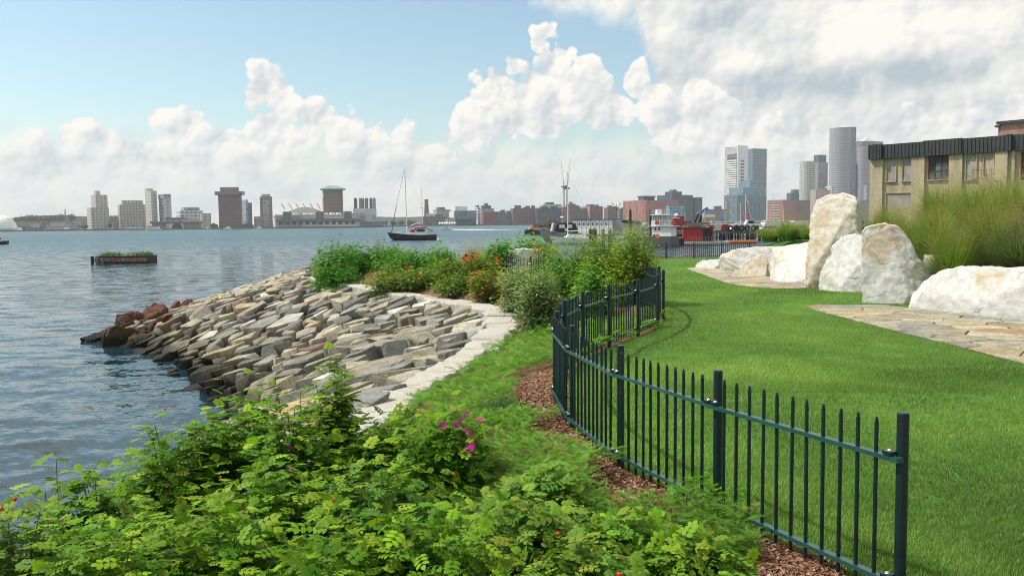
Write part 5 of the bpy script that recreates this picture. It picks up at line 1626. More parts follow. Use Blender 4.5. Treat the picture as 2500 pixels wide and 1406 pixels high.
for k, (a, b) in enumerate(((.05, .19), (.27, .42), (.43, .49), (.52, .66), (.72, .84), (.86, .98))):
    MB().prism([(Br * a, H), (Br * b, H), (Br * b, H + 11), (Br * (b - .03), H + 12.5), (Br * a, H + 12.5)], 'y', 2, 8).build('flue_stack', GREYD if k % 2 == 0 else fac('flue', (.24, .25, .26), (.2, .2, .21), 30, 2), root)
block('low blue quay shed right of the power house', 880, 884, 946, 541, 1060, fac('blueshed', (.11, .18, .26), (.3, .34, .37), 6, 9, .3, .4), alpha=80)
block('low pinkish sheds behind the sailing boat', 944, 950, 985, 543, 1265, PINKST, alpha=75)
# old power station with chimney
block('dark low power station left of the glass box', 1016, 1030, 1086, 529, 1290, GREYD, alpha=70, extra=((.2, .5, .1, .6, 4, M_conc2, 'roof_light'), (.6, .9, .1, .8, 3, GREYD, 'plant_room')))
ch = thing('chimney', 'tall tapering dark brick chimney between the boat masts and the glass box', 'chimney', tuple(at(1042, 552, 1300)))
MB().lathe([(4.2, -4), (4.0, 8), (2.6, 36), (3.0, 36.5), (3.0, 38), (2.0, 38)], n=14).build('shaft', BRICKD, ch, loc=(0, 0, 0))
block('square grey building behind the dark power station', 1056, 1066, 1095, 512, 1420, GREYG, alpha=65, extra=((.2, .7, .1, .9, 4, GREYD, 'plant_room'), (.7, 1.15, .0, .4, -3.2, M_conc2, 'roof_deck')))
ic = block('teal glass museum box with an overhanging upper floor', 1106, 1110, 1162, 516, 1270, TEAL, alpha=82, extra=((.05, .6, .1, .7, 7, M_conc2, 'plant_room'),))
root, Br, Al, H = ic
MB().box(-1, Br * .97, -14, 0, H * .40, H).build('overhang', fac('tealband', (.10, .18, .19), (.07, .15, .17), 10, 6, .6, .95, .1), root)
MB().box(-1.2, Br * .98, -14.2, 0, H, H + .8).build('roof_edge', M_conc2, root)
for k in range(7):
    q = at(1074 + 6.2 * k, 549, 1262)
    tp = thing('canopy_tent', 'small white peaked tent on the quay left of the glass box', 'tent', (q.x, q.y, SHORE_Z), group='white tents on the quay')
    MB().lathe([(2.4, 1.6), (2.2, 2.0), (1.1, 3.2), (.2, 5.0)], n=8).build('roof', M_whitep, tp)
    MB().tube((0, 0, 0), (0, 0, 1.7), .2, n=5).build('pole', M_steel, tp)
block('white stair block right of the glass box', 1158, 1166, 1172, 506, 1320, WHITE, alpha=60, extra=((.1, .8, .1, .8, 3, GREYD, 'plant_room'),))
block('grey slab with a stepped roof behind the red-sign building', 1168, 1176, 1206, 509, 1380, GREYG, alpha=65, extra=((.1, .8, .2, .7, 4.5, GREYD, 'plant_room'), (.3, .55, .2, .5, 8, GREYD, 'tank_room')))
bs = block('brown brick warehouse with a big red panel on its front', 1172, 1180, 1226, 517, 1290, BRICKD, alpha=80)
MB().box(bs[1] * .10, bs[1] * .52, -.5, 0, bs[3] * .42, bs[3] * .95).build('red_panel', M_redp, bs[0])
rng2 = np.random.default_rng(77)
row = [(1214, 1220, 1252, 520, GREYD), (1232, 1236, 1262, 527, ORANGE), (1262, 1266, 1278, 513, CREAM), (1246, 1252, 1300, 509, BRICKD), (1276, 1280, 1312, 508, BRICKD), (1296, 1306, 1330, 521, BRICKD), (1306, 1312, 1372, 508, DARKB), (1350, 1362, 1384, 521, ORANGE), (1372, 1380, 1424, 505, GREYD), (1384, 1390, 1410, 501, BRICKD), (1421, 1440, 1473, 504, BRICKD), (1476, 1484, 1512, 507, BRICKD), (1508, 1514, 1534, 512, GREYD), (1400, 1406, 1440, 512, GREYD)]
adj = ['grey-brown brick block right of the red panel', 'low orange banded block on the quay', 'narrow cream slab among the brick blocks', 'long dark brick block above the orange one', 'dark brick block with roof plant, left of the modern white roof', 'small brick block with pale bays', 'dark blue glass block under the white modern roof', 'low orange brick block behind the work boat', 'grey block behind the tower cranes', 'brick tower block between the two tower cranes', 'tall brick block with banded left side coloured as sunlit, above the white shed', 'brick block right of the tall banded one', 'grey low block left of the big red brick court', 'grey block behind the white shed roof']
for k, ((a, b, c_, tp, mt), lab) in enumerate(zip(row, adj)):
    r_ = block(lab, a, b, c_, tp, 1290 + 25 * (k % 3), mt, alpha=68, extra=((.15, .45, .15, .6, 2 + 3 * rng2.random(), GREYD, 'plant_room'), (.6, .85, .2, .8, 1.5 + 2.5 * rng2.random(), mt, 'roof_house')))
    if k == 10:
        MB().box(-.4, 0, .5, r_[2], r_[3] * .1, r_[3]).build('banded_lit_side', ORANGE, r_[0])  # sunlight on the left face put into its lighter orange brick
wm = block('white modern roof storey with dark glazing', 1319, 1326, 1372, 499, 1350, WHITE, alpha=70, extra=((.2, .6, .1, .7, 3, DARKB, 'plant_room'),))
# red brick court house
cb = block('big red brick block with dark vertical recesses and an open roof frame', 1530, 1576, 1668, 489, 1200, fac('court', (.36, .15, .115), (.29, .14, .12), 4.2, 5.2, .45, .4), alpha=56)
root, Br, Al, H = cb
for q in (.10, .40, .70, .97): MB().box(-.25, 0, Al * q - 1.2, Al * q, 0, H * .985).build('recess', GREYD, root)
for k in range(4):
    MB().box(Br * (.02 + .10 * k), Br * (.02 + .10 * k) + 1.2, Al * .1, Al * .35, H, H + 4.5).build('roof_post', GREYD, root)
MB().box(Br * .0, Br * .36, Al * .08, Al * .37, H + 4.5, H + 6).build('roof_frame', GREYD, root)
bgk = block('blue glazed block in front of the dark office slab', 1630, 1636, 1676, 502, 1190, BLUEG, alpha=75)
block('dark blue office slab right of the red brick block', 1612, 1640, 1698, 476, 1320, DARKB, alpha=60, extra=((.1, .55, .1, .6, 5, DARKB, 'penthouse'), (.3, .45, .3, .6, 8, GREYD, 'tank_room')))
block('lower dark striped slab at the end of the dark office slab', 1690, 1697, 1716, 482, 1340, fac('darkstripe', (.10, .12, .14), (.04, .05, .06), 3.2, 40, .5, 1.0), alpha=70)
block('low slate-blue terminal far behind the red shack', 1716, 1722, 1778, 511, 1420, fac('term2', (.16, .18, .24), (.11, .13, .19), 5, 7), alpha=75, extra=((.5, .8, .2, .6, 5, GREYD, 'plant_room'),))
# downtown
fr2 = block('white slab tower with broad louvered bands', 1776, 1801, 1833, 358, 2080, M_conc2, alpha=46)
root, Br, Al, H = fr2
M_shade = simple('dark_glazing', (.05, .06, .07), .2)
MB().box(-.25, 0, Al * .06, Al * .80, 4, H - 24).build('glazing', M_shade, root)
for k in range(27):
    z = 6 + k * (H - 34) / 27.0
    MB().box(-2.2, -.25, Al * .05, Al * .81, z, z + 3.4).build('louvre_band', M_whitep, root)
MB().box(-.4, 0, Al * .06, Al * .80, H - 23, H - 16).build('dark_band', SLATE, root)
MB().box(-1, Br + .5, -1.0, Al * .03, 0, H + 3).build('corner_slab', M_whitep, root)
for k in range(9): MB().box(Br * .25, Br * .62, -1.3, -1.0, H - 34 - 7.5 * k, H - 30 - 7.5 * k).build('window', M_shade, root)
bt = block('blue-grey glass tower right of the white louvered one', 1828, 1838, 1877, 363, 2150, SLATE, alpha=65, cornice=(.5, 2.5, GREYD))
for k in (.35, .6): MB().tube((bt[1] * k, bt[2] * .4, bt[3]), (bt[1] * k, bt[2] * .4, bt[3] + 20), .5, .2, n=5).build('antenna', M_steel, bt[0])
block('upper tier of the stepped blue glass hotel', 1812, 1830, 1870, 443, 1760, BLUEG, alpha=60, extra=((.2, .8, .2, .8, 2.5, BLUEG, 'penthouse'),))
block('middle tier of the stepped blue glass hotel', 1790, 1814, 1881, 458, 1735, fac('blue2', (.18, .27, .35), (.12, .22, .32), 3.8, 4.5, .7, .8, .12), alpha=60)
block('broad teal and purple glass base of the stepped hotel', 1777, 1800, 1885, 476, 1700, fac('tealpurple', (.115, .16, .20), (.05, .14, .17), 3.9, 9.5, .75, .55, .12), alpha=60)
block('thin orange brick pier left of the teal glass base', 1772, 1776, 1781, 488, 1690, BRICK, alpha=50)
br_ = block('red brick block with five rows of white-silled windows', 1884, 1912, 1952, 488, 1500, simple('far_red_brick', (.33, .15, .12), .9, var=.12, scale=.05), alpha=52)
root, Br, Al, H = br_
for rz_ in range(6):
    for cx_ in range(4):
        y = Al * (.28 + .15 * cx_); z = H * (.16 + .125 * rz_)
        MB().box(-.15, 0, y - 1.5, y + 1.5, z, z + 1.9).build('window', M_shade, root)
        MB().box(-.3, 0, y - 1.6, y + 1.6, z - .9, z).build('sill', M_whitep, root)
block('dark brown block behind the red brick one', 1925, 1932, 1962, 471, 1900, DARKB, alpha=65, extra=((.3, .8, .2, .8, 7, GREYD, 'penthouse'),))
block('dark brick block right of the white-silled windows', 1928, 1936, 1985, 489, 1560, BRICKD, alpha=65)
def round_tower(label, px0, px1, top, D, mat, extra=None):
    c = at((px0 + px1) / 2, top, D); r_ = (px1 - px0) * D / F / 2
    root = thing('tower', label, 'building', (c.x, c.y, SHORE_Z))
    H = c.z - SHORE_Z
    # unwrapped facade: window rows follow the wall angle
    MB().lathe([(r_, 0), (r_, H), (r_ * .97, H + .5)], n=32).build('wall', mat, root)
    return root, r_, H
def ring_facade(name, wall, glass, fh, nb, wz, wx):
    m, t = new_mat(name)
    oc = t.n('ShaderNodeTexCoord').outputs['Object']
    x, y, z = t.sep(oc)
    fu = t.m('FRACT', t.m('MULTIPLY', t.m('ADD', t.m('ARCTAN2', y, x), 3.2), nb / 6.2832))
    fv = t.m('FRACT', t.m('DIVIDE', z, fh))
    w = t.m('MULTIPLY', t.m('LESS_THAN', t.m('ABSOLUTE', t.m('SUBTRACT', fu, .5)), wx / 2), t.m('LESS_THAN', t.m('ABSOLUTE', t.m('SUBTRACT', fv, .5)), wz / 2))
    p = t.n('ShaderNodeBsdfPrincipled')
    t.l(t.mix(w, wall, glass), p.inputs['Base Color'])
    t.l(t.m('ADD', .75, t.m('MULTIPLY', w, -.5)), p.inputs['Roughness'])
    finish(t, p.outputs[0]); return m
RT1 = ring_facade('ring_striped', (.60, .57, .52), (.06, .07, .08), 4.1, 30, .52, .70)
RT2 = ring_facade('ring_round', (.35, .32, .32), (.09, .13, .18), 4.3, 44, .55, .62)
round_tower('rounded tower with white and dark window bands', 1953, 1989, 395, 1880, RT1)
dk = block('dark tower with black top between two banded towers', 1986, 1998, 2027, 396, 1960, fac('darktower', (.30, .29, .31), (.07, .08, .10), 4.0, 3.0, .55, .55), alpha=60, extra=((.2, .95, .15, .85, 16, DARKB, 'top_storeys'),))
it = round_tower('tallest round tower with a blue glass side', 2027, 2082, 314, 1800, RT2)
MB().box(it[1] * .05, it[1] * .98, -it[1] * .85, it[1] * .6, 0, it[2] + .8).build('glass_side', fac('intl', (.14, .18, .24), (.09, .13, .19), 4.3, 3.0, .55, .85, .1), it[0])
block('pinkish square-windowed block at the foot of the tallest tower', 2040, 2068, 2094, 400, 1780, PINKST, alpha=52)
block('slate shaft right beside the tallest tower', 2082, 2086, 2100, 398, 1830, DARKB, alpha=65)
i2 = block('broad brown tower with a pale pyramid roof', 2090, 2104, 2170, 344, 1920, fac('intl2', (.19, .145, .15), (.10, .10, .125), 4.2, 3.2, .5, .6), alpha=62)
root, Br, Al, H = i2
MB().add([(Br * .2, Al * .2, H), (Br * .75, Al * .2, H), (Br * .75, Al * .8, H), (Br * .2, Al * .8, H), (Br * .46, Al * .5, H + 10.5)], [(0, 1, 4), (1, 2, 4), (2, 3, 4), (3, 0, 4), (3, 2, 1, 0)]).build('pyramid_roof', M_whitep, root)
round_tower('round banded tower in front of the pyramid-roofed one', 2095, 2124, 360, 1830, RT2)
block('low pinkish block behind the tallest boulder', 1984, 1992, 2034, 463, 1700, PINKST, alpha=65, extra=((.5, .85, .2, .7, 3, GREYD, 'plant_room'),))
block('small white-topped block at the foot of the tallest tower', 2020, 2030, 2048, 455, 1720, WHITE, alpha=60)
rw = block('low brown wharf building under a green dome', 2056, 2070, 2128, 489, 1650, BROWN2, alpha=70)
MB().lathe([(11, 0), (10, 2), (7, 5), (3, 7.2), (.6, 8.2)], n=16).build('dome', M_copper, rw[0], loc=(rw[1] * .35, rw[2] * .4, rw[3]))
block('narrow grey block beside the warehouse corner', 2112, 2116, 2130, 452, 1750, GREYG, alpha=65)

# low waterfront clutter on the left shore
for a_, b__, c_, tp, D_, mt, lab in (
        (28, 33, 58, 553, 1005, GREYD, 'long low grey shed right of the domed tent'), (70, 74, 92, 546, 1150, BEIGE, 'pale house row on the lower hillside'), (96, 100, 118, 543, 1230, BRICKD, 'brown house block on the hillside'),
        (118, 123, 142, 545, 1180, CREAM, 'cream house block below the church spire'), (140, 145, 158, 542, 1240, BEIGE2, 'beige houses beside the church spire'), (166, 170, 190, 548, 1100, GREYG, 'grey block left of the stepped beige tower'),
        (170, 175, 192, 540, 1260, PINKST, 'pinkish houses on the slope behind the grey block'), (258, 262, 274, 545, 1040, CREAM, 'low cream shed between the beige towers'), (512, 516, 530, 548, 1030, GREYD, 'low dark shed left of the dark brown tower'),
        (588, 592, 616, 548, 1025, DARKB, 'low blue-grey shed right of the dark brown tower'), (985, 990, 1016, 541, 1285, BRICKD, 'low brick sheds left of the old power station'), (920, 925, 944, 544, 1075, GREYG, 'low grey sheds at the end of the blue quay shed'),
        (300, 306, 345, 553, 1010, WHITE, 'long white quay shed under the wide apartment block'), (1086, 1090, 1108, 536, 1330, CREAM, 'low cream block left behind the glass box')):
    block(lab, a_, b__, c_, tp, D_, mt, alpha=68, extra=((.2, .6, .2, .8, 1.5, GREYD, 'roof_house'),))
# ================================================================== boats and harbour
def place(name, label, cat, px, py, D, rz=0.0, group=None, z=None):
    q = at(px, py, D)
    return thing(name, label, cat, (q.x, q.y, q.z if z is None else z), rz, group)
def hull(mb, L, Bm, free_b, free_s, draft=.5, n=13, sheer=.25, bow=.16, stern=.55, rake=.06):
    """Boat hull along x: bow at -L/2, stern at +L/2."""
    rings = []
    for k in range(n):
        s = k / (n - 1)
        w = Bm / 2 * (math.sin(min(s / .55, 1) * math.pi / 2) ** .75) * (1 - (1 - stern) * max(0, (s - .55) / .45) ** 2)
        w = max(w, .03)
        z = free_b * (1 - s) + free_s * s - sheer * math.sin(math.pi * s)
        x = -L / 2 + L * s
        dx = L * rake * (1 - s) ** 3
        rings.append([(x, -w, z), (x + dx * .6 + .0, -w * .86, z * .3), (x + dx * 1.6, -w * .35, -draft), (x + dx * 1.6, w * .35, -draft), (x + dx * .6, w * .86, z * .3), (x, w, z)])
    return mb.rings(rings)
M_navy = simple('navy_hull', (.008, .012, .032), .22, var=.15, scale=.3, coat=.3)
M_teak = simple('teak_deck', (.48, .38, .26), .7, var=.15)
M_mast = simple('white_mast', (.72, .72, .70), .35, var=.05)
M_wire = simple('rigging', (.10, .09, .09), .6)
M_redc = simple('red_canvas', (.50, .03, .04), .8, var=.15)
M_foam = simple('foam', (.82, .84, .85), .9, var=.1)
# sailing boat
sb = place('sailing_boat', 'two-masted navy blue sailing boat moored in the harbour', 'boat', 1006, 587, 236, .10, z=WATER_Z)
S = 236 / F
hb = hull(MB(), 12.8, 3.4, 2.15, 1.45, .5, sheer=.35, rake=.10); hb.build('hull', M_navy, sb)
dk_ = MB()
dk_.rings([[( -6.0 + 12 * s, -w, 2.15 * (1 - s) + 1.45 * s - .35 * math.sin(math.pi * s) - .12), (-6.0 + 12 * s, w, 2.15 * (1 - s) + 1.45 * s - .35 * math.sin(math.pi * s) - .12), (-6.0 + 12 * s, w, 2.15 * (1 - s) + 1.45 * s - .35 * math.sin(math.pi * s) + .04), (-6.0 + 12 * s, -w, 2.15 * (1 - s) + 1.45 * s - .35 * math.sin(math.pi * s) + .04)] for s, w in ((.02, .15), (.2, 1.0), (.45, 1.55), (.7, 1.6), (.98, 1.05))])
dk_.build('deck', M_teak, sb)
MB().prism([(-1.6, 1.4), (3.6, 1.3), (3.4, 2.1), (1.2, 2.2), (-1.2, 1.95)], 'y', -1.0, 1.0).build('cabin', M_whitep, sb)
do = MB().prism([(.1, 2.1), (.9, 3.25), (3.4, 3.35), (3.5, 3.1), (1.2, 3.0), (.6, 2.1)], 'y', -1.05, 1.05).build('dodger', M_redc, sb)
MB().box(1.2, 3.35, -1.0, 1.0, 2.2, 2.95).build('window', M_glassd, do)
MB().box(-.4, .5, -.8, .8, 2.1, 2.75).build('hatch_cover', M_redc, sb)
MB().tube((-1.25, 0, 1.4), (-1.55, 0, 18.9), .13, .09, n=8).build('mainmast', M_mast, sb)
MB().tube((2.9, 0, 1.4), (2.7, 0, 13.4), .10, .07, n=8).build('mizzenmast', M_mast, sb)
MB().tube((-1.25, 0, 3.2), (3.0, 0, 3.9), .12, n=8).build('boom', M_mast, sb)
MB().rings([[(x, .24 * math.cos(a), z + .32 * math.sin(a)) for a in np.linspace(0, 6.28, 9)[:-1]] for x, z in ((-.9, 3.3), (.2, 3.8), (1.4, 4.25), (2.4, 4.1), (2.9, 3.95))]).build('furled_sail', M_canvas, sb, smooth=True)
MB().rings([[(x, .2 * math.cos(a), z + .25 * math.sin(a)) for a in np.linspace(0, 6.28, 9)[:-1]] for x, z in ((3.0, 3.9), (3.7, 3.3), (4.6, 2.8), (5.3, 2.7))]).build('furled_mizzen', M_canvas, sb, smooth=True)
MB().tube((-5.3, 0, 2.0), (-3.9, 0, 9.0), .12, .08, n=6).tube((-3.9, 0, 9.0), (-1.7, 0, 18.2), .045, .03, n=5).build('forestay', M_wire, sb)
MB().tube((-1.5, 0, 18.2), (6.0, 0, 1.6), .012, n=4).tube((-1.3, 1.5, 1.7), (-1.5, 0, 17.8), .014, n=4).tube((-1.3, -1.5, 1.7), (-1.5, 0, 17.8), .014, n=4).build('stays', M_wire, sb)
MB().box(-4.0, -2.6, -.5, .5, 1.95, 2.25).build('dinghy', M_whitep, sb)
MB().box(4.6, 5.5, -.4, .4, 2.0, 2.6).build('stern_locker', M_teak, sb)
MB().lathe([(.28, 0), (.34, .15), (.1, .22)], n=10).build('radar_dome', M_whitep, sb, loc=(2.45, 0, 8.4))
rl = MB()
for s in np.linspace(-5.4, 5.8, 12): rl.tube((s, -1.2 * (1 - (abs(s) / 7.5) ** 2), 1.5 + .03 * abs(s)), (s, -1.2 * (1 - (abs(s) / 7.5) ** 2), 2.35 + .03 * abs(s)), .02, n=4)
rl.build('stanchions', M_steel, sb)
by_ = place('mooring_buoy', 'small white mooring buoy astern of the sailing boat', 'buoy', 1070, 588, 234, z=WATER_Z)
MB().lathe([(.05, -.2), (.3, .0), (.34, .2), (.2, .42), (.04, .5)], n=10).build('float', M_whitep, by_, smooth=True)
# floating planter raft
pr = place('floating_planter', 'dark rusty timber raft with grass growing on its top', 'raft', 306, 643, 110, -.03, z=WATER_Z)
MB().box(-3.4, 3.8, -1.6, 1.6, -.4, .95).build('hull', simple('raft_timber', (.05, .028, .018), .9, var=.5, scale=.9), pr)
for k in range(6): MB().box(-3.5 + k * 1.22, -3.5 + k * 1.22 + 1.15, -1.70, -1.6, .28 + .05 * (k % 2), .80).build('plank', M_rust if k % 2 == 0 else M_wood, pr)
for k, x in enumerate((-3.75, -3.05, -2.4)):
    MB().tube((x, -1.75, -.3), (x, -1.75, 1.05 - .1 * k), .22, n=8).build('fender_post', M_wood if k else M_tyre, pr)
MB().box(-3.4, 3.8, -1.65, 1.65, .95, 1.05).build('rim', M_blackp, pr)
r_ = np.random.default_rng(81)
gp_ = []
for cx, nn in ((-2.7, 120), (-1.5, 90), (-.8, 70), (.9, 50), (1.9, 70), (2.5, 80), (3.3, 150)):
    gp_.append(np.stack([cx + r_.normal(0, .26, nn), r_.uniform(-1.4, 1.2, nn), np.full(nn, 1.0)], 1))
gp_ = np.concatenate(gp_); N = len(gp_)
V, Fi, C = instances(*T_b3, gp_, r_.normal(0, .35, (N, 3)) + (0, 0, 1), r_.normal(0, 1, (N, 3)), np.stack([.35 + .5 * r_.random(N), np.full(N, .05), np.full(N, .2)], 1), np.array([.10, .16, .04]) * (.6 + .7 * r_.random((N, 1))))
np_obj('grass_tufts', V, Fi, M_reed, pr, C)
pr.scale = (.88, .88, .88)
# motor boat with wake
mbt = place('motor_boat', 'small white motor boat speeding with a foaming wake', 'boat', 1088, 561, 530, .05, z=WATER_Z)
hull(MB(), 7.0, 2.4, 1.5, .9, .3, stern=.9).build('hull', M_whitep, mbt)
MB().prism([(-1.2, 1.0), (2.2, .9), (1.8, 2.1), (-.2, 2.2)], 'y', -.8, .8).build('cabin', M_whitep, mbt)
MB().box(-.4, 1.6, -.85, -.8, 1.4, 1.9).build('window', M_glassd, mbt)
r_ = np.random.default_rng(82)
wk = []
for k in range(60):
    s = k / 59
    x = 2.5 + 40 * s; w = (.6 + 1.6 * s) * (1 - .75 * s ** 3); h = .75 * (1 - s) ** 1.3 * (.6 + .8 * r_.random()) + .08
    wk.append([(x, -w, -.1), (x, -w * .5, h), (x, w * .4, h * .8), (x, w, -.1)])
wk = MB().rings(wk).build('wake', M_foam); wk.location = at(1088, 561, 530); wk.location.z = WATER_Z; wk.rotation_euler = (0, 0, .05)
tag(wk, 'white foaming wake trailing behind the motor boat', 'wake', kind='stuff')
# small craft near the far quay
ferry = place('ferry', 'white harbour ferry with a red stripe at the far quay', 'boat', 373, 563, 985, .02, z=WATER_Z)
hull(MB(), 17, 5, 2.2, 1.8, .6, stern=.9).build('hull', M_whitep, ferry)
MB().box(-6, 7, -2, 2, 1.7, 4.0).build('cabin', M_whitep, ferry)
MB().box(-5.5, 6.6, -2.1, -2.0, 2.5, 3.3).build('window_band', M_glassd, ferry)
MB().box(-5, 7.2, -2.3, 2.3, 4.0, 4.6).build('roof', M_redp, ferry)
for px, lab, L in ((556, 'white cabin cruiser below the dark brown tower', 9), (632, 'white launch beside the exhibition pier', 7), (505, 'small green boat by the far quay', 6)):
    o = place('motor_boat', lab, 'boat', px, 560, 960, .1, z=WATER_Z)
    hull(MB(), L, 2.6, 1.7, 1.2, .4, stern=.9).build('hull', M_whitep if px != 505 else M_copper, o)
    MB().prism([(-L * .2, 1.2), (L * .3, 1.1), (L * .25, 3.0), (-L * .08, 3.0)], 'y', -1, 1).build('cabin', M_whitep, o)
lb = place('work_boat', 'dark boat with a white wheelhouse cut by the left edge', 'boat', -16, 597, 240, .1, z=WATER_Z)
hull(MB(), 7, 2.6, 1.2, 1.0, .4, stern=.9).build('hull', M_blackp, lb)
MB().box(-.5, 2.6, -1, 1, .9, 2.1).build('wheelhouse', M_whitep, lb)
MB().box(-.3, 2.4, -1.06, -1, 1.35, 1.85).build('window', M_glassd, lb)
# rubble barge
bg_ = place('rubble_barge', 'flat work barge with tyre-hung end and a dark rubble load', 'barge', 1330, 573, 310, .06, z=WATER_Z)
s = 310 / F
MB().prism([(-6.2, .2), (-5.6, 1.5), (7, 1.6), (7, -.6), (-5.6, -.6)], 'y', -4, 4).build('hull', M_blackp, bg_)
MB().box(-5.4, 7, -4.1, 4, 1.6, 2.5).build('deck_edge', simple('sandy_deck', (.42, .36, .27), .9, var=.25), bg_)
for x in (-6.3, -5.2, -1.0): MB().lathe([(.5, -.3), (1.0, -.25), (1.15, 0), (1.0, .25), (.5, .3)], n=14).build('tyre', M_tyre, bg_, loc=(x, -4.3, .9)).rotation_euler = (math.pi / 2, 0, 0)
hp = MB().rings([[(x, h * 1.5 * math.cos(a), 2.4 + h * max(0, math.sin(a))) for a in np.linspace(0, math.pi, 9)] for x, h in ((-2.8, .5), (-1.0, 2.2), (1.0, 3.0), (3.4, 2.6), (5.4, 1.8), (7, .6))]); hp.build('rubble', M_earth, bg_)
MB().box(-4.4, -2.0, -3, 1, 2.5, 3.7).build('orange_skip', M_rust, bg_)
# grey work boat with black wheelhouse
wb_ = place('work_boat', 'grey-hulled work boat with black wheelhouse tied beside wooden piles', 'boat', 1366, 594, 192, .16, z=WATER_Z)
hull(MB(), 9.0, 3.4, 2.9, 2.0, .5, stern=.95, rake=.16).build('hull', M_greyp, wb_)
MB().prism([(-1.2, 2.0), (3.9, 1.9), (3.4, 3.6), (2.6, 4.2), (-.6, 4.15)], 'y', -1.2, 1.2).build('wheelhouse', M_blackp, wb_)
MB().box(-.3, .9, -1.27, -1.2, 3.1, 3.8).build('window', M_whitep, wb_)
MB().box(1.5, 2.5, -1.27, -1.2, 3.1, 3.8).build('window', M_whitep, wb_)
MB().box(-2.0, 2.4, -1.5, 1.5, 2.0, 2.16).build('red_trim', M_redp, wb_)
MB().prism([(-1.9, 2.1), (-1.4, 4.2), (-1.2, 4.2), (-1.6, 2.1)], 'y', -1.1, 1.1).build('windscreen', M_canvas, wb_)
MB().tube((.6, 0, 4.1), (.6, 0, 5.2), .06, n=6).lathe([(.35, 5.2), (.4, 5.4), (.2, 5.6)], c=(.6, 0, 0), n=10).build('radar', M_whitep, wb_)
lr = MB().lathe([(.26, -.06), (.36, -.06), (.36, .06), (.26, .06)], n=14).build('life_ring', M_whitep, wb_, loc=(1.2, -1.3, 2.75)); lr.rotation_euler = (math.pi / 2, 0, 0)
# white yacht with tall mast
yt = place('sailing_boat', 'white yacht with a single tall mast in front of the grey work boat', 'boat', 1405, 597, 176, .12, z=WATER_Z)
hull(MB(), 10.0, 3.0, 1.7, 1.3, .5, stern=.8).build('hull', M_whitep, yt)
MB().prism([(-2.4, 1.2), (2.2, 1.1), (1.9, 1.9), (-1.4, 1.9)], 'y', -.9, .9).build('cabin', M_whitep, yt)
MB().tube((-1.5, 0, 1.3), (-1.55, 0, 14.2), .10, .07, n=8).build('mast', M_mast, yt)
MB().tube((-1.5, 0, 2.6), (2.8, 0, 2.7), .10, n=6).build('boom', M_mast, yt)
MB().tube((-1.55, 0, 14.0), (-4.9, 0, 1.7), .015, n=4).tube((-1.55, 0, 14.0), (4.8, 0, 1.4), .012, n=4).build('stays', M_wire, yt)
# wooden dolphins and piles
def pile(label, px, top, D, w_px, n=1, mat=M_wood, group='mooring piles'):
    q = at(px, top, D)
    o = thing('mooring_pile', label, 'pile', (q.x, q.y, WATER_Z - 1), group=group)
    h = q.z - WATER_Z + 1; w = w_px * D / F
    if n == 1:
        MB().lathe([(w / 2, 0), (w / 2 * .96, h - .12), (w / 2 * .8, h)], n=12).build('timber', mat, o)
    else:
        for k in range(n):
            MB().lathe([(w / n / 1.9, 0), (w / n / 1.9, h - .1 - .1 * (k % 2)), (w / n / 2.4, h - .1 * (k % 2))], c=((k - (n - 1) / 2) * w / n, .1 * (k % 2), 0), n=10).build('timber', mat, o)
        MB().box(-w * .5, w * .5, -.35, .35, h * .82, h * .88).build('band', M_rust, o)
    return o
pile('cluster of grey mooring piles bound together', 1447, 558, 165, 20, 4)
pile('single grey mooring pile left of the gull', 1472, 560, 160, 9)
pile('grey mooring pile with a gull on top', 1489, 561, 160, 10)
gl = place('gull', 'white and grey gull perched on a mooring pile', 'bird', 1489, 561, 160)
MB().rings([[(x, w * math.cos(a), z + w * .9 * math.sin(a)) for a in np.linspace(0, 6.28, 9)[:-1]] for x, w, z in ((-.36, .03, .30), (-.22, .10, .32), (0, .16, .30), (.2, .10, .24), (.42, .025, .16))]).build('body', M_whitep, gl, smooth=True)
MB().rings([[(x, w * math.cos(a), z + w * math.sin(a)) for a in np.linspace(0, 6.28, 9)[:-1]] for x, w, z in ((-.50, .02, .44), (-.42, .075, .45), (-.33, .085, .43), (-.26, .06, .36))]).build('head', M_whitep, gl, smooth=True)
MB().tube((-.49, 0, .44), (-.60, 0, .42), .02, .006, n=5).build('beak', simple('beak_yellow', (.6, .4, .05), .5), gl)
for sy in (-1, 1):
    MB().prism([(-.18, .36), (.12, .34), (.48, .18), (.1, .22), (-.15, .26)], 'y', sy * .135, sy * .165).build('wing', M_greyp, gl)
    MB().tube((0, sy * .05, .18), (0, sy * .05, 0), .012, n=4).build('leg', M_rust, gl)
pile('tall black steel pile right of the white shed', 1539, 512, 190, 6, mat=M_blackp)
pile('tall black steel pile beside the white tug', 1588, 511, 172, 5, mat=M_blackp)
# white shed on its pier
sh = place('pier_shed', 'long white pier shed with panelled front and dark flat roof', 'shed', 1397, 575, 225, -.40, z=WATER_Z + 1.3)
s = 225 / F
hw_ = at(1397, 537, 225).z - (WATER_Z + 1.3)
MB().box(0, 10.4, 0, 7, 0, hw_).build('wall', M_whitep, sh)
for k in range(9): MB().box(.2 + 1.14 * k, .28 + 1.14 * k, -.05, 0, 0, hw_ - .1).build('seam', M_greyp, sh)
for k in range(8): MB().box(.62 + 1.14 * k, .95 + 1.14 * k, -.04, 0, hw_ * .62, hw_ * .76).build('window', M_dark, sh)
MB().box(-.2, 10.7, -.25, 7.3, hw_, hw_ + .12).build('roof', M_blackp, sh)
MB().box(10.4, 13.6, .3, 6.6, 0, hw_ - .1).build('grey_end', M_greyp, sh)
MB().box(13.0, 16.0, -.6, 5.6, 0, hw_ - .7).build('annex', M_canvas, sh)
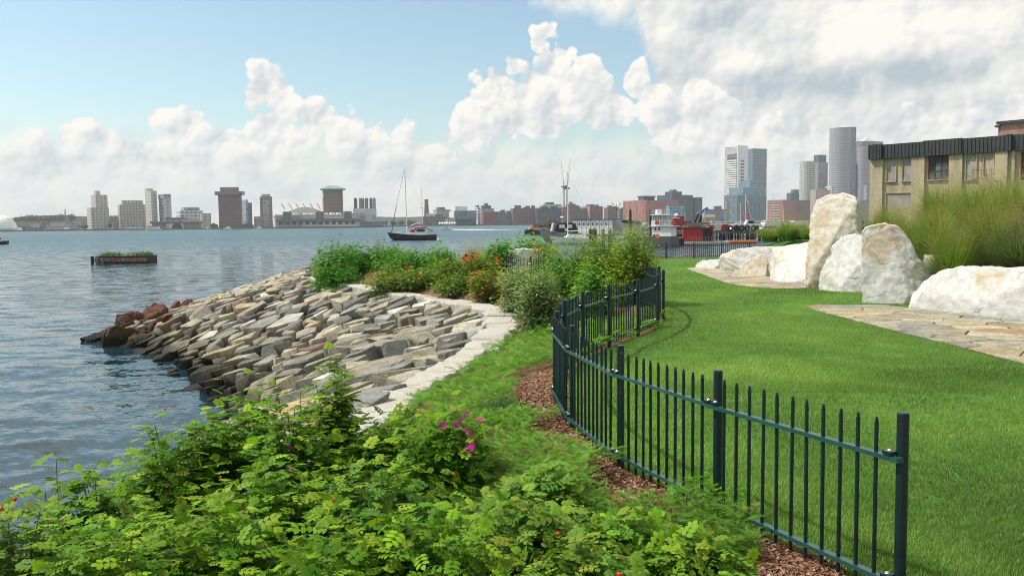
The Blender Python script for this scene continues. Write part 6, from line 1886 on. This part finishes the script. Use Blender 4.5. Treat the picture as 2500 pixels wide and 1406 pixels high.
MB().prism([(12.8, hw_ - .7), (16.3, hw_ - .9), (15.6, hw_ - .4), (13.2, hw_ - .2)], 'y', -.8, 5.8).build('annex_roof', M_blackp, sh)
MB().box(-1.5, 21, -1.5, 8, -.45, -.02).build('deck', M_wood, sh)
for k in range(8): MB().tube((-1 + 3 * k, -1.2, -2.5), (-1 + 3 * k, -1.2, -.45), .2, n=7).build('pile', M_wood, sh)
# gangway
gw = place('gangway', 'grey truss gangway sloping down beside the white tug', 'gangway', 1552, 572, 176, -.05)
g0, g1 = Vector((0, 0, -.6)), Vector((4.2, 0, 1.1))
tr_ = MB()
for yy in (-.5, .5):
    for dz in (0, 1.0): tr_.tube(g0 + Vector((0, yy, dz)), g1 + Vector((0, yy, dz)), .06, n=5)
    for k in range(8):
        p_ = g0 + (g1 - g0) * (k / 7); tr_.tube(p_ + Vector((0, yy, 0)), p_ + Vector((0, yy, 1.0)), .04, n=4)
        if k < 7: tr_.tube(p_ + Vector((0, yy, 0)), g0 + (g1 - g0) * ((k + 1) / 7) + Vector((0, yy, 1.0)), .035, n=4)
tr_.build('truss', M_steel, gw)
MB().rings([[g0 + Vector((0, -.5, 0)), g0 + Vector((0, .5, 0)), g0 + Vector((0, .5, .06)), g0 + Vector((0, -.5, .06))], [g1 + Vector((0, -.5, 0)), g1 + Vector((0, .5, 0)), g1 + Vector((0, .5, .06)), g1 + Vector((0, -.5, .06))]]).build('walkway', M_steel, gw)
# white tug with a railed bridge
tg_ = place('tug_boat', 'white tug with a tall railed bridge and orange life rings', 'boat', 1592, 602, 152, -.55, z=WATER_Z)
u = 152 / F
H0 = at(1592, 577, 152).z - WATER_Z
MB().prism([(-1.4, -.5), (-1.2, H0), (3.7, H0 - .1), (3.8, -.5)], 'y', -1.0, 2.8).build('hull', simple('dark_grey_hull', (.075, .08, .085), .6, var=.2), tg_)
hz = lambda py: at(1610, py, 152).z - WATER_Z
MB().box(0, 3.4, 0, 2.4, H0, hz(553)).build('deck_house', M_whitep, tg_)
for k in range(2): MB().box(.45 + .7 * k, .75 + .7 * k, -.04, 0, hz(562), hz(556)).build('window', M_glassd, tg_)
MB().box(-.3, 3.9, -.3, 2.8, hz(553), hz(551.5)).build('upper_deck', M_whitep, tg_)
MB().box(-.1, 1.4, -.1, 2.4, hz(551.5), hz(539)).build('bulwark', M_whitep, tg_)
br = MB()
for k in range(10): br.tube((1.5 + .24 * k, -.15, hz(551)), (1.5 + .24 * k, -.15, hz(539)), .025, n=4)
br.tube((1.4, -.15, hz(539)), (3.8, -.15, hz(539)), .035, n=4); br.build('railing', M_mast, tg_)
br = MB()
for k in range(7): br.tube((.05 + .45 * k, 0, hz(539)), (.05 + .45 * k, 0, hz(525)), .05, n=5)
for k in range(7): br.tube((.05 + .45 * k, 2.0, hz(551)), (.05 + .45 * k, 2.0, hz(525)), .05, n=5)
br.build('bridge_posts', M_mast, tg_)
MB().box(.1, 2.9, .1, 1.9, hz(551), hz(527)).build('bridge_glazing', M_steel, tg_)
MB().box(-.25, 3.15, -.3, 2.3, hz(525.5), hz(523)).build('bridge_roof', M_whitep, tg_)
MB().lathe([(.5, hz(523)), (.5, hz(511.5)), (.3, hz(511))], c=(.9, .6, 0), n=14).build('searchlight_drum', M_whitep, tg_)
br = MB()
for k in range(9): br.tube((-.15 + .4 * k, -.15, hz(523)), (-.15 + .4 * k, -.15, hz(511.5)), .025, n=4)
br.tube((-.2, -.15, hz(511.5)), (3.1, -.15, hz(511.5)), .035, n=4).tube((-.2, -.15, hz(517)), (3.1, -.15, hz(517)), .025, n=4); br.build('top_railing', M_mast, tg_)
M_or = simple('orange_ring', (.65, .12, .06), .6)
for x, z in ((1.05, 544), (3.9, 544)):
    lr = MB().lathe([(.22, -.07), (.38, -.07), (.38, .07), (.22, .07)], n=14).build('life_ring', M_or, tg_, loc=(x, -.32, hz(z))); lr.rotation_euler = (math.pi / 2, 0, .3)
# black barge section
bb = place('black_barge', 'small black square barge between white tug and red shack', 'barge', 1630, 597, 158, -.05, z=WATER_Z)
MB().prism([(0, -.5), (0, 1.25), (2.9, 1.35), (2.9, -.5)], 'y', 0, 3).build('hull', M_navy, bb)
MB().box(.7, 1.3, -.05, .4, 1.3, 1.5).box(1.6, 2.1, -.05, .4, 1.35, 1.55).build('bitts', M_steel, bb)
# red tug behind the pier
rt = place('tug_boat', 'red tug with a white visor roof moored behind the pier', 'boat', 1655, 575, 250, .1, z=WATER_Z)
R0 = lambda py: at(1655, py, 250).z - WATER_Z
hull(MB(), 12, 4.2, 2.8, 2.2, .5, stern=.95).build('hull', M_blackp, rt)
MB().box(-2.2, 3.6, -1.6, 1.6, 2.0, R0(540)).build('deck_house', M_redp, rt)
MB().box(-1.0, 1.4, -1.3, 1.3, R0(540), R0(528)).build('wheelhouse', M_redp, rt)
MB().prism([(-2.6, R0(533)), (.1, R0(534)), (-.2, R0(531)), (-2.4, R0(531))], 'y', -1.7, 1.7).build('visor_roof', M_whitep, rt)
MB().tube((.9, 0, R0(528)), (.9, 0, R0(500)), .07, .04, n=5).tube((.2, 0, R0(507)), (1.6, 0, R0(507)), .04, n=4).build('mast', M_mast, rt)
MB().lathe([(.5, R0(528)), (.7, R0(525)), (.3, R0(521))], c=(-.5, 0, 0), n=10).build('radar_dome', M_whitep, rt)
# red shack on a float
rs = place('red_shack', 'red shack with a black hipped roof standing on a float', 'shed', 1668, 592, 165, -.12, z=WATER_Z)
V0 = lambda py: at(1700, py, 165).z - WATER_Z
MB().box(-.6, 8.2, -1.2, 3.2, .1, .55).build('float', M_conc2, rs)
MB().box(-.5, 8.1, -1.15, 3.1, -.5, .1).build('float_tanks', M_blackp, rs)
MB().box(0, 5.4, 0, 2.8, .55, V0(555)).build('wall', M_redp, rs)
MB().box(3.5, 5.2, -.05, 0, .7, V0(560)).build('doorway', M_dark, rs)
zt, ze = V0(543), V0(554)
MB().add([(-.3, -.4, ze), (5.8, -.4, ze), (5.8, 3.2, ze), (-.3, 3.2, ze), (1.0, 1.4, zt), (4.6, 1.4, zt)], [(0, 1, 5, 4), (1, 2, 5), (2, 3, 4, 5), (3, 0, 4), (3, 2, 1, 0)]).build('roof', M_blackp, rs)
MB().prism([(3.4, V0(549)), (4.0, V0(550)), (4.9, V0(550)), (5.3, V0(548.5)), (4.4, V0(547.5))], 'y', -.5, -.42).build('sign_board', M_whitep, rs)
MB().prism([(4.2, V0(549.4)), (4.4, V0(550)), (4.7, V0(549.3)), (4.4, V0(548.4))], 'y', -.53, -.5).build('sign_emblem', M_redp, rs)
rr2 = MB()
for k in range(9): rr2.tube((.6 + .55 * k, -1.1, .55), (.6 + .55 * k, -1.1, 1.35), .025, n=4)
rr2.tube((.6, -1.1, 1.35), (5.0, -1.1, 1.35), .025, n=4).build('railing', M_steel, rs)
lp = MB()
for k in range(3): lp.lathe([(.05, 0), (.14, .1), (.05, .2)], c=(.1 + .35 * k, -.35, V0(556)), n=8)
lp.build('lamps', M_or, rs)
op = place('pontoon', 'rust-orange floating pontoon right of the red shack', 'float', 1768, 593, 168, -.05, z=WATER_Z)
MB().tube((0, 0, .25), (5.9, 0, .25), .42, n=12).build('tank', simple('orange_rust_paint', (.38, .12, .04), .7, var=.25), op)
# timber pier
PD = 188
pier = place('timber_pier', 'old timber pier on dark piles behind the red shack', 'pier', 1640, 560, PD, 0, z=WATER_Z)
zd = at(1700, 563, PD).z - WATER_Z
MB().box(-1, 34, 0, 9, zd - .15, zd).build('deck', M_wood, pier)
MB().box(-1, 34, -.2, 0, zd - .75, zd - .2).build('fascia_beam', M_wood, pier)
r_ = np.random.default_rng(91)
for k in range(34):
    for yy in (.2, 3.0, 6.5):
        x = -.5 + k + r_.normal(0, .2)
        MB().tube((x + r_.normal(0, .15), yy, -1), (x, yy, zd - .15), .17, .15, n=6).build('pile', M_wood if yy < 1 and k % 3 == 0 else M_blackp, pier)
MB().tube((14.6, -.5, -.5), (14.7, -.5, zd + .35), .22, n=8).tube((8.6, -.5, -.5), (8.6, -.5, zd - .1), .2, n=8).build('fender_pile', M_wood, pier)
for k, px in enumerate((1783, 1798, 1811, 1824, 1840)):
    q = at(px, 557, PD - .6)
    ty = thing('tyre', ['big black tyre hung on the pier edge, first from the red box', 'big black tyre hung on the pier edge, second from the red box', 'big black tyre on the pier edge in front of the truck bed', 'big black tyre on the pier edge below the truck cab', 'big black tyre on the pier edge below the truck bonnet'][k], 'tyre', tuple(q), group='tyres along the pier')
    ri = [[((.47 + .19 * math.cos(b)) * math.cos(a), 0.19 * math.sin(b), (.47 + .19 * math.cos(b)) * math.sin(a)) for b in np.linspace(0, 2 * math.pi, 8, endpoint=False)] for a in np.linspace(0, 2 * math.pi, 17)]
    MB().rings(ri, caps=False).build('tread', M_tyre, ty, smooth=True)
    MB().tube((0, .1, .5), (0, .1, .8), .03, n=4).build('chain', M_wire, ty)
bx_ = place('crate', 'dark red box on the pier beside the tyres', 'crate', 1761, 561, PD - .3, z=WATER_Z + zd)
MB().prism([(0, 0), (1.7, 0), (1.7, .8), (1.4, 1.2), (.3, 1.2), (0, .8)], 'y', 0, 1.4).build('body', M_redp, bx_)
sg = place('notice_board', 'pale notice board at the pier edge left of the red box', 'sign', 1745, 564, PD - .5, z=WATER_Z + zd)
MB().box(0, 1.3, 0, .08, .05, 1.25).build('panel', simple('pale_board', (.55, .53, .46), .8), sg)
MB().box(.15, .22, .02, .1, 0, .06).box(1.1, 1.17, .02, .1, 0, .06).build('feet', M_wood, sg)
# pickup truck
pk = place('pickup_truck', 'white pickup truck parked on the timber pier', 'truck', 1822, 560, PD + 2.0, -.08, z=WATER_Z + zd)
pk.scale = (1.12, 1.12, 1.12)
MB().prism([(-2.75, .55), (-2.75, 1.12), (-.35, 1.12), (-.3, 1.15), (.02, 1.85), (1.25, 1.85), (1.72, 1.18), (2.75, 1.05), (2.85, .55)], 'y', -.95, .95).build('body', M_whitep, pk)
MB().prism([(.1, 1.2), (.3, 1.72), (1.15, 1.74), (1.5, 1.2)], 'y', -.97, -.95).build('window', M_glassd, pk)
MB().prism([(1.3, 1.83), (1.72, 1.2), (1.74, 1.22), (1.32, 1.85)], 'y', -.85, .85).build('windscreen', M_glassd, pk)
for x in (-1.7, 1.85):
    for yy in (-.86, .86):
        w = MB().lathe([(.2, -.13), (.40, -.13), (.42, 0), (.40, .13), (.2, .13)], n=14).build('wheel', M_tyre, pk, loc=(x, yy, .42)); w.rotation_euler = (math.pi / 2, 0, 0)
MB().box(2.78, 2.88, -.8, -.5, .8, .98).build('headlight', M_steel, pk)
MB().box(-2.9, 2.95, -.9, .9, .42, .58).build('bumper', M_steel, pk)
# boats beyond the pier
for k, (px, top, L, lab) in enumerate(((1738, 536, 7, 'white cabin boat behind the yellow hoist'), (1800, 541, 8, 'white cruiser behind the truck bed'), (1870, 534, 9, 'white motor yacht right of the truck'), (1905, 534, 9, 'white motor yacht in the middle of the moored row'), (1940, 531, 9, 'white motor yacht with red canopy, last of the moored row'))):
    o = place('motor_yacht', lab, 'boat', px, 562, 225 + 4 * k, .12 * (k % 3), z=WATER_Z, group='motor yachts moored behind the pier')
    ht = at(px, top, 225 + 4 * k).z - WATER_Z
    hull(MB(), L, 3.0, 2.0, 1.6, .4, stern=.95).build('hull', M_whitep, o)
    MB().prism([(-L * .25, 1.6), (L * .42, 1.5), (L * .36, ht - .9), (-L * .08, ht - .9)], 'y', -1.2, 1.2).build('cabin', M_whitep, o)
    MB().prism([(-L * .16, 2.1), (L * .3, 2.1), (L * .27, 2.8), (-L * .10, 2.8)], 'y', -1.25, -1.2).build('window', M_glassd, o)
    MB().box(-L * .05, L * .3, -1.1, 1.1, ht - .55, ht - .4).build('canopy', M_redc if k == 4 else M_whitep, o)
    for xx in (L * .28, -.2): MB().tube((xx, -.9, ht - .9), (xx, -.9, ht - .45), .04, n=4).build('canopy_post', M_steel, o)
    MB().tube((L * .1, 0, ht - .4), (L * .1, 0, ht + 1.1), .03, n=4).build('aerial', M_mast, o)
wp = place('white_jetty', 'white-railed floating jetty in front of the moored yachts', 'jetty', 1852, 566, 200, 0, z=WATER_Z)
zj = at(1900, 558, 200).z - WATER_Z
MB().box(0, 16, 0, 2, zj - .5, zj).build('deck', M_conc2, wp)
rj = MB()
for k in range(17): rj.tube((k, 0, zj), (k, 0, zj + 1.1), .04, n=4)
rj.tube((0, 0, zj + 1.1), (16, 0, zj + 1.1), .05, n=4).tube((0, 0, zj + .55), (16, 0, zj + .55), .03, n=4).build('railing', M_mast, wp)
for k in range(5): MB().tube((.5 + 3.7 * k, 1, -1), (.5 + 3.7 * k, 1, zj - .5), .15, n=6).build('pile', M_wood, wp)
# masts with furled grey sails
for k, (px, top, lab) in enumerate(((1807, 495, 'shorter mast with a furled red-edged sail behind the truck'), (1820, 472, 'taller mast with a furled red-edged sail behind the truck'))):
    o = place('sailing_boat', lab, 'boat', px, 565, 240, .15, z=WATER_Z)
    ht = at(px, top, 240).z - WATER_Z
    hull(MB(), 9, 2.8, 1.6, 1.3, .5).build('hull', M_whitep, o)
    MB().tube((0, 0, 1.3), (0, 0, ht), .10, .07, n=6).build('mast', M_mast, o)
    zs = ht * .78
    MB().prism([(.15, zs), (.7, zs - .4), (2.6, 2.4), (1.7, 2.0)], 'y', -.12, .12).build('furled_sail', M_canvas, o)
    MB().prism([(.1, zs), (.18, zs), (1.75, 2.0), (1.5, 2.0)], 'y', -.14, .14).build('sail_cover', M_redc, o)
    if k: MB().tube((0, 0, ht - .2), (2.6, 0, 1.5), .06, n=4).build('forestay', M_mast, o)
    else: MB().tube((0, 0, ht - .2), (-3.5, 0, 1.5), .02, n=4).build('forestay', M_wire, o)
for k, (px, top, lab) in enumerate(((1770, 488, 'thin bare mast left of the teal glass base'), (1887, 470, 'thin bare mast left of the white-silled brick block'), (1913, 505, 'thin bare mast in front of the dark brick wing'))):
    o = place('sailing_boat', lab, 'boat', px, 562, 260 + 5 * k, .2, z=WATER_Z, group='sailing boats moored far behind the pier')
    ht = at(px, top, 260 + 5 * k).z - WATER_Z
    hull(MB(), 8, 2.6, 1.5, 1.2, .5).build('hull', M_whitep, o)
    MB().tube((0, 0, 1.2), (0, 0, ht), .09, .06, n=5).build('mast', M_mast, o)
    MB().tube((-.9, 0, ht * .65), (.9, 0, ht * .65), .04, n=4).build('spreader', M_mast, o)
# hoists on the pier
ho = place('work_crane', 'black folded crane beside the red shack with a blue boom cover', 'crane', 1694, 562, 205, 0, z=WATER_Z)
zc = lambda py: at(1700, py, 205).z - WATER_Z
MB().box(-1.0, 1.4, -1, 1, -.5, zc(545)).build('base', M_blackp, ho)
MB().prism([(-.3, zc(546)), (.3, zc(546)), (1.2, zc(523)), (.8, zc(523))], 'y', -.4, .4).build('mast', M_blackp, ho)
MB().prism([(.9, zc(546)), (1.5, zc(546)), (1.9, zc(526)), (1.5, zc(526))], 'y', -.4, .4).build('jib', M_blackp, ho)
MB().prism([(.5, zc(521)), (3.0, zc(506)), (3.2, zc(511)), (2.0, zc(518))], 'y', -.5, .5).build('cover', simple('blue_tarp', (.06, .16, .42), .7), ho)
yh_ = place('boat_hoist', 'yellow boat hoist standing on the pier', 'crane', 1716, 562, 200, 0, z=WATER_Z + zd)
zy = at(1716, 535, 200).z - WATER_Z - zd
M_yel = simple('yellow_paint', (.62, .36, .02), .5)
MB().box(0, 2.7, 0, .4, zy - .35, zy).build('beam', M_yel, yh_)
for x in (.1, 1.2, 2.3): MB().box(x, x + .18, .1, .3, 0, zy - .35).build('leg', M_yel, yh_)
MB().box(.3, 2.9, 1.0, 1.8, zy + .4, zy + 1.0).build('cab', M_whitep, yh_)
MB().box(1.6, 1.8, 1.2, 1.5, zy, zy + .4).build('cab_post', M_steel, yh_)
MB().tube((.5, .2, zy), (.5, .2, zy + 2.2), .1, n=5).build('lamp_mast', M_steel, yh_)
# tower cranes in the city
def tower_crane(label, px, base, D, top_py, jib_dx, jib_top):
    o = place('tower_crane', label, 'crane', px, base, D, 0, z=SHORE_Z)
    H = at(px, top_py, D).z - SHORE_Z
    k = D / F
    m_ = MB()
    for sx in (-1, 1):
        for sy in (-1, 1): m_.tube((sx, sy, 0), (sx, sy, H), .28, n=4)
    z = 0
    while z < H - 3: m_.tube((-1, -1, z), (1, -1, z + 3), .2, n=3).tube((1, -1, z), (-1, -1, z + 3), .2, n=3); z += 3
    m_.build('tower', M_wire, o)
    MB().box(-3.5, 3.5, -1.4, 1.4, H, H + 2.2).build('slewing_deck', M_wire, o)
    MB().tube((0, 0, H + 2), (jib_dx * .35 * k, 0, H + 11), .5, n=4).build('a_frame', M_wire, o)
    J = Vector((jib_dx * k, 0, H + (top_py - jib_top) * k))
    j = MB()
    j.tube((0, -.5, H + 2), J, .3, .2, n=4).tube((0, .5, H + 2), J, .3, .2, n=4)
    j.tube((.9, 0, H + 3), J, .22, .15, n=4)
    j.build('jib', M_steel, o)
    MB().box(-5 if jib_dx > 0 else 2, -2 if jib_dx > 0 else 5, -1, 1, H - .5, H + 3).build('counterweight', M_wire, o)
tower_crane('lattice tower crane with its jib raised to the left', 1377, 540, 1270, 458, -7, 389)
tower_crane('lattice tower crane with its jib raised to the right', 1385, 540, 1240, 462, 9, 386)
cm_ = place('light_mast', 'dark branching light mast above the brick blocks', 'mast', 1505, 540, 620, 0, z=SHORE_Z)
HM = at(1505, 497, 620).z - SHORE_Z
MB().tube((0, 0, -4), (0, 0, HM - 2), .35, .25, n=6).tube((0, 0, HM - 5), (-2.5, 0, HM), .2, n=4).tube((0, 0, HM - 5), (2.8, 0, HM), .2, n=4).tube((0, 0, HM - 5), (0, 0, HM - .6), .2, n=4).build('pole', M_wire, cm_)
MB().box(-2.9, -2.1, -.4, .4, HM - .3, HM + .3).box(2.3, 3.2, -.4, .4, HM - .3, HM + .3).build('lamps', M_wire, cm_)
tk = place('storage_tank', 'small round green tank on the dock beside the big red brick block', 'tank', 1575, 551, 330, 0)
MB().lathe([(.2, -1.2), (.9, -1.0), (1.25, 0), (.9, 1.0), (.2, 1.2)], n=14).build('shell', M_copper, tk, smooth=True)
MB().box(-.8, .8, -.6, .6, -2.2, -.95).build('cradle', M_wood, tk)
dockm = place('dock', 'low dark timber dock behind the piles and the white shed', 'dock', 1540, 570, 300, 0, z=WATER_Z)
zk = at(1540, 556, 300).z - WATER_Z
MB().box(-8, 22, 0, 30, zk - .5, zk).build('deck', M_wood, dockm)
for k in range(16): MB().tube((-7.5 + 1.9 * k, .3, -1), (-7.5 + 1.9 * k, .3, zk - .5), .2, n=6).build('pile', M_blackp, dockm)

# ================================================================== sea air
m, t = new_mat('sea_haze')
pv = t.n('ShaderNodeVolumePrincipled')
pv.inputs['Color'].default_value = (.84, .91, .98, 1)
pv.inputs['Density'].default_value = HAZE = .00014
pv.inputs['Anisotropy'].default_value = .15
o_ = t.n('ShaderNodeOutputMaterial'); t.l(pv.outputs[0], o_.inputs['Volume'])
hz_ = MB().box(-4300, 4300, -60, 4300, WATER_Z - 3.5, 235).build('haze', m)
tag(hz_, 'thin pale summer haze over harbour and city', 'haze', kind='stuff')
